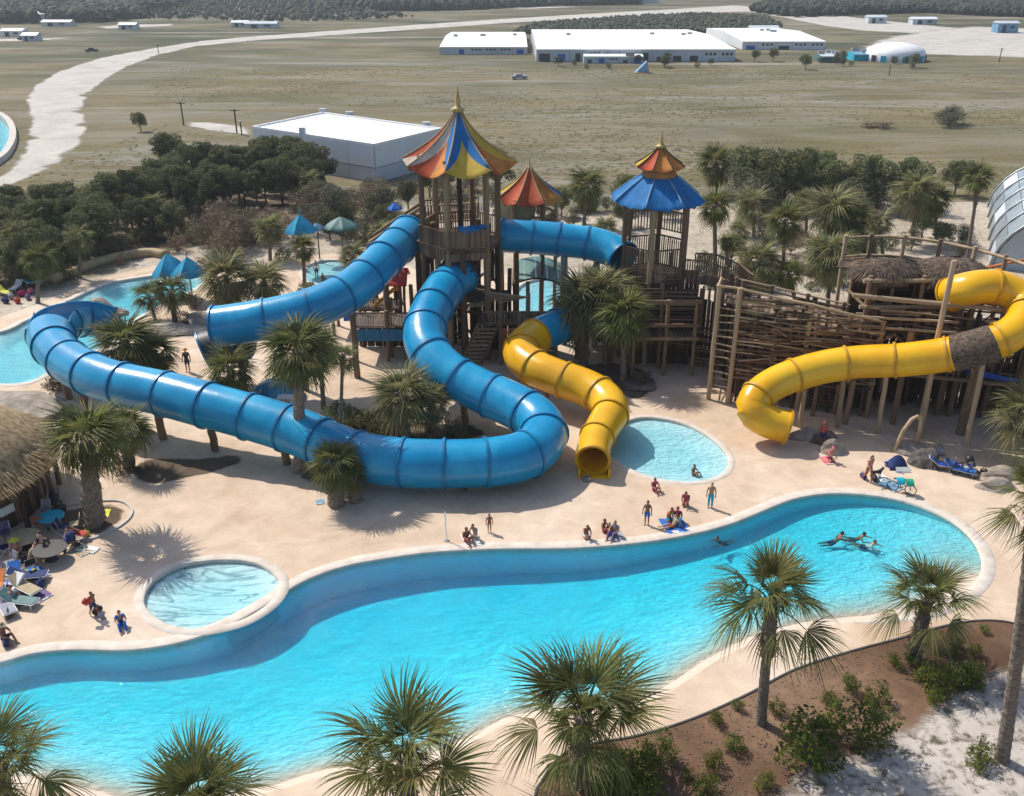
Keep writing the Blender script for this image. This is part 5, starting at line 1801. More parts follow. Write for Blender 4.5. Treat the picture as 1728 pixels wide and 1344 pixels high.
# around the slides
palm((158, 886), (148, 738), 82, 'thick shaggy trunked palm in the kerbed island beside the thatched hut', n=30, trunk=.42, boot_from=.02, boot_r=1.3, short=True, dead=6)
palm((217, 790), (214, 722), 52, 'small palm under the blue slide behind the kerbed island', n=24, trunk=.26, short=True, boot_from=.1)
palm((215, 652), (212, 578), 66, 'bushy palm between the lazy river and the blue slide, taller of the pair', n=34, trunk=.26, short=True, boot_from=.1, dead=8, low=-55)
palm((262, 648), (260, 592), 48, 'bushy palm between the lazy river and the blue slide, lower of the pair', n=30, trunk=.24, short=True, boot_from=.1, dead=6, low=-55)
palm((295, 545), (288, 490), 40, 'small palm on the rocky river island with green crown', n=24, trunk=.2, short=True)
palm((262, 540), (250, 497), 34, 'small palm on the rocky river island with ragged crown', n=20, trunk=.14, short=True, dead=5)
palm((390, 522), (382, 470), 58, 'dense green palm clump beside the blue umbrellas, wider crown', n=36, trunk=.24, short=True, kind='p', low=-55)
palm((450, 520), (446, 475), 50, 'dense green palm clump beside the blue umbrellas, narrower crown', n=34, trunk=.24, short=True, kind='p', low=-55)
palm((398, 692), (388, 622), 54, 'palm growing up behind the blue slide, crown leaning over it', n=32, trunk=.2, short=True, low=-50)
palm((506, 796), (503, 588), 74, 'tall straight palm with grey trunk rising in front of both blue slides', n=36, trunk=.36, short=True, boot_from=.72, boot_r=1.2, low=-50)
palm((546, 690), (540, 585), 48, 'slender palm just behind the tall straight palm', n=30, trunk=.16, short=True, low=-50, boot_from=.8)
palm((573, 770), (578, 600), 32, 'thin stemmed palm with pale small crown', n=20, trunk=.12, short=True, kind='p', boot_from=.9)
palm((568, 852), (566, 782), 52, 'short palm with shaggy skirt in front of the blue tube', n=34, trunk=.34, short=True, boot_from=.02, boot_r=1.35, dead=9, low=-45)
palm((600, 846), (596, 802), 26, 'tiny dry palm beside the short shaggy palm', n=14, trunk=.26, short=True, boot_from=.02, dead=8, low=-45)
palm((684, 740), (680, 668), 66, 'wide palm inside the blue slide bend', n=36, trunk=.26, short=True, kind='p', low=-50, boot_from=.05)
palm((722, 732), (728, 680), 48, 'smaller palm inside the blue slide bend', n=30, trunk=.18, short=True, kind='p', low=-50)
palm((985, 614), (985, 510), 76, 'bushy pale palm with brown trunk standing beside the yellow slide', n=40, trunk=.3, short=True, kind='p', low=-58, dead=8, boot_from=.1)
palm((1022, 616), (1020, 495), 66, 'bushy pale palm, hindmost of the clump beside the yellow slide', n=36, trunk=.22, short=True, kind='p', low=-58, dead=5)
palm((1052, 642), (1052, 530), 60, 'bushy olive palm in the litter bed beside the yellow slide', n=34, trunk=.22, short=True, low=-58, dead=6)
# behind the towers
palm((985, 385), (990, 312), 40, 'lone palm with dark crown behind the red tent', n=30, trunk=.2, short=True, dead=6, low=-50)
palm((1022, 428), (1022, 385), 28, 'low pale palm between the red tent and the blue skirted tower', n=24, trunk=.16, short=True, kind='p')
palm((1207, 470), (1206, 348), 36, 'tall bare stemmed palm beside the blue skirted tower', n=30, trunk=.22, short=True, boot_from=.9, low=-50)
palm((1210, 330), (1208, 275), 42, 'dry skirted palm at the edge of the grey scrub', n=30, trunk=.22, short=True, dead=10, low=-45)
for bx, by, cx, cy, r, k, lab in ((1272, 400, 1270, 348, 40, 'p', 'pale palm among the scrub, nearest the grey bushes'), (1322, 445, 1324, 372, 42, 'g', 'dark palm with dry trunk skirt in the palm grove'),
                               (1405, 450, 1405, 358, 58, 'p', 'widest pale palm of the grove behind the log fort'), (1444, 452, 1442, 368, 36, 'g', 'dark palm tucked behind the widest pale palm'), (1397, 520, 1402, 428, 62, 'p', 'pale palm standing against the back of the log fort'),
                               (1280, 510, 1282, 442, 50, 'p', 'leafy low palm behind the fort stick wall'), (1345, 520, 1330, 462, 32, 'g', 'small dark palm between two pale palms of the grove'),
                               (1538, 412, 1548, 325, 46, 'p', 'pale palm with dry skirt behind the fort gallery'), (1580, 410, 1578, 335, 36, 'g', 'dark palm touching the pale palm behind the fort gallery'), (1628, 470, 1652, 298, 32, 'g', 'tall thin leaning palm near the arched hall'),
                               (456, 440, 454, 385, 32, 'p', 'small palm beside the dry brown thicket'), (514, 488, 512, 418, 28, 'g', 'dark small palm between splash pool and umbrellas'),
                               (596, 470, 596, 432, 32, 'p', 'low bright palm above the straight blue slide'), (64, 512, 64, 438, 36, 'g', 'slim palm at the edge of the dark woods'),
                               (1228, 470, 1226, 408, 14, 'g', 'thin sapling palm behind the timber ramp'), (700, 300, 690, 262, 0, 'g', '')):
    if r:
        palm((bx, by), (cx, cy), r, lab, kind=k, n=30, trunk=.18, short=True, dead=6 if 'dry' in lab else 3, low=-52, boot_from=.7)

# ================================================================== BROADLEAF TREES AND SHRUBS
def leaf_cloud(centers, nleaf, size, seed, up=.35):
    """numpy leaf quads on the shells of clumps: verts, faces"""
    rs = np.random.RandomState(seed)
    C = np.array([c[:3] for c in centers])
    Rr = np.array([c[3] for c in centers])
    w = Rr ** 2
    idx = rs.choice(len(centers), nleaf, p=w / w.sum())
    d = rs.normal(size=(nleaf, 3))
    d /= np.linalg.norm(d, axis=1)[:, None]
    rad = Rr[idx] * (0.55 + 0.5 * rs.rand(nleaf) ** .6)
    pos = C[idx] + d * rad[:, None] * np.array([1, 1, .8])
    nn = d + rs.normal(size=(nleaf, 3)) * .8
    nn[:, 2] += up
    nn /= np.linalg.norm(nn, axis=1)[:, None]
    t = np.cross(nn, rs.normal(size=(nleaf, 3)))
    t /= np.linalg.norm(t, axis=1)[:, None] + 1e-9
    bt = np.cross(nn, t)
    s = size * (0.6 + .8 * rs.rand(nleaf))[:, None]
    v = np.stack([pos - t * s, pos - bt * s * .45, pos + t * s, pos + bt * s * .45], 1).reshape(-1, 3)
    f = np.arange(nleaf * 4).reshape(-1, 4)
    return v, f

def np_mesh(name, v, f, mat):
    me = bpy.data.meshes.new(name)
    me.vertices.add(len(v))
    me.vertices.foreach_set('co', v.astype(np.float32).ravel())
    k = f.shape[1]
    me.loops.add(f.size)
    me.loops.foreach_set('vertex_index', f.astype(np.int32).ravel())
    me.polygons.add(len(f))
    me.polygons.foreach_set('loop_start', np.arange(0, f.size, k, dtype=np.int32))
    me.polygons.foreach_set('loop_total', np.full(len(f), k, dtype=np.int32))
    me.update()
    me.validate()
    me.materials.append(M[mat])
    return me

def tree_proto(seed, h, w, nclump, nleaf, lsize, leaf, trunk_h=.35, tr=.16, bark='barkbrown', flatness=.55):
    rg = random.Random(seed)
    cl = []
    for i in range(nclump):
        a = i * 2.4 + rg.uniform(-.5, .5)
        t = (i + .5) / nclump
        rr = w * .5 * math.sqrt(rg.uniform(.05, 1)) * (1 - .35 * abs(t - .4))
        z = h * (trunk_h + (1 - trunk_h) * (.12 + .74 * t))
        cl.append((rr * math.cos(a), rr * math.sin(a), z, w * rg.uniform(.14, .25)))
    cl.append((rg.uniform(-.2, .2) * w * .3, 0, h * .88, w * .2))
    b = MB()
    b.tube([(0, 0, -.3), (.05 * w * .2, 0, h * trunk_h * .6), (rg.uniform(-.1, .1), rg.uniform(-.1, .1), h * trunk_h), (0, 0, h * .8)], [tr * 1.3, tr, tr * .85, tr * .3], 7)
    for c in cl:
        st = Vector((0, 0, h * trunk_h * rg.uniform(.55, 1.2)))
        en = Vector(c[:3])
        md = st.lerp(en, .5) + Vector((0, 0, -.08 * h * rg.random()))
        b.tube([st, md, en], [tr * .5, tr * .32, tr * .1], 5, False)
        for k in range(3):
            b.tube([en, en + Vector((rg.uniform(-1, 1), rg.uniform(-1, 1), rg.uniform(-.3, 1))) * c[3]], [tr * .1, .012], 4, False)
    return b.mesh('trunk', bark, True), np_mesh('crown', *leaf_cloud(cl, nleaf, lsize, seed), leaf)

PROTO = {
    'dark': [tree_proto(s, 7.0, 5.2, 17, 5200, .17, 'leaf_dark', .30) for s in (1, 2, 3)],
    'mid': [tree_proto(s, 6.4, 5.0, 15, 4300, .17, 'leaf_mid', .34) for s in (4, 5, 6)],
    'tall': [tree_proto(s, 8.0, 3.6, 14, 3400, .17, 'leaf_dark', .38, .14) for s in (7, 8)],
    'grey': [tree_proto(s, 4.6, 4.6, 16, 2800, .12, 'leaf_grey', .16, .09, 'barkbrown') for s in (9, 10, 11)],
    'brown': [tree_proto(s, 4.2, 4.6, 15, 2600, .12, 'leaf_brown', .14, .08, 'barkbrown') for s in (12, 13)],
    'bush': [tree_proto(s, 1.0, 1.3, 12, 900, .055, 'leaf_shrub', .08, .03) for s in (14, 15, 16)],
    'olive': [tree_proto(s, 1.4, 2.2, 12, 1300, .085, 'leaf_mid', .06, .04) for s in (17, 18)],
    'drybush': [tree_proto(s, 1.2, 1.8, 11, 900, .075, 'leaf_brown', .06, .04) for s in (19, 20)],
}
_tc = [0]
def plant(kind, pos, sc, name, label, cat, group=None, sxy=1.0):
    _tc[0] += 1
    rg = random.Random(_tc[0])
    tr, cr = PROTO[kind][_tc[0] % len(PROTO[kind])]
    rz = rg.uniform(0, 6.28)
    root = thing(name, pos, label, cat, group)
    m = Matrix.Translation(Vector(pos)) @ Matrix.Rotation(rz, 4, 'Z') @ Matrix.Diagonal((sc * sxy, sc * sxy, sc, 1))
    put('trunk' if cat == 'tree' else 'stems', tr, root, m)
    put('crown' if cat == 'tree' else 'foliage', cr, root, m)
    return root

def wood(pts_px, count, kinds, scale, seed, label, group, mind=2.2, name='tree'):
    rg = random.Random(seed)
    lp = [P(x, y) for x, y in pts_px]
    xs, ys = [p.x for p in lp], [p.y for p in lp]
    placed, tries = [], 0
    while len(placed) < count and tries < 6000:
        tries += 1
        q2 = (rg.uniform(min(xs), max(xs)), rg.uniform(min(ys), max(ys)))
        if not inside(q2, lp) or any((q2[0] - a) ** 2 + (q2[1] - b2) ** 2 < mind ** 2 for a, b2 in placed):
            continue
        placed.append(q2)
        k = rg.choice(kinds)
        lab = label[k] if isinstance(label, dict) else label
        plant(k, (q2[0], q2[1], 0), rg.uniform(*scale), name, lab, 'tree', group + ', ' + k)

G1 = 'trees of the wood between the lazy river and the warehouse'
wood([(-120, 505), (0, 500), (100, 470), (190, 440), (260, 420), (330, 400), (420, 365), (520, 345), (560, 330), (520, 312), (430, 318), (330, 335), (230, 350), (100, 375), (-120, 400)], 70, ['dark', 'dark', 'mid', 'tall'], (.62, .92), 41,
     {'dark': 'dense dark green tree in the wood beyond the lazy river', 'mid': 'lighter green tree in the wood beyond the lazy river', 'tall': 'narrow upright tree in the wood beyond the lazy river'}, G1, 2.0)
wood([(230, 345), (330, 330), (430, 315), (540, 325), (540, 308), (430, 300), (330, 305), (240, 318)], 14, ['dark', 'dark', 'mid'], (.66, .95), 42,
     {'dark': 'big dark tree along the warehouse side of the wood', 'mid': 'big mid green tree along the warehouse side of the wood'}, 'trees beside the warehouse', 3.0)
wood([(330, 430), (380, 400), (440, 395), (470, 410), (420, 440), (360, 445)], 7, ['brown'], (.8, 1.1), 43, 'dry brown leafless tree in the thicket behind the umbrellas', 'dry brown thicket', 2.0)
wood([(500, 370), (560, 350), (640, 345), (690, 352), (680, 385), (600, 400), (520, 405)], 10, ['grey', 'brown', 'grey'], (.8, 1.1), 44,
     {'grey': 'grey leafed scrubby tree left of the striped tower', 'brown': 'brown scrubby tree left of the striped tower'}, 'scrub beside the striped tower', 2.2)
wood([(680, 330), (720, 322), (800, 318), (850, 322), (850, 345), (780, 350), (700, 350)], 7, ['mid', 'grey'], (.6, .8), 45,
     {'mid': 'green bushy tree seen between the posts of the striped tower', 'grey': 'grey bushy tree seen between the posts of the striped tower'}, 'trees behind the striped tower', 2.4)
wood([(1230, 345), (1290, 330), (1380, 325), (1450, 330), (1480, 345), (1440, 362), (1350, 360), (1250, 372)], 20, ['grey', 'grey', 'mid'], (.9, 1.25), 46,
     {'grey': 'grey twiggy scrub tree in the thicket behind the palm grove', 'mid': 'green tree in the thicket behind the palm grove'}, 'thicket behind the palm grove', 2.2)
wood([(1470, 360), (1540, 345), (1570, 352), (1560, 375), (1500, 385)], 4, ['dark', 'grey'], (.75, .95), 47,
     {'dark': 'dark green tree behind the fort gallery', 'grey': 'grey scrub tree behind the fort gallery'}, 'trees behind the fort gallery', 2.2)
wood([(1040, 350), (1080, 340), (1150, 345), (1180, 355), (1150, 375), (1060, 370)], 5, ['mid', 'grey'], (.5, .75), 48,
     {'mid': 'green bushy tree behind the blue skirted tower', 'grey': 'grey bushy tree behind the blue skirted tower'}, 'trees behind the blue skirted tower', 2.2)
wood([(1225, 420), (1300, 395), (1400, 385), (1490, 385), (1480, 450), (1420, 480), (1300, 480), (1235, 470)], 17, ['grey', 'mid', 'brown'], (.38, .66), 51,
     {'grey': 'grey bushy sapling among the trunks of the palm grove', 'mid': 'green bushy sapling among the trunks of the palm grove', 'brown': 'dry brown sapling among the trunks of the palm grove'}, 'saplings in the palm grove', 1.8)
wood([(545, 365), (620, 352), (690, 350), (690, 420), (640, 430), (560, 420)], 12, ['grey', 'mid', 'brown'], (.4, .65), 52,
     {'grey': 'grey sapling around the plank stair', 'mid': 'green sapling around the plank stair', 'brown': 'dry brown sapling around the plank stair'}, 'saplings around the plank stair', 1.8)
wood([(840, 375), (900, 355), (1000, 350), (1060, 360), (1050, 400), (960, 410), (860, 405)], 12, ['grey', 'mid', 'brown'], (.4, .65), 53,
     {'grey': 'grey sapling behind the red tent', 'mid': 'green sapling behind the red tent', 'brown': 'dry brown sapling behind the red tent'}, 'saplings behind the red tent', 1.8)
wood([(1500, 420), (1560, 400), (1640, 410), (1640, 440), (1560, 440)], 6, ['grey', 'mid'], (.4, .6), 54,
     {'grey': 'grey sapling below the arched hall', 'mid': 'green sapling below the arched hall'}, 'saplings below the arched hall', 1.8)
for bx, by, cx, cy, r, lab in ((135, 470, 132, 400, 30, 'palm standing among the dark trees near the river bank wall'), (260, 400, 258, 345, 26, 'palm half hidden in the middle of the wood'), (520, 350, 522, 305, 26, 'palm at the wood edge below the warehouse'), (20, 470, 22, 395, 30, 'palm at the back of the wood by the lounger row'),
                               (1360, 400, 1362, 340, 32, 'palm between the grey thicket and the widest pale palm'), (1490, 430, 1484, 375, 30, 'palm leaning over the gallery corner'), (640, 430, 642, 392, 26, 'small palm at the foot of the plank stair'), (1250, 440, 1248, 390, 26, 'small palm beside the pale one near the grey bushes')):
    palm((bx, by), (cx, cy), r, lab, kind='p', n=26, trunk=.17, short=True, dead=4, low=-52, boot_from=.7)
plant('mid', P(238, 222), .55, 'tree', 'small lone tree standing in the open field', 'tree')
plant('mid', P(285, 292), .95, 'tree', 'big spreading tree at the field edge of the wood', 'tree')
plant('dark', P(468, 312), 1.0, 'tree', 'tallest dark tree rising in front of the white warehouse', 'tree')
plant('dark', P(1610, 330), .7, 'tree', 'round dark tree beside the tall thin leaning palm', 'tree')
plant('grey', P(1600, 210), .75, 'shrub', 'wide dark bush alone on the open field', 'shrub', sxy=2.0)
plant('drybush', P(1480, 216), .9, 'shrub', 'low dark brushwood heap on the dry field', 'shrub', sxy=3.5)
plant('grey', P(1600, 215), .6, 'shrub', 'twiggy bush beside the lone dark bush', 'shrub', sxy=1.6)

# shrubs in the mulch bed
shr = [(1365, 1292, 2.0, 'biggest leafy shrub at the white sand edge'), (1450, 1258, 1.85, 'broad leafy shrub beside the biggest one'), (1388, 1242, .9, 'small shrub tucked behind the broad shrubs'),
       (1585, 1170, 1.25, 'bushy shrub of the clump below the stout palm'), (1622, 1158, 1.15, 'bushy shrub of the clump, nearest the leaning palm'), (1560, 1150, .9, 'light shrub of the clump below the stout palm'), (1640, 1165, .8, 'yellowish shrub beside the clump'),
       (1575, 1190, .8, 'low front shrub of the clump'), (1110, 1290, 1.15, 'upright dark shrub beside the stout palm trunk'), (1040, 1308, 1.2, 'leafy shrub at the foot of the stout palm'), (1075, 1325, 1.4, 'yellow green shrub near the bed tip'),
       (1030, 1340, 1.2, 'low shrub at the bed tip'), (1095, 1352, 1.2, 'half hidden shrub below the yellow green one'), (1434, 1168, .75, 'small shrub on bare mulch near the white stones'), (1478, 1190, .9, 'rounded shrub in the middle of the mulch'),
       (1400, 1188, .55, 'tiny shrub beside the rounded one'), (1202, 1300, .8, 'dark sparse shrub on the lower mulch'), (1238, 1268, .75, 'sprawling small shrub below the slim palm'), (1208, 1222, .55, 'tiny tuft beside the bed edging'),
       (1245, 1200, .5, 'little tuft near the slim palm'), (1310, 1205, .6, 'grassy tuft at the slim palm foot'), (1643, 1108, .6, 'small dark shrub near the bed corner'), (1612, 1092, .5, 'round tuft near the bed corner'),
       (1605, 1108, .5, 'yellow tuft near the bed corner'), (1535, 1118, .6, 'leafy tuft at the stout palm foot'), (1508, 1125, .55, 'pale tuft beside the stout palm foot'), (1660, 1070, .4, 'low tuft by the dark edging corner'),
       (1190, 1338, .8, 'dry shrub at the lower edge of the mulch'), (1290, 1330, .6, 'thin shrub on pale soil'), (1160, 1318, .5, 'seedling tuft on the lower mulch'), (1650, 1290, .9, 'grey tuft on the white sand beside the leaning trunk'), (1470, 1205, .5, 'tuft below the rounded shrub')]
for x, y, s, lab in shr:
    plant('bush', P(x, y) + Vector((0, 0, .05)), s * 1.05, 'shrub', lab, 'shrub', 'shrubs in the mulch bed', sxy=random.uniform(.85, 1.15))
# undergrowth between the slides
for x, y, s, k, lab in ((600, 728, 1.0, 'olive', 'olive bush inside the slide bend, beside the brown rock'), (640, 735, 1.2, 'olive', 'dark bush inside the slide bend'), (570, 712, .9, 'olive', 'bush behind the thin stemmed palm'), (770, 735, .9, 'drybush', 'dry bush inside the slide bend near the palm'),
                        (735, 742, .7, 'drybush', 'dry tuft at the slide bend'), (520, 505, 1.0, 'olive', 'rounded bush above the straight blue slide'), (350, 455, 1.0, 'drybush', 'dry bush beside the blue umbrella'), (110, 470, .9, 'olive', 'green bush on the bank of the lazy river'),
                        (210, 438, .7, 'drybush', 'orange brown bush on the river bank'), (310, 545, .8, 'drybush', 'red brown tuft on the river island'), (330, 520, .8, 'drybush', 'dry tuft near the river island palm'), (420, 700, .9, 'drybush', 'dry bush under the blue slide'),
                        (1085, 650, .8, 'drybush', 'dry bush in the litter bed near the palms'), (900, 610, .8, 'drybush', 'straw coloured tuft beside the yellow slide bend'), (1190, 470, .9, 'olive', 'bush beside the timber ramp'), (1240, 480, .8, 'drybush', 'reddish bush behind the fort stick wall'),
                        (1460, 430, .9, 'olive', 'bush behind the fort gallery corner'), (1300, 480, .8, 'olive', 'leafy bush at the low palm foot'), (1500, 420, .9, 'olive', 'dark bush behind the gallery rail'), (205, 800, .8, 'drybush', 'dry bush behind the kerbed island'),
                        (90, 660, .8, 'drybush', 'straw tuft on the rocks beside the river'), (480, 440, .9, 'olive', 'bush beside the splash pool'), (620, 412, 1.1, 'drybush', 'dry brush by the plank stair'), (655, 420, 1.0, 'olive', 'olive bush by the plank stair')):
    plant(k, P(x, y), s * 1.1, 'shrub', lab, 'shrub', 'undergrowth between the slides')
UND = [(30, 478), (75, 468), (120, 452), (150, 440), (180, 430), (205, 420), (240, 412), (280, 405), (320, 398), (-30, 490), (60, 452), (140, 425), (345, 412), (375, 425), (430, 412), (470, 402), (500, 392), (560, 388), (585, 402), (300, 425), (255, 400), (100, 440)]
for i, (x, yy) in enumerate(UND):
    plant(('olive', 'drybush', 'olive')[i % 3], P(x, yy), 1.1 + .5 * ((i * 7) % 5) / 5, 'shrub', ('low olive bush in the undergrowth at the edge of the wood', 'dry brown bush in the undergrowth at the edge of the wood')[i % 3 == 1], 'shrub', ('olive', 'dry')[i % 3 == 1] + ' undergrowth along the wood edge')
rg = random.Random(15)
for i in range(38):
    x, yy = (rg.uniform(1185, 1480), rg.uniform(385, 500)) if i % 3 else (rg.uniform(560, 700), rg.uniform(370, 430))
    k = rg.choice(['olive', 'drybush', 'drybush'])
    plant(k, P(x, yy), rg.uniform(.5, 1.0), 'shrub', {'olive': 'low green bush on the sandy ground around the palm grove', 'drybush': 'low dry bush on the sandy ground around the palm grove'}[k] if i % 3 else {'olive': 'low green bush below the plank stair', 'drybush': 'low dry bush below the plank stair'}[k], 'shrub', k + (' in the palm grove' if i % 3 else ' below the plank stair'))
# rows of scattered scrub around the far sheds
rg = random.Random(5)
for i in range(26):
    x = rg.uniform(880, 1560)
    yy = rg.uniform(104, 118) if rg.random() < .6 else rg.uniform(96, 106)
    if 1250 > x and yy < 106:
        yy += 6
    plant(rg.choice(['mid', 'grey']), P(x, yy), rg.uniform(.35, .7), 'shrub', 'far scrub bush in front of the long white sheds', 'shrub', 'scrub in front of the far sheds')
# ================================================================== BUILDINGS
def quad_building(name, label, corners, zr, wall, roof, panels=9, para=.25, doors=()):
    """flat roofed hall from four roof corner pixels; walls of separate panels"""
    c = corners
    cen = sum(c, Vector()) / 4
    root = thing(name, (cen.x, cen.y, 0), label, 'building')
    b = MB()
    top = [Vector((p.x, p.y, zr)) for p in c]
    area = sum(c[i].x * c[(i + 1) % 4].y - c[(i + 1) % 4].x * c[i].y for i in range(4))
    if area < 0:
        top.reverse()
    b.add(top + [p - Vector((0, 0, .3)) for p in top], [(0, 1, 2, 3), (7, 6, 5, 4)] + [(i, 4 + i, 4 + (i + 1) % 4, (i + 1) % 4) for i in range(4)])
    b.build('roof', roof, root)
    for i in range(4):
        a, d = top[i], top[(i + 1) % 4]
        nrm = Vector(((d - a).y, -(d - a).x, 0)).normalized()
        n = max(2, int((d - a).length / panels))
        for k in range(n):
            p, q2 = a.lerp(d, k / n), a.lerp(d, (k + 1) / n)
            ex = (q2 - p).normalized() * .03
            plank('wall_panel', Vector((p.x, p.y, zr * .70)) + ex + nrm * .08, Vector((q2.x, q2.y, zr * .70)) - ex + nrm * .08, .16, zr * .58, root, wall)
            plank('wall_panel', Vector((p.x, p.y, zr * .195)) + ex - nrm * .02, Vector((q2.x, q2.y, zr * .195)) - ex - nrm * .02, .16, zr * .39, root, 'wall_pale')
        plank('parapet', Vector((a.x, a.y, zr + .1)), Vector((d.x, d.y, zr + .1)), .3, .35, root, 'white_paint')
    return root, top

fc = P(630, 309)
zr = ZAT(fc, 246)
corn = [P(631, 246, zr), P(744, 219, zr), P(545, 192, zr), P(427, 216, zr)]
WH, wtop = quad_building('warehouse', 'big white flat roofed warehouse with grey walls behind the wood', corn, zr, 'wall_grey', 'white_roof', 5)
vp = P(511, 228, zr)
MB().box((vp.x, vp.y, zr + .5), (.9, .9, 1.3)).build('roof_vent', 'wall_grey', WH)
for x, y in ((590, 196), (720, 214), (545, 191)):
    p = P(x, y, zr)
    MB().box((p.x, p.y, zr + .35), (1.2, .8, .8)).build('roof_unit', 'wall_pale', WH)

def long_shed(label, x0, x1, row_base, row_top, depth, seg_n, wall, roof, seed, ridge=1.2):
    rg = random.Random(seed)
    a, b2 = P(x0, row_base), P(x1, row_base)
    h = ZAT(a, row_top)
    cen = (a + b2) / 2 + Vector((0, depth / 2, 0))
    root = thing('long_shed', (cen.x, cen.y, 0), label, 'building')
    ln = b2.x - a.x
    n = seg_n
    for k in range(n):
        xa, xb = a.x + ln * k / n, a.x + ln * (k + 1) / n
        MB().box(((xa + xb) / 2, a.y, h / 2), (xb - xa - .08, .3, h)).build('wall_panel', wall, root)
        MB().box(((xa + xb) / 2, a.y + depth, h / 2), (xb - xa - .08, .3, h)).build('wall_panel', wall, root)
        if rg.random() < .55:
            w, hh = (xb - xa) * rg.uniform(.3, .7), h * rg.uniform(.35, .7)
            MB().box(((xa + xb) / 2, a.y - .12, hh / 2 + .05), (w, .25, hh)).build('door', 'dark_open' if rg.random() < .6 else 'blue_cloth', root)
        elif rg.random() < .8:
            for j in range(3):
                MB().box((xa + (xb - xa) * (.25 + .25 * j), a.y - .12, h * .6), ((xb - xa) * .16, .2, h * .22)).build('window', 'dark_open', root)
        b = MB()
        za, zb_ = h, h + ridge
        b.add([(xa, a.y - .6, za), (xb, a.y - .6, za), (xb, a.y + depth / 2, zb_), (xa, a.y + depth / 2, zb_), (xb, a.y + depth + .6, za), (xa, a.y + depth + .6, za),
               (xa, a.y - .6, za - .35), (xb, a.y - .6, za - .35)], [(0, 1, 2, 3), (3, 2, 4, 5), (6, 7, 1, 0)])
        b.build('roof_sheet', roof, root)
    for x in (a.x, b2.x):
        b = MB()
        b.add([(x, a.y, 0), (x, a.y + depth, 0), (x, a.y + depth, h), (x, a.y + depth / 2, h + ridge * .98), (x, a.y, h)], [(0, 1, 2, 3, 4)])
        b.build('gable_wall', wall, root)
    for k in range(4):
        MB().box((a.x + ln * rg.uniform(.1, .9), a.y + depth * .5 + rg.uniform(-4, 4), h + ridge * .7 + .4), (1.5, 1.5, 1.2)).build('roof_unit', 'steel', root)
    return root
long_shed('long white roofed shed with pale wall, largest of the far sheds', 905, 1240, 104, 83, 90, 12, 'wall_pale', 'white_roof', 1)
long_shed('white roofed shed with dark glass front beside the long shed', 742, 890, 92, 79, 70, 6, 'wall_pale', 'white_roof', 2)
long_shed('detached white roofed hall behind the right end of the long shed', 1252, 1392, 84, 70, 70, 5, 'wall_grey', 'white_roof', 3)
long_shed('low white lean to with dark doors in front of the long shed', 985, 1085, 107, 95, 6, 5, 'wall_pale', 'white_roof', 4, .4)
long_shed('pale green hut beside the turquoise shed', 1384, 1418, 106, 95, 8, 2, 'mesh_green', 'wall_pale', 5, .5)
long_shed('turquoise shed beneath the white domed roof', 1440, 1470, 103, 92, 8, 2, 'teal', 'cloth_sky', 6, .5)
dm = P(1508, 102)
DM = thing('domed_hall', dm, 'white domed hall at the end of the shed row', 'building')
b = MB()
b.lathe([(9.5, 0), (9.5, 2.2), (8.6, 3.6), (6.2, 4.7), (3.2, 5.3), (.05, 5.5)], 20, dm)
b.build('dome', 'white_paint', DM, True)
for k in range(7):
    a = R(-150 + 20 * k)
    MB().box((dm.x + 9.6 * math.cos(a), dm.y + 9.6 * math.sin(a), 1.0), (.3, 1.6, 1.9), a).build('window', 'teal' if k % 2 else 'dark_open', DM)
def shack(px, py, w, h, d, label, wall='white_paint', roof='white_roof', cat='building', name='shack'):
    p = P(px, py)
    t = thing(name, p, label, cat)
    MB().box((p.x, p.y + d / 2, h / 2), (w, d, h)).build('wall', wall, t)
    b = MB()
    b.add([(p.x - w / 2 - .3, p.y - .3, h), (p.x + w / 2 + .3, p.y - .3, h), (p.x + w / 2 + .3, p.y + d / 2, h + .9), (p.x - w / 2 - .3, p.y + d / 2, h + .9), (p.x + w / 2 + .3, p.y + d + .3, h), (p.x - w / 2 - .3, p.y + d + .3, h)],
          [(0, 1, 2, 3), (3, 2, 4, 5), (0, 3, 5), (1, 4, 2)])
    b.build('roof', roof, t)
    MB().box((p.x - w * .2, p.y - .05, h * .4), (w * .18, .15, h * .8)).build('door', 'dark_open', t)
    wn = MB().box((p.x + w * .2, p.y - .05, h * .58), (w * .2, .15, h * .35)).build('window', 'dark_open', t)
    MB().box((p.x + w * .2, p.y - .1, h * .39), (w * .24, .25, h * .04)).build('sill', 'white_paint', wn, origin=BASE[wn.name].translation)
for a in ((62, 38, 9, 4, 8, 'tiny white house in front of the far pine wood'), (95, 45, 14, 2, 6, 'long low grey house beside the thin pale track', 'wall_pale', 'steel'), (20, 62, 9, 2.2, 6, 'low grey roofed house by the thin pale track'), (50, 70, 6, 2.2, 5, 'small dark hut beside the pale track', 'wall_pale', 'steel'),
          (1700, 56, 9, 4, 6, 'pale blue house on the cleared sand', 'cloth_sky', 'wall_pale'), (318, 4, 16, 4, 9, 'grey roofed barn on the far plain', 'wall_pale', 'steel'), (1065, 6, 40, 5, 14, 'long grey roof on the far plain', 'wall_pale', 'wall_pale'), (1290, 58, 12, 2.5, 6, 'low flat shed beside the forked track', 'wall_pale', 'wall_pale'), (215, 50, 8, 2, 5, 'low grey shed at the track bend', 'wall_pale', 'steel'), (440, 48, 15, 2, 6, 'long low grey shed in the far scrub', 'wall_pale', 'wall_pale'), (405, 46, 8, 2, 5, 'small grey shed in the far scrub', 'wall_pale', 'wall_grey'), (1480, 40, 9, 3, 6, 'low grey hut by the far wood', 'wall_pale', 'wall_pale'), (1560, 42, 12, 2.6, 6, 'long grey hut by the far wood', 'wall_pale', 'wall_grey')):
    shack(*a)

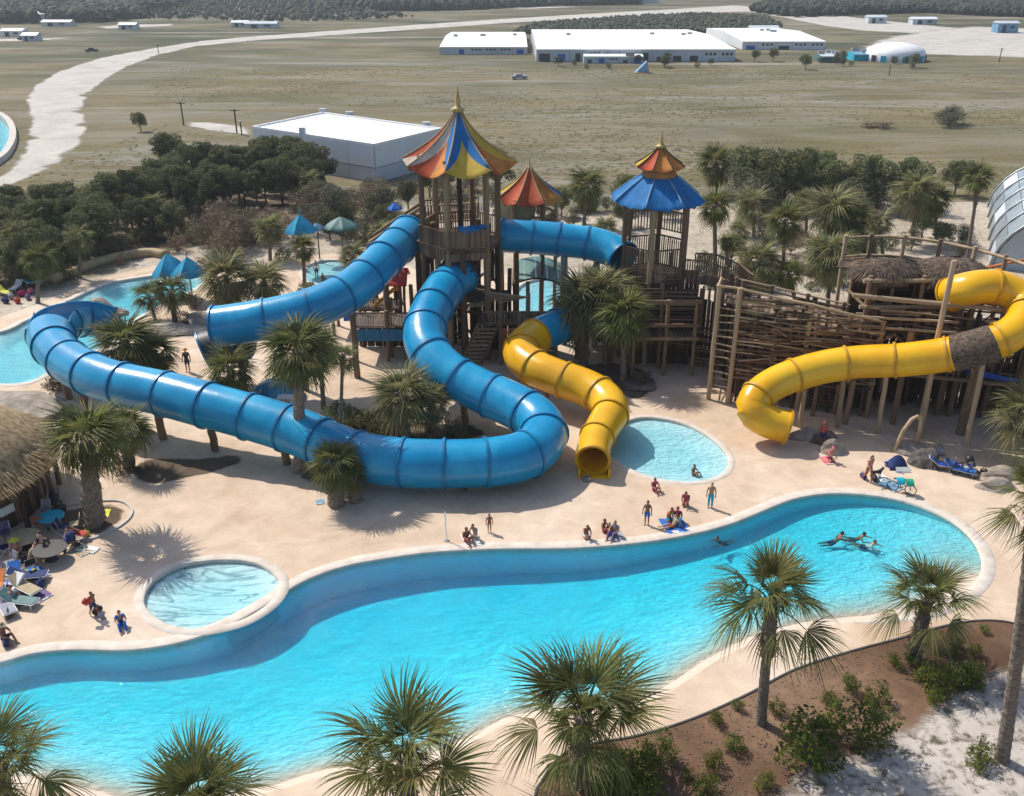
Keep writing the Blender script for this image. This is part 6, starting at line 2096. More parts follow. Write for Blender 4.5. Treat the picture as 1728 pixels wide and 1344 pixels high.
# ------------------------------------------------------------------ utility poles in the field
def pole(px, rb, rt, label, arm=True):
    p = P(px, rb)
    h = ZAT(p, rt)
    t = thing('utility_pole', p, label, 'pole')
    log('mast', p + Vector((0, 0, -.2)), p + Vector((0, 0, h)), .13, t, 'wood_dark')
    if arm:
        plank('crossarm', p + Vector((-.9, 0, h - .3)), p + Vector((.9, 0, h - .3)), .12, .14, t, 'wood_dark')
        for s in (-.7, 0, .7):
            log('insulator', p + Vector((s, 0, h - .25)), p + Vector((s, 0, h - .02)), .06, t, 'white_paint')
    else:
        MB().box(p + Vector((0, -.3, h)), (.5, .8, .2)).build('lamp_head', 'steel', t)
pole(310, 212, 172, 'tall field pole standing near the lone tree')
pole(400, 226, 184, 'pole with crossarm beside the warehouse corner')
pole(408, 228, 205, 'short post beside the crossarm pole at the warehouse corner', False)
pole(268, 92, 74, 'red pole at the bend of the sand track', False)
pole(1500, 128, 108, 'lamp post on the dry field before the domed hall', False)
pole(1686, 105, 82, 'thin post on the cleared sand', False)
p = P(737, 928)
t = thing('marker_pole', p + Vector((0.5, .9, 0)), 'thin pale pole standing at the pool rim', 'pole')
q2 = p + Vector((0.5, .9, 0))
log('shaft', q2, q2 + Vector((-.05, 0, 1.9)), .03, t, 'white_paint')
log('base_plate', q2, q2 + Vector((0, 0, .06)), .14, t, 'steel')

# small cars on the far track
def car(px, py, mat, label, rz):
    p = P(px, py)
    t = thing('car', p, label, 'car', rz=rz)
    mw = BASE[t.name]
    b = MB()
    b.box((0, 0, .62), (4.3, 1.75, .62))
    b.add([(-1.3, -.8, .92), (1.0, -.8, .92), (1.0, .8, .92), (-1.3, .8, .92), (-.9, -.68, 1.45), (.5, -.68, 1.45), (.5, .68, 1.45), (-.9, .68, 1.45)], [(0, 1, 5, 4), (1, 2, 6, 5), (2, 3, 7, 6), (3, 0, 4, 7), (4, 5, 6, 7)])
    put('body', b.mesh('body', mat), t, mw)
    for sx in (-1.35, 1.35):
        for sy in (-.85, .85):
            w = MB()
            w.tube([(sx, sy - .1, .33), (sx, sy + .1, .33)], .33, 10)
            wo = put('wheel', w.mesh('wheel', 'rubber'), t, mw)
            hbm = MB()
            hbm.tube([(sx, sy - .12, .33), (sx, sy + .12, .33)], .18, 8)
            put('rim', hbm.mesh('rim', 'steel'), wo, mw)
car(876, 134, 'grey_cloth', 'grey car parked out on the dry field', .2)
car(155, 88, 'black', 'dark car beside the winding track', .5)
car(40, 68, 'black', 'dark car in front of the low house', .1)
tent = P(1084, 124)
t = thing('canvas_tent', tent, 'pale blue tent with orange base on the field before the sheds', 'tent')
b = MB()
b.add([tent + Vector(v) for v in ((-2, 0, 0), (2, 0, 0), (2, 3, 0), (-2, 3, 0), (1.2, .3, 3.2), (1.2, 2.7, 3.2))], [(0, 1, 4), (1, 2, 5, 4), (2, 3, 5), (3, 0, 4, 5)])
b.build('canvas', 'cloth_sky', t)
plank('ground_strip', tent + Vector((-2.6, -.4, .1)), tent + Vector((1.5, -.4, .1)), .5, .2, t, 'orange')

# ================================================================== THATCHED HUT
eave = P(92, 772, 3.3)
hb = Vector((eave.x - 6.4, eave.y - .3, 0))
HT = thing('thatched_hut', hb, 'round hut with straw thatch roof and dark timber wall at the deck edge', 'hut')
b = MB()
b.lathe([(6.35, 2.85), (6.4, 3.25), (4.4, 4.9), (2.4, 6.4), (1.1, 7.2), (.1, 7.7)], 28, hb, jit=lambda i, j: 1 + .02 * math.sin(j * 5.1 + i))
b.build('thatch_roof', 'thatch', HT, True)
rg = random.Random(8)
b = MB()
for i in range(5200):
    a, t_ = rg.uniform(0, 6.283), math.sqrt(rg.random())
    r = 6.5 * t_ + .05
    z = 7.7 - 4.45 * t_ + .06
    d = Vector((math.cos(a), math.sin(a), 0))
    w = Vector((-math.sin(a), math.cos(a), 0)) * rg.uniform(.015, .04)
    p0 = hb + d * r + Vector((0, 0, z))
    p1 = hb + d * (r + rg.uniform(.35, .75)) + Vector((rg.uniform(-.1, .1), rg.uniform(-.1, .1), z - rg.uniform(.3, .62) + .06))
    b.add([p0 - w, p0 + w, p1], [(0, 1, 2)])
o = b.build('straw', 'thatch', HT)
o['kind'] = 'stuff'
for i in range(40):
    a = R(-110 + i * 5.0)
    pq = hb + Vector((4.9 * math.cos(a), 4.9 * math.sin(a), 0))
    mw = Matrix.Translation(pq + Vector((0, 0, 1.6))) @ Matrix.Rotation(a, 4, 'Z') @ Matrix.Diagonal((.08, .40, 3.2, 1))
    put('wall_board', unit_plank('wood_dark' if i % 3 else 'wood_plank'), HT, mw)
for i in range(8):
    a = R(-100 + i * 26)
    pq = hb + Vector((5.7 * math.cos(a), 5.7 * math.sin(a), 0))
    log('post', pq, pq + Vector((0, 0, 3.5)), .15, HT, 'wood_dark')
a = R(-28)
pq = hb + Vector((5.0 * math.cos(a), 5.0 * math.sin(a), 1.3))
put('hatch', unit_plank('white_paint'), HT, Matrix.Translation(pq) @ Matrix.Rotation(a, 4, 'Z') @ Matrix.Diagonal((.1, .9, .5, 1)))

# ================================================================== ROCKS
def rock(px, py, sx, sy, sz, label, mat='rock', seed=0, name='boulder', pos=None):
    p = pos if pos is not None else P(px, py)
    rg = random.Random(seed + int(px))
    bm = bmesh.new()
    bmesh.ops.create_icosphere(bm, subdivisions=3, radius=1)
    ph = [rg.uniform(0, 6) for _ in range(6)]
    for v in bm.verts:
        c = v.co
        q2 = 1 + .16 * math.sin(c.x * 3 + ph[0]) + .14 * math.sin(c.y * 3.7 + ph[1]) + .1 * math.sin(c.z * 5 + ph[2]) + .06 * math.sin(c.x * 9 + c.y * 7 + ph[3]) + rg.uniform(-.03, .03)
        v.co = Vector((c.x * sx * q2, c.y * sy * q2, max(-.3, c.z) * sz * q2))
    me = bpy.data.meshes.new(name)
    bm.to_mesh(me)
    bm.free()
    me.materials.append(M[mat])
    o = put(name, me, None, Matrix.Translation(p))
    return tag(o, label, 'rock')
rock(25, 705, 4.2, 2.6, 1.1, 'broad flat grey brown rock beside the lazy river')
rock(75, 690, 2.2, 1.6, .8, 'rounded rock behind the leaning slide post')
rock(1357, 738, 1.0, .8, .75, 'brown grey rock at the yellow slide exit', 'rock')
rock(1390, 748, 1.0, .8, .6, 'low dark rock beside the slide exit', 'rock_dark')
rock(1408, 764, .9, .5, .8, 'smooth grey green boulder below the slide exit', 'rock')
rock(1558, 784, .9, .8, 1.0, 'dark grey block of stone beside the arch', 'rock_dark')
rock(1590, 790, .7, .4, .35, 'low slab beside the dark stone block', 'rock_dark')
rock(1690, 800, 1.6, .9, .4, 'flat sunken rock by the deck edge', 'rock')
rock(1680, 822, 1.3, .8, .5, 'brown ledge rock under the leaning palm fronds', 'rock')
rock(175, 540, 1.5, 1.2, 1.6, 'steep grey rock rising beside the flume outlet', 'rock')
rock(195, 530, 1.0, .8, .7, 'small brown rock in the river', 'rock')
rock(300, 560, 2.4, 1.6, .8, 'pale rocky mound of the river island', 'rock')
rock(340, 545, 1.6, 1.2, .7, 'stony mound behind the dark tube mouth', 'rock')
rock(585, 735, .8, .6, .7, 'brown rock inside the slide bend', 'rock_dark')
rock(655, 742, .6, .5, .6, 'red brown rock under the wide palm', 'rock_dark')
rock(1080, 655, 1.2, .8, .5, 'fallen log shaped rock in the litter bed', 'rock_dark')
rock(1110, 608, .6, .4, .3, 'small stone on the path below the tower', 'rock_dark')
rock(1185, 598, .8, .6, .4, 'half buried stone at the fort corner', 'rock')
rock(120, 640, .9, .7, .5, 'pale stone between river and flume', 'rock')
# brown rolled bank and low wall behind the river
b = MB()
line = catmull([P(90, 478), P(130, 462), (P(170, 447)), P(215, 437), P(255, 432), P(282, 436)], 6)
b.tube([p + Vector((0, 0, .35)) for p in line], .55, 8)
o = b.build('bank_wall', 'cloth_sand', None, True)
tag(o, 'tan rolled bank wall between the wood and the lazy river', 'wall')

# ================================================================== UMBRELLAS
def umbrella(px, rb, row_eave, row_top, rad_px, mat, label, sides=8, tilt=(0, 0), fin=True, pole_mat='steel_dark', droop=.1):
    p = P(px, rb)
    ze, zt_ = ZAT(p, row_eave), ZAT(p, row_top)
    top = Vector((p.x, p.y, ze))
    rad = rad_px * MPP(top)
    t = thing('parasol', p, label, 'parasol')
    for s in range(sides):
        def fn(u, v, s=s):
            A_, B_ = 2 * math.pi * s / sides + .3, 2 * math.pi * (s + 1) / sides + .3
            w = Vector((math.cos(A_), math.sin(A_), 0)).lerp(Vector((math.cos(B_), math.sin(B_), 0)), u) * rad * (v if v > .02 else .02)
            return p + w + Vector((0, 0, zt_ + (ze - zt_) * (v * .7 + .3 * v * v) - droop * math.sin(math.pi * u) * v + tilt[0] * w.x + tilt[1] * w.y))
        cloth(t, 'canopy_panel', mat, fn, 5, 4)
    for s in range(sides):
        A_ = 2 * math.pi * s / sides + .3
        w = Vector((math.cos(A_), math.sin(A_), 0)) * rad
        log('rib', p + Vector((0, 0, zt_ - .12)), p + w * .97 + Vector((0, 0, ze - .07 + tilt[0] * w.x + tilt[1] * w.y)), .025, t, 'steel')
    log('pole', p, p + Vector((0, 0, zt_)), .07, t, pole_mat)
    log('foot', p, p + Vector((0, 0, .15)), .35, t, 'concrete')
    if fin:
        log('tip', p + Vector((0, 0, zt_ - .1)), p + Vector((0, 0, zt_ + .5)), .05, t, mat)
umbrella(326, 508, 462, 434, 30, 'cloth_turq', 'bright blue parasol over the tables on the river island', 6)
umbrella(292, 500, 458, 428, 30, 'cloth_turq', 'blue parasol tilted behind the island parasol', 6, (.22, 0), False)
umbrella(514, 455, 390, 362, 28, 'cloth_turq', 'pointed turquoise parasol above the small dark palm', 6)
umbrella(540, 440, 386, 376, 14, 'cloth_sky', 'pale little parasol beside the pointed turquoise one', 6, fin=False)
umbrella(580, 440, 382, 366, 30, 'mesh_green', 'flat teal green parasol by the plank stair', 8, fin=False)
umbrella(668, 395, 352, 342, 14, 'blue_cloth', 'dark blue parasol half hidden in the scrub', 6, fin=False)
# green glass canopy behind the striped tower
gp = P(905, 545)
GCN = thing('glazed_canopy', gp, 'green glazed canopy with curved edge behind the striped tower', 'canopy')
zc = ZAT(gp, 470)
for k in range(5):
    x0, x1 = -2.1 + k * 1.0, -1.12 + k * 1.0
    cloth(GCN, 'glass_panel', 'mesh_green', lambda u, v: gp + Vector((x0 + (x1 - x0) * u, -1.6 + 4.2 * v, zc + .55 * math.cos((x0 + (x1 - x0) * u) * .75) + .7 * v)), 4, 3)
for x, y_ in ((-2.0, -1.4), (2.4, -1.4), (-2.0, 2.2), (2.4, 2.2)):
    log('post', gp + Vector((x, y_, -.3)), gp + Vector((x, y_, zc + .2)), .16, GCN, 'wood_dark')
MB().tube([gp + Vector((-2.2 + .25 * i, -1.65, zc + .52 * math.cos((-2.2 + .25 * i) * .75))) for i in range(21)], .09, 6).build('edge_beam', 'wood_dark', GCN, True)
# children's slides and play frame under the straight blue slide
pf = P(655, 560)
PF = thing('play_frame', pf, 'timber play frame with red roof panel and yellow chute under the straight blue slide', 'play frame')
zz = 4.6
for x, y_ in ((-2.2, -1.2), (1.4, -1.2), (-2.2, 1.6), (1.4, 1.6), (-4.6, -1.0), (-4.6, 1.4)):
    log('post', pf + Vector((x, y_, -.2)), pf + Vector((x, y_, zz)), .14, PF, 'wood')
for i in range(15):
    plank('floor_plank', pf + Vector((-4.7 + i * .42, -1.3, 2.4)), pf + Vector((-4.7 + i * .42, 1.7, 2.4)), .4, .08, PF, 'wood_dark')
railing(PF, pf + Vector((-4.6, -1.25, 2.45)), pf + Vector((1.4, -1.25, 2.45)), 1.0, .22, bal='white_paint', bal_w=.05)
for i in range(8):
    plank('side_panel', pf + Vector((-3.6 + i * .7, -1.36, 1.9)), pf + Vector((-2.95 + i * .7, -1.36, 1.9)), .05, .8, PF, 'bike_blue')
for s in (-1, 1):
    cloth(PF, 'roof_panel', 'red' if s < 0 else 'cloth_orange', lambda u, v, s=s: pf + Vector((-.6 + 2.6 * u, .2 + s * 1.7 * v, zz + 1.2 - 1.1 * v)), 3, 3)
cloth(PF, 'yellow_chute', 'yellow_gel', lambda u, v: pf + Vector((1.2 + .2 * u - 2.2 * v, -1.4 + 1.1 * u - .5 * v, 4.2 + .35 * (2 * u - 1) ** 2 - 1.7 * v ** 1.5)), 8, 6)
cloth(PF, 'blue_hood', 'cloth_sky', lambda u, v: pf + Vector((-3.2 + 1.7 * u, -1.3 + 2.2 * v, 4.1 + .6 * math.sin(math.pi * u))), 4, 6)
# steel trough and frame under the blue slides
rp = P(470, 672)
t = thing('pump_housing', rp, 'blue curved pump cover with grey cabinet behind the long blue slide', 'pump cover')
b = MB()
b.lathe([(1.9, 0), (1.9, .5), (1.6, 1.0), (.9, 1.35), (.05, 1.45)], 18, rp)
b.build('cover', 'blue_gel', t, True)
MB().box(rp + Vector((1.0, -1.8, .5)), (1.1, .7, 1.0)).build('cabinet', 'wall_grey', t)
MB().box(rp + Vector((1.0, -2.17, .6)), (.8, .05, .6)).build('cabinet_door', 'steel', t)
# wooden arch and fountain base by the fort
ap = P(1530, 762)
AR = thing('wooden_arch', ap, 'golden bent wood arch on a stone foot before the log fort', 'arch')
hA = ZAT(ap, 703)
xs_ = (P(1511, 766).x - ap.x, P(1543, 760).x - ap.x)
b = MB()
b.tube([ap + Vector((xs_[0] * 1.05, -.1, 0)), ap + Vector((xs_[0] * .55, 0, hA * .6)), ap + Vector((xs_[0] * .1, 0, hA * .92)), ap + Vector((.25, 0, hA)), ap + Vector((xs_[1] * .9, 0, hA * .9)), ap + Vector((xs_[1], 0, hA * .6)), ap + Vector((xs_[1], .1, 0))], .13, 8)
b.build('bent_pole', 'wood_light', AR, True)
b = MB()
b.blob(ap + Vector((.2, .1, .1)), 1.3, .9, .5, 12, 6, .12, random.Random(2))
b.build('stone_foot', 'rock', AR)

# ================================================================== PEOPLE
def skin_body(joints, radii, edges, name, sub=1):
    me = bpy.data.meshes.new(name)
    names = list(joints)
    me.from_pydata([joints[k] for k in names], [(names.index(a), names.index(b_)) for a, b_ in edges], [])
    ob = bpy.data.objects.new('tmp_body', me)
    COL.objects.link(ob)
    ob.modifiers.new('skin', 'SKIN')
    for i, k in enumerate(names):
        r = radii.get(k, .05)
        me.skin_vertices[0].data[i].radius = (r if isinstance(r, tuple) else (r, r))
        me.skin_vertices[0].data[i].use_root = (k == 'pelvis')
    ss = ob.modifiers.new('sub', 'SUBSURF')
    ss.levels = ss.render_levels = sub
    dg = bpy.context.evaluated_depsgraph_get()
    out = bpy.data.meshes.new_from_object(ob.evaluated_get(dg))
    bpy.data.objects.remove(ob)
    out.name = name
    return out, names

def V3(*a):
    return Vector(a)
def mirror_pose(d):
    """single-side joints given with .r are mirrored unless .l is present"""
    o = dict(d)
    for k, v in d.items():
        if k.endswith('.r') and k[:-2] + '.l' not in d:
            o[k[:-2] + '.l'] = (-v[0], v[1], v[2])
    return o
POSES = {
    'stand': mirror_pose({'pelvis': (0, 0, .93), 'waist': (0, -.01, 1.08), 'chest': (0, -.01, 1.27), 'neck': (0, 0, 1.44), 'head': (0, -.02, 1.53), 'sho.r': (.17, 0, 1.38), 'elb.r': (.25, .02, 1.12), 'wri.r': (.27, -.06, .88),
                           'hip.r': (.09, 0, .88), 'kne.r': (.10, -.02, .48), 'ank.r': (.10, .02, .08), 'toe.r': (.12, -.15, .04)}),
    'walk': mirror_pose({'pelvis': (0, 0, .92), 'waist': (0, -.01, 1.07), 'chest': (0, -.04, 1.26), 'neck': (0, -.06, 1.42), 'head': (0, -.1, 1.51), 'sho.r': (.17, -.05, 1.37), 'elb.r': (.25, .12, 1.14), 'wri.r': (.26, .10, .90),
                          'sho.l': (-.17, -.05, 1.37), 'elb.l': (-.24, -.16, 1.13), 'wri.l': (-.23, -.33, 1.0), 'hip.r': (.09, 0, .87), 'kne.r': (.10, -.2, .50), 'ank.r': (.10, -.22, .09), 'toe.r': (.11, -.39, .05),
                          'hip.l': (-.09, 0, .87), 'kne.l': (-.10, .06, .48), 'ank.l': (-.10, .30, .13), 'toe.l': (-.10, .18, .04)}),
    'sit': mirror_pose({'pelvis': (0, 0, .11), 'waist': (0, .05, .26), 'chest': (0, .06, .45), 'neck': (0, .02, .62), 'head': (0, -.03, .71), 'sho.r': (.17, .04, .57), 'elb.r': (.25, -.12, .38), 'wri.r': (.16, -.34, .40),
                         'hip.r': (.09, -.02, .10), 'kne.r': (.14, -.40, .42), 'ank.r': (.13, -.68, .07), 'toe.r': (.15, -.84, .04)}),
    'sitback': mirror_pose({'pelvis': (0, 0, .11), 'waist': (0, .08, .25), 'chest': (0, .17, .42), 'neck': (0, .22, .58), 'head': (0, .2, .68), 'sho.r': (.18, .2, .53), 'elb.r': (.27, .36, .32), 'wri.r': (.26, .42, .07),
                             'hip.r': (.09, -.03, .10), 'kne.r': (.13, -.45, .17), 'ank.r': (.14, -.86, .08), 'toe.r': (.17, -.93, .2)}),
    'kneel': mirror_pose({'pelvis': (0, 0, .33), 'waist': (0, -.05, .47), 'chest': (0, -.12, .64), 'neck': (0, -.19, .79), 'head': (0, -.26, .86), 'sho.r': (.17, -.14, .74), 'elb.r': (.22, -.30, .54), 'wri.r': (.12, -.47, .42),
                           'hip.r': (.09, 0, .28), 'kne.r': (.13, -.36, .12), 'ank.r': (.11, .06, .07), 'toe.r': (.11, .2, .05)}),
    'float': mirror_pose({'pelvis': (0, .32, -.36), 'waist': (0, .2, -.25), 'chest': (0, .06, -.12), 'neck': (0, -.05, .02), 'head': (0, -.09, .10), 'sho.r': (.17, .04, -.06), 'elb.r': (.36, -.14, -.16), 'wri.r': (.30, -.38, -.12),
                           'hip.r': (.09, .40, -.40), 'kne.r': (.14, .76, -.44), 'ank.r': (.12, 1.10, -.42), 'toe.r': (.12, 1.24, -.44)}),
}
RAD = {'pelvis': (.155, .115), 'waist': (.125, .095), 'chest': (.165, .115), 'neck': .055, 'head': .06, 'sho': .068, 'elb': .043, 'wri': .032, 'hip': .092, 'kne': .06, 'ank': .04, 'toe': .035}
EDG = [('pelvis', 'waist'), ('waist', 'chest'), ('chest', 'neck'), ('neck', 'head')]
for s in ('r', 'l'):
    EDG += [('chest', 'sho.' + s), ('sho.' + s, 'elb.' + s), ('elb.' + s, 'wri.' + s), ('pelvis', 'hip.' + s), ('hip.' + s, 'kne.' + s), ('kne.' + s, 'ank.' + s), ('ank.' + s, 'toe.' + s)]

def head_verts(c, look, hair=False):
    """head with brow, nose, chin and ears, or the hair cap over it"""
    vs, fs = [], []
    n, m = 14, 11
    for i in range(m + 1):
        th = math.pi * i / m
        for j in range(n):
            a = 2 * math.pi * j / n
            x, y_, z = math.sin(th) * math.cos(a), math.sin(th) * math.sin(a), math.cos(th)
            p = Vector((x * .075, y_ * .095, z * .115))
            if y_ < 0:
                if -.15 < z < .15 and abs(x) < .25:
                    p.y -= .022                     # nose
                if .05 < z < .3 and .2 < abs(x) < .6:
                    p.y += .010                     # eye hollows
                if z < -.6:
                    p.y -= .012                     # chin
            if abs(x) > .85 and abs(z) < .3:
                p.x *= 1.14                         # ears
            if hair:
                p = p * 1.12 + Vector((0, .012, .012))
                if y_ < -.25 and z < .45:
                    p = Vector((x * .06, y_ * .06, z * .09))
                if z < -.35:
                    p = Vector((x * .06, y_ * .06 + .02, -.03))
            vs.append(c + p)
    for i in range(m):
        for j in range(n):
            a, b_ = i * n + j, i * n + (j + 1) % n
            fs.append((a, a + n, b_ + n, b_))
    return vs, fs

def hand(b, wri, elb, side):
    """palm, four unequal bent fingers and a thumb leaving the side of the palm"""
    d = (wri - elb).normalized()
    u = d.cross(Vector((0, 0, 1)))
    u = u.normalized() if u.length > .05 else Vector((1, 0, 0))
    nn = u.cross(d)
    k = wri + d * .075
    b.tube([wri - d * .02, wri + d * .04, k], [.03, .038, .034], 6)
    for i, (off, ln) in enumerate(((-.027, .066), (-.009, .076), (.009, .072), (.026, .056))):
        a = k + u * off
        b.tube([a - d * .01, a + d * ln * .5 + nn * -.006, a + d * ln * .9 - nn * .026], [.0095, .009, .007], 5)
    th = wri + d * .03 + u * side * .03
    b.tube([th, th + u * side * .028 + d * .03, th + u * side * .034 + d * .062 - nn * .01], [.012, .0105, .008], 5)

BODY = {}
def body_protos():
    for nm, J in POSES.items():
        rad = {}
        for k in J:
            rad[k] = RAD[k.split('.')[0]]
        me, names = skin_body(J, rad, EDG, 'body_' + nm, 1)
        V = [v.co.copy() for v in me.vertices]
        Fc = [tuple(p.vertices) for p in me.polygons]
        bpy.data.meshes.remove(me)
        jv = {k: Vector(v) for k, v in J.items()}
        # nearest bone of each vertex
        def bone(p):
            best, bd = None, 1e9
            for a, c in EDG:
                A_, C_ = jv[a], jv[c]
                ab = C_ - A_
                t_ = max(0, min(1, (p - A_).dot(ab) / ab.length_squared))
                d = (p - A_ - ab * t_).length
                if d < bd:
                    best, bd = (a, c, t_), d
            return best
        bn = [bone(p) for p in V]
        b = MB()
        b.add(V, Fc)
        hc = jv['head'] + Vector((0, -.01, .075))
        b.add(*head_verts(hc, None))
        for s, sg in (('r', 1), ('l', -1)):
            hand(b, jv['wri.' + s], jv['elb.' + s], sg)
        body = b.mesh('body', 'skin_a', True)
        hb_ = MB()
        hb_.add(*head_verts(hc, None, True))
        hair = hb_.mesh('hair', 'hair_dark', True)
        lh = MB()
        lh.add(*head_verts(hc, None, True))
        back = Vector((0, .075, 0))
        lh.tube([hc + back + Vector((0, -.02, .02)), hc + back + Vector((0, .03, -.12)), hc + back + Vector((0, .03, -.26))], [.06, .065, .03], 8)
        hair2 = lh.mesh('hair', 'hair_dark', True)
        # garments: faces of chosen regions lifted off the skin
        nrm = [Vector() for _ in V]
        for f in Fc:
            pn = (V[f[1]] - V[f[0]]).cross(V[f[2]] - V[f[0]])
            for i in f:
                nrm[i] += pn
        nrm = [q_.normalized() if q_.length > 0 else q_ for q_ in nrm]
        def garment(test, off=.012):
            keep = [f for f in Fc if all(test(bn[i], V[i]) for i in f)]
            g = MB()
            idx = {}
            vs = []
            for f in keep:
                for i in f:
                    if i not in idx:
                        idx[i] = len(vs)
                        vs.append(V[i] + nrm[i] * off)
            g.add(vs, [tuple(idx[i] for i in f) for f in keep])
            return g.mesh('garment', 'navy', True)
        tor = lambda bn_: bn_[0] in ('waist',) or (bn_[0] == 'pelvis' and bn_[1] == 'waist')
        leg = lambda bn_: bn_[0].startswith('hip') or (bn_[0] == 'pelvis' and bn_[1].startswith('hip'))
        BODY[nm] = dict(body=body, hair=hair, hair2=hair2,
                        shorts=garment(lambda q_, p: leg(q_) and not (q_[0].startswith('hip') and q_[2] > .72) or (q_[0] == 'pelvis' and q_[2] < .5), .016),
                        trousers=garment(lambda q_, p: leg(q_) or q_[0].startswith('kne') or (q_[0] == 'pelvis' and q_[2] < .5), .016),
                        top=garment(lambda q_, p: tor(q_) or (q_[0] == 'chest' and q_[1] != 'neck') or (q_[0].startswith('sho') and q_[2] < .5), .014),
                        suit=garment(lambda q_, p: tor(q_) or (q_[0] == 'pelvis') or (q_[0].startswith('hip') and q_[2] < .15), .012))
body_protos()

def recolor(o, mat):
    o.material_slots[0].link = 'OBJECT'
    o.material_slots[0].material = M[mat]
    return o

def person(px, py, pose, rz, label, skin='skin_a', hair='hair_dark', top=None, low='navy', size=1.0, z=0.0, suit=None, long_hair=False, trousers=False, group=None, pos=None, hat=None):
    p = pos if pos is not None else P(px, py, z) + Vector((0, 0, .014 if z == 0 else 0))
    t = thing('person', p, label, 'person', group, rz)
    m = BASE[t.name] @ Matrix.Scale(size * .93, 4)
    B_ = BODY[pose]
    recolor(put('body', B_['body'], t, m), skin)
    recolor(put('hair', B_['hair2' if long_hair else 'hair'], t, m), hair)
    if suit:
        recolor(put('swimsuit', B_['suit'], t, m), suit)
    else:
        recolor(put('trousers' if trousers else 'shorts', B_['trousers' if trousers else 'shorts'], t, m), low)
        if top:
            recolor(put('shirt', B_['top'], t, m), top)
    if hat:
        hc = Vector(POSES[pose]['head']) + Vector((0, -.01, .075))
        b_ = MB()
        b_.lathe([(.22, .035), (.2, .05), (.105, .06), (.1, .12), (.06, .15), (.005, .155)], 14, hc)
        put('hat', b_.mesh('hat', hat, True), t, m)
    return t
d2 = lambda a: R(a)
person(787, 914, 'sit', d2(30), 'person sitting in rust top beside the pale pole at the pool rim', 'skin_b', 'hair_brown', 'rust', 'red', 1.12)
person(803, 908, 'kneel', d2(-40), 'person kneeling in grey shirt with white towel near the pool rim', 'skin_a', 'hair_brown', 'grey_cloth', 'white_cloth', 1.05)
person(826, 899, 'stand', d2(10), 'child standing in red suit beside the kneeling person', 'skin_b', 'hair_dark', None, 'navy', .78, suit='red')
person(988, 908, 'kneel', d2(20), 'person alone crouching on the deck, red top and white shorts', 'skin_b', 'hair_dark', 'rust', 'white_cloth', 1.0)
person(1019, 898, 'sit', d2(50), 'person sitting bare chested, leftmost of the close trio', 'skin_b', 'hair_brown', None, 'red', 1.05)
person(1037, 904, 'sit', d2(-30), 'person with long fair hair and grey dress sitting in the trio', 'skin_a', 'hair_blond', 'grey_cloth', 'purple', 1.2, long_hair=True, trousers=True)
person(1028, 899, 'sit', d2(0), 'small child in red sitting between the trio', 'skin_b', 'hair_dark', 'red', 'red', .8)
person(1091, 886, 'stand', d2(-20), 'person standing bare chested in blue shorts', 'skin_b', 'hair_brown', None, 'blue_cloth', 1.02)
person(1127, 880, 'kneel', d2(40), 'person kneeling in orange top with dark cap hair in the picnic group', 'skin_b', 'hair_dark', 'orange', 'teal', 1.05)
person(1142, 880, 'sit', d2(-10), 'person with magenta hood sitting in the picnic group', 'skin_b', 'magenta', 'magenta', 'teal', 1.2, long_hair=True, trousers=True)
person(1136, 890, 'sitback', d2(-70), 'person lounging in brown at the front of the picnic group', 'skin_a', 'hair_brown', 'khaki', 'rust', 1.05)
person(1104, 828, 'sit', d2(20), 'person sitting in dark pink alone above the picnic group', 'skin_b', 'hair_dark', 'magenta', 'magenta', 1.05)
person(1157, 853, 'kneel', d2(-20), 'person kneeling in pink skirt near the woman with the blue skirt', 'skin_b', 'hair_dark', 'magenta', 'pink', 1.1)
person(1198, 857, 'stand', d2(-15), 'person standing with fair hair and bright blue wrap skirt', 'skin_a', 'hair_blond', None, 'teal', 1.08, long_hair=True, trousers=True)
person(1170, 803, 'sit', d2(40), 'person sitting in the slide landing pool', 'skin_b', 'hair_brown', None, 'rust', 1.0, z=-.36)
person(1418, 905, 'float', d2(100), 'swimmer alone with dark hair in the big pool', 'skin_b', 'hair_dark', None, 'navy', 1.1, z=-.10)
person(1455, 905, 'float', d2(60), 'swimmer with dark hair leading the swimming pair', 'skin_b', 'hair_dark', None, 'navy', 1.1, z=-.10)
person(1473, 918, 'float', d2(50), 'swimmer in white and navy following in the swimming pair', 'skin_a', 'hair_brown', 'white_cloth', 'navy', 1.1, z=-.10)
person(1212, 912, 'float', d2(-60), 'swimmer in dark suit hugging the back wall of the pool', 'skin_b', 'hair_dark', 'navy', 'navy', 1.05, z=-.10)
person(1386, 752, 'stand', d2(-10), 'person standing on the rocks in red shirt and dark shorts at the yellow slide exit', 'skin_b', 'red', 'red', 'navy', 1.15)
person(1397, 778, 'kneel', d2(30), 'person crouching in bright pink hooded wrap below the slide exit', 'skin_c', 'pink', 'pink', 'magenta', 1.2, long_hair=True)
person(1463, 813, 'walk', d2(20), 'person walking in loose pink shirt with bags and dog', 'skin_a', 'hair_dark', 'pink', 'rust', 1.2, long_hair=True, trousers=True)
person(160, 1040, 'walk', d2(60), 'person leaning forward in rust top holding a red bag aloft', 'skin_b', 'hair_brown', 'rust', 'navy', .95)
person(205, 1056, 'sit', d2(30), 'person in blue towel sitting on the open deck', 'skin_a', 'hair_brown', 'blue_cloth', 'blue_cloth', 1.1, trousers=True)
person(8, 1080, 'sit', d2(60), 'person with straw hat sitting at the deck edge', 'skin_b', 'hair_dark', 'khaki', 'navy', 1.2, hat='khaki')
person(76, 935, 'sit', d2(-10), 'person with cropped dark hair and black jacket sitting beside the round dark table', 'skin_c', 'hair_dark', 'black', 'khaki', 1.75, trousers=True)
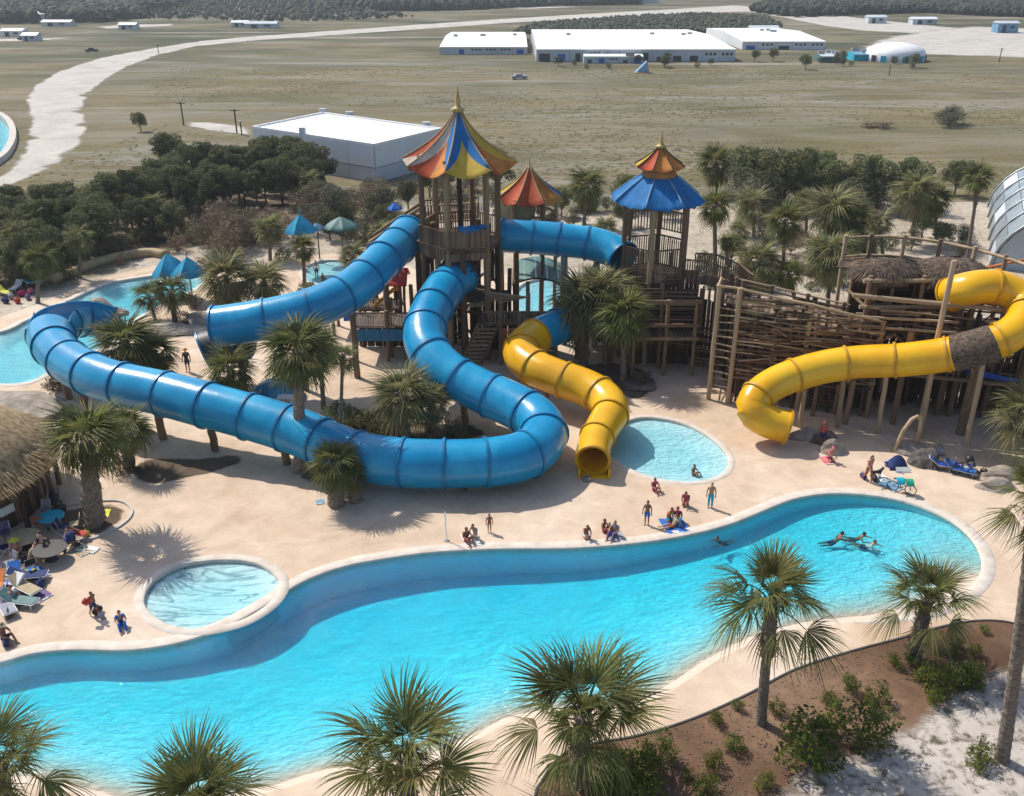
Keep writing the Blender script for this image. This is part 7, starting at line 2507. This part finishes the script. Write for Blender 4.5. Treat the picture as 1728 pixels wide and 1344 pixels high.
person(30, 938, 'sit', d2(15), 'person in pink shirt under the lime hat', 'skin_c', 'hair_brown', 'pink', 'navy', 1.35, hat='lime')
person(126, 915, 'kneel', d2(-20), 'person in orange kneeling among the chairs by the palm island', 'skin_c', 'hair_dark', 'orange', 'black', 1.2)
person(22, 1020, 'sitback', d2(20), 'person lounging in grey on the lowest chair of the heap', 'skin_a', 'hair_brown', 'grey_cloth', 'khaki', 1.2)
person(318, 628, 'stand', d2(0), 'person in orange hat and black shirt behind the long blue slide', 'skin_b', 'orange', 'black', 'navy', 1.25, hat='orange')
person(280, 634, 'sit', d2(0), 'person in magenta sitting behind the long blue slide', 'skin_b', 'hair_dark', 'magenta', 'pink', 1.2)
person(535, 470, 'stand', d2(0), 'person in white shirt wading in the splash pool', 'skin_b', 'hair_dark', 'white_cloth', 'navy', 1.2, z=-.3)
person(545, 474, 'sit', d2(40), 'child in orange sitting in the splash pool', 'skin_b', 'hair_dark', 'orange', 'orange', 1.0, z=-.35)
person(322, 508, 'sit', d2(0), 'person in orange sitting in the shade of the island parasol', 'skin_b', 'hair_dark', 'orange', 'navy', 1.1)
person(205, 447, 'sit', d2(0), 'child in orange sitting by the river bank wall', 'skin_b', 'hair_dark', 'orange', 'orange', 1.0)

# ================================================================== LOUNGERS, TABLES, BICYCLES, BAGS
def local(t):
    return BASE[t.name]
def piece(t, b, name, mat, smooth=False):
    return put(name, b.mesh(name, mat, smooth), t, local(t))
def lounger(px, py, rz, label, frame='white_paint', fabric='grey_cloth', group='sun loungers', sc=1.0):
    t = thing('sun_lounger', P(px, py) + Vector((0, 0, .012)), label, 'sun lounger', group, rz)
    for s in (-.3, .3):
        for y_ in (-.8, .55):
            b = MB(); b.tube([(s, y_, 0), (s, y_, .34)], .022, 6); piece(t, b, 'leg', frame)
    b = MB()
    for s in (-.32, .32):
        b.tube([(s, -.95, .34), (s, .35, .34), (s, .95, .78)], .025, 6)
    b.tube([(-.32, -.95, .34), (.32, -.95, .34)], .025, 6); b.tube([(-.32, .95, .78), (.32, .95, .78)], .025, 6)
    piece(t, b, 'frame', frame)
    b = MB(); b.box((0, -.3, .37), (.6, 1.25, .05)); piece(t, b, 'seat', fabric)
    b = MB(); b.beam((0, .34, .38), (0, .94, .81), .6, .05); piece(t, b, 'backrest', fabric)
    return t
def chair(px, py, rz, label, frame='white_paint', fabric='navy', group='folding chairs'):
    t = thing('folding_chair', P(px, py) + Vector((0, 0, .012)), label, 'chair', group, rz)
    for s in (-.26, .26):
        b = MB(); b.tube([(s, -.3, 0), (s, .22, .48)], .018, 6); piece(t, b, 'leg', frame)
        b = MB(); b.tube([(s, .3, 0), (s, -.24, .46)], .018, 6); piece(t, b, 'leg', frame)
        b = MB(); b.tube([(s, .2, .42), (s, .36, .98)], .018, 6); piece(t, b, 'back_frame', frame)
    b = MB(); b.box((0, -.02, .44), (.54, .5, .04)); piece(t, b, 'seat', fabric)
    b = MB(); b.beam((0, .25, .52), (0, .36, .98), .54, .03); piece(t, b, 'backrest', fabric)
    return t
def table(px, py, r, label, mat, sc=1.0):
    t = thing('round_table', P(px, py) + Vector((0, 0, .012)), label, 'table')
    b = MB(); b.lathe([(.02, .70), (r, .70), (r, .74), (.02, .745)], 20); piece(t, b, 'table_top', mat)
    b = MB(); b.tube([(0, 0, .02), (0, 0, .7)], .05, 8); piece(t, b, 'pedestal', 'steel_dark')
    b = MB(); b.lathe([(.02, 0), (.35, 0), (.3, .05), (.02, .06)], 14); piece(t, b, 'base', 'steel_dark')
    return t
def bag(px, py, s, label, mat, z=0.014):
    t = thing('bag', P(px, py) + Vector((0, 0, z)), label, 'bag', None, random.uniform(0, 3))
    b = MB(); b.blob((0, 0, .22 * s), .36 * s, .2 * s, .24 * s, 10, 6, .12, random.Random(int(px))); piece(t, b, 'sack', mat, True)
    b = MB(); b.tube([(-.18 * s, 0, .38 * s), (-.1 * s, 0, .58 * s), (.1 * s, 0, .58 * s), (.18 * s, 0, .38 * s)], .022 * s, 6); piece(t, b, 'handle', 'black')
    return t
def towel(px, py, w, l, rz, label, mat):
    t = thing('towel', P(px, py) + Vector((0, 0, .016)), label, 'towel', None, rz)
    b = MB()
    n = 8
    rg_ = random.Random(int(px))
    vs = [(-w / 2 + w * i / n, -l / 2 + l * j / n, .02 + .05 * max(0, math.sin(i * 1.3 + j * .9)) + rg_.uniform(0, .02)) for j in range(n + 1) for i in range(n + 1)]
    b.add(vs, [(j * (n + 1) + i, j * (n + 1) + i + 1, (j + 1) * (n + 1) + i + 1, (j + 1) * (n + 1) + i) for j in range(n) for i in range(n)])
    piece(t, b, 'cloth', mat, True)
    b = MB(); b.box((0, -l / 2, .03), (w, .06, .05)); piece(t, b, 'hem', 'white_cloth')
    return t
def wheel(t, c, r, axis='y', mat='rubber', name='wheel'):
    b = MB()
    pts_ = [Vector((c[0] + r * math.cos(a), c[1], c[2] + r * math.sin(a))) for a in [2 * math.pi * i / 20 for i in range(21)]]
    b.tube(pts_, .03, 6, False)
    w_ = piece(t, b, name, mat)
    b = MB()
    for i in range(8):
        a = 2 * math.pi * i / 8
        b.tube([c, (c[0] + r * math.cos(a), c[1], c[2] + r * math.sin(a))], .008, 3, False)
    put('spokes', b.mesh('spokes', 'steel'), w_, local(t))
    return w_
def bicycle(px, py, rz, label, mat, lie=False, z=.012, sc=1.0):
    t = thing('bicycle', P(px, py) + Vector((0, 0, z)), label, 'bicycle', None, rz)
    old = BASE[t.name]
    if lie:
        t.rotation_euler = (R(78), 0, rz)
        t.location = P(px, py) + Vector((0, 0, .12))
        BASE[t.name] = Matrix.Translation(t.location) @ Euler((R(78), 0, rz)).to_matrix().to_4x4()
    wheel(t, (-.52, 0, .34), .33); wheel(t, (.52, 0, .34), .33)
    b = MB()
    for a, c in (((-.52, 0, .34), (-.18, 0, .80)), ((-.52, 0, .34), (-.05, 0, .32)), ((-.05, 0, .32), (-.2, 0, .86)), ((-.18, 0, .78), (.36, 0, .80)), ((-.05, 0, .32), (.38, 0, .72)), ((.34, 0, .92), (.52, 0, .34))):
        b.tube([a, c], .025, 6)
    piece(t, b, 'frame', mat)
    b = MB(); b.box((-.2, 0, .9), (.26, .13, .06)); piece(t, b, 'saddle', 'black')
    b = MB(); b.tube([(.3, -.26, .98), (.34, -.1, .95), (.34, .1, .95), (.3, .26, .98)], .016, 6); piece(t, b, 'handlebar', 'steel')
    b = MB(); b.tube([(-.05, -.14, .22), (-.05, .14, .42)], .016, 6); piece(t, b, 'pedal_crank', 'steel')
    return t
def stroller(px, py, rz, label, mat):
    t = thing('stroller', P(px, py) + Vector((0, 0, .012)), label, 'stroller', None, rz)
    for x, y_ in ((-.28, .35), (.28, .35), (-.22, -.4), (.22, -.4)):
        b = MB(); b.tube([(x - .03, y_, .14), (x + .03, y_, .14)], .14, 10); piece(t, b, 'wheel', 'rubber')
    b = MB()
    for s in (-.26, .26):
        b.tube([(s, -.4, .14), (s, .45, 1.05)], .018, 6); b.tube([(s, .35, .14), (s, -.1, .6)], .018, 6)
    b.tube([(-.26, .45, 1.05), (.26, .45, 1.05)], .022, 6)
    piece(t, b, 'frame', 'steel_dark')
    b = MB(); b.blob((0, 0, .55), .26, .42, .2, 10, 6, .05); piece(t, b, 'seat', mat, True)
    b = MB(); b.lathe([(.30, 0), (.27, .14), (.17, .25), (.01, .3)], 12, (0, .18, .72)); piece(t, b, 'hood', mat, True)
    return t
stroller(95, 858, d2(20), 'black stroller standing by the thatched hut', 'black')
stroller(118, 925, d2(-40), 'dark stroller beside the palm island', 'navy')
table(90, 890, .75, 'teal topped round table by the hut', 'teal')
table(88, 945, .9, 'round black table beside the person in the black jacket', 'black')
table(45, 925, .9, 'round khaki table beside the lime hat', 'khaki')
chs = [(78, 872, 'bright chair facing the teal table', 'white_paint', 'grey_cloth'), (110, 900, 'chair with navy seat beside the teal table', 'steel', 'navy'), (68, 892, 'chair with rust seat beside the teal table', 'steel', 'rust'), (128, 895, 'steel chair next to the kerbed island', 'steel', 'khaki'),
       (12, 910, 'chair with purple seat at the hut corner', 'white_paint', 'purple'), (8, 935, 'chair with navy seat near the lime hat', 'white_paint', 'navy'), (52, 965, 'chair with black seat below the khaki table', 'white_paint', 'black'), (20, 960, 'chair with grey seat below the khaki table', 'steel', 'grey_cloth'),
       (5, 985, 'chair with white seat in the lounger heap', 'white_paint', 'white_cloth'), (140, 912, 'chair with red seat at the kerb of the palm island', 'steel', 'red')]
for i, (x, yy, lab, fr, fb) in enumerate(chs):
    chair(x, yy, i * 1.7, lab, fr, fb)
lgs = [(25, 985, 20, 'white lounger with blue pad topmost of the heap', 'blue_cloth'), (45, 1000, 60, 'white lounger with khaki pad in the heap', 'khaki'), (15, 1005, -20, 'white lounger with white pad in the heap', 'white_cloth'), (50, 980, 100, 'white lounger with slate pad by the towels', 'navy'),
       (12, 1030, 40, 'white lounger with dark pad lowest of the heap', 'grey_cloth'), (35, 1022, 80, 'white lounger with olive pad lowest but one', 'mesh_green'), (-5, 1000, 10, 'white lounger with orange pad at the frame edge', 'orange')]
for x, yy, a, lab, fb in lgs:
    lounger(x, yy, d2(a), lab, 'white_paint', fb)
for a in ((52, 1008, .9, 1.6, .4, 'purple towel spread at the end of the lounger heap', 'purple'), (64, 1003, .8, 1.5, 1.0, 'dark violet towel beside the purple one', 'purple'), (48, 975, .8, 1.4, .2, 'yellow towel by the slate lounger', 'lime'), (60, 968, .9, 1.5, .9, 'blue checked towel near the round black table', 'blue_cloth'),
          (138, 925, .9, 1.7, .8, 'olive towel beside the palm island kerb', 'khaki'), (148, 928, .6, 1.2, 1.3, 'white towel crumpled at the palm island', 'white_cloth'), (175, 868, .7, .9, .2, 'straw mat lying on the palm island', 'lime'), (540, 848, .5, .5, .3, 'small blue and white towel beside the short shaggy palm', 'cloth_sky'),
          (795, 912, .9, 1.4, .3, 'white towel under the kneeling person at the pool rim', 'white_cloth'), (1036, 902, .9, 1.6, .3, 'grey towel under the trio', 'grey_cloth'), (1138, 888, 1.4, 1.6, .2, 'blue picnic blanket under the group', 'blue_cloth'), (1397, 778, .8, 1.0, .2, 'pink towel under the crouching hooded person', 'pink'),
          (1502, 820, 1.0, 1.4, .5, 'pale aqua towel beside the bicycle', 'cloth_sky'), (1514, 790, 1.0, 1.3, .6, 'folded dark towel under the little tent', 'navy'), (1488, 808, .7, .9, .2, 'cream towel near the walking person', 'white_cloth')):
    towel(*a)
for a in ((70, 990, .9, 'navy bag beside the slate lounger', 'navy'), (40, 950, .8, 'black bag under the khaki table', 'black'), (102, 868, 1.4, 'large black bag beside the stroller', 'black'), (30, 970, .8, 'white bag in the chair heap', 'white_cloth'), (16, 1042, .9, 'dark bag at the lowest lounger', 'black'),
          (55, 940, .7, 'red bag beside the khaki table', 'red'), (146, 905, .8, 'yellow green bag at the palm island', 'lime'), (1475, 812, .9, 'black bag set down beside the walking person', 'black'), (1456, 808, .8, 'navy rucksack beside the walking person', 'navy'), (165, 1036, .9, 'dark bag at the feet of the leaning person', 'black'),
          (172, 1042, .7, 'grey bag beside the dark one on the open deck', 'grey_cloth'), (12, 1090, .9, 'dark blue bag beside the straw hat', 'navy'), (1660, 800, .8, 'round dark bag by the flat sunken rock', 'black'), (1585, 768, 1.2, 'long grey bag before the fort posts', 'grey_cloth')):
    bag(*a)
# red bag held up
hp = P(160, 1040)
t = thing('bag', hp + Vector((-.1, -.35, .98)), 'red bag held aloft by the leaning person', 'bag')
b = MB(); b.blob((0, 0, .15), .2, .14, .2, 10, 6, .15); piece(t, b, 'sack', 'red', True)
b = MB(); b.tube([(-.1, 0, .3), (0, 0, .42), (.1, 0, .3)], .015, 5); piece(t, b, 'handle', 'rust')
# beach heap at the river bank
for i, (x, yy, m_, lab) in enumerate(((20, 505, 'grey_cloth', 'grey bag in the row along the river bank'), (38, 500, 'magenta', 'magenta bag in the row along the river bank'), (52, 496, 'pink', 'pink bag in the row along the river bank'), (10, 512, 'navy', 'navy bag in the row along the river bank'), (30, 512, 'red', 'red bag in the row along the river bank'), (48, 506, 'purple', 'purple bag in the row along the river bank'))):
    bag(x, yy, 1.3, lab, m_)
for i, (x, yy) in enumerate(((28, 490), (8, 498), (56, 482))):
    lounger(x, yy, i, ('white lounger among the bags of the river bank', 'lounger with lime pad by the river bank', 'lounger with teal pad nearest the river bank wall')[i], 'white_paint', ('white_cloth', 'lime', 'teal')[i], 'loungers by the river')
# right deck
bicycle(1520, 832, d2(-32), 'brown bicycle standing at the pool rim under towels', 'rust')
for px_, py_, mt, dz, lab in ((1512, 828, 'teal', .93, 'turquoise towel hung over the bicycle saddle'), (1527, 834, 'green_cloth', .98, 'green towel hung over the bicycle handlebar')):
    c = P(1520, 832)
    ex = Vector((math.cos(d2(-32)), math.sin(d2(-32)), 0)) * (-.2 if mt == 'teal' else .32)
    t = thing('towel', c + ex + Vector((0, 0, dz)), lab, 'towel', None, d2(-32))
    cloth(t, 'cloth', mt, lambda u, v: c + ex + Vector((.5 * (u - .5), .7 * (v - .5), dz + .08 - .7 * (v - .5) ** 2 * 1.6)), 6, 4)
bicycle(1600, 796, d2(-15), 'blue bicycle parked beside the dark stone block', 'bike_blue')
bicycle(1626, 804, d2(-30), 'blue bicycle with white guards, second beside the stone block', 'bike_blue')
lounger(1592, 792, d2(70), 'blue lounger beside the parked blue bicycles', 'white_paint', 'bike_blue', 'blue loungers on the deck')
lounger(1618, 800, d2(60), 'blue lounger between the two blue bicycles', 'steel', 'blue_cloth', 'blue loungers on the deck')
stroller(1635, 795, d2(10), 'dark stroller behind the blue bicycles', 'black')
# little pop up tent
tp_ = P(1512, 788)
t = thing('beach_tent', tp_, 'little navy and white pop up tent on the deck', 'tent')
for s, mt in ((-1, 'navy'), (1, 'blue_cloth')):
    cloth(t, 'tent_side', mt, lambda u, v, s=s: tp_ + Vector((-.6 + 1.2 * u, s * .55 * v, .85 * (1 - v) ** .7 * math.sin(math.pi * (.12 + .76 * u)) + .03)), 6, 8)
cloth(t, 'tent_flap', 'white_cloth', lambda u, v: tp_ + Vector((-.3 + .9 * u, -.6 - .25 * v, .28 * (1 - v) + .04)), 3, 3)
# dog
dp = P(1478, 806)
t = thing('dog', dp + Vector((0, 0, .012)), 'small black dog standing beside the walking person', 'dog', None, d2(100))
J = {'pelvis': (0, .28, .40), 'belly': (0, .06, .39), 'chest': (0, -.18, .40), 'neck': (0, -.3, .53), 'head': (0, -.38, .62), 'muz': (0, -.50, .59), 'tail': (0, .42, .50), 'tail2': (0, .52, .60)}
E_ = [('pelvis', 'belly'), ('belly', 'chest'), ('chest', 'neck'), ('neck', 'head'), ('head', 'muz'), ('pelvis', 'tail'), ('tail', 'tail2')]
for s, sg in (('r', 1), ('l', -1)):
    J.update({'fs.' + s: (.09 * sg, -.2, .34), 'fw.' + s: (.09 * sg, -.2, .16), 'ff.' + s: (.09 * sg, -.22, .02), 'hs.' + s: (.09 * sg, .26, .36), 'hk.' + s: (.1 * sg, .2, .24), 'hh.' + s: (.1 * sg, .34, .13), 'hf.' + s: (.1 * sg, .31, .02),
              'ear.' + s: (.06 * sg, -.35, .72)})
    E_ += [('chest', 'fs.' + s), ('fs.' + s, 'fw.' + s), ('fw.' + s, 'ff.' + s), ('pelvis', 'hs.' + s), ('hs.' + s, 'hk.' + s), ('hk.' + s, 'hh.' + s), ('hh.' + s, 'hf.' + s), ('head', 'ear.' + s)]
me, _n = skin_body(J, {'pelvis': .095, 'belly': .10, 'chest': .13, 'neck': .075, 'head': .075, 'muz': .038, 'tail': .025, 'tail2': .014, **{k: (.06 if k[:2] in ('fs', 'hs') else .045 if k[:2] == 'hk' else .02 if k[:3] == 'ear' else .03) for k in J if '.' in k}}, E_, 'dog_body')
me.materials.clear()
me.materials.append(M['black'])
me.polygons.foreach_set('use_smooth', [True] * len(me.polygons))
put('body', me, t, BASE[t.name])
b = MB(); b.tube([(math.cos(a) * .08, -.31 + math.sin(a) * .05, .52 + math.sin(a) * .05) for a in [i * .628 for i in range(11)]], .012, 5, False)
piece(t, b, 'collar', 'red')
# fallen palm litter and stones strewn in the beds as one mass
rg = random.Random(77)
b = MB()
for i in range(5200):
    x, yy = rg.uniform(900, 1790), rg.uniform(1050, 1420)
    p = P(x, yy)
    if not inside(p, BED) or x + 1.4 * yy > 3150:
        continue
    a = rg.uniform(0, 6.28)
    ln, w = rg.uniform(.025, .07), rg.uniform(.015, .03)
    d = Vector((math.cos(a), math.sin(a), 0))
    s = Vector((-d.y, d.x, 0)) * w
    z = .058 + rg.uniform(0, .015)
    p.z = z
    b.add([p - d * ln - s, p + d * ln - s, p + d * ln + s + Vector((0, 0, rg.uniform(0, .03))), p - d * ln + s], [(0, 1, 2, 3)])
o = b.build('bark_chips', 'barkbrown')
tag(o, 'loose bark chips strewn over the mulch bed', 'mulch', kind='stuff')
# ================================================================== HAZE: the air over the whole place
m = bpy.data.materials.new('haze_air')
m.use_nodes = True
n = m.node_tree
n.nodes.clear()
out = n.nodes.new('ShaderNodeOutputMaterial')
pv = n.nodes.new('ShaderNodeVolumePrincipled')
pv.inputs['Color'].default_value = (0.80, 0.87, 0.95, 1)
pv.inputs['Density'].default_value = 0.0002
pv.inputs['Anisotropy'].default_value = 0.3
n.links.new(pv.outputs[0], out.inputs['Volume'])
b = MB()
b.box((0, 4350, 14.5), (12400, 9500, 38))
hz = put('haze', b.mesh('haze', m))
tag(hz, 'thin pale haze in the air over the plain', 'haze', kind='stuff')
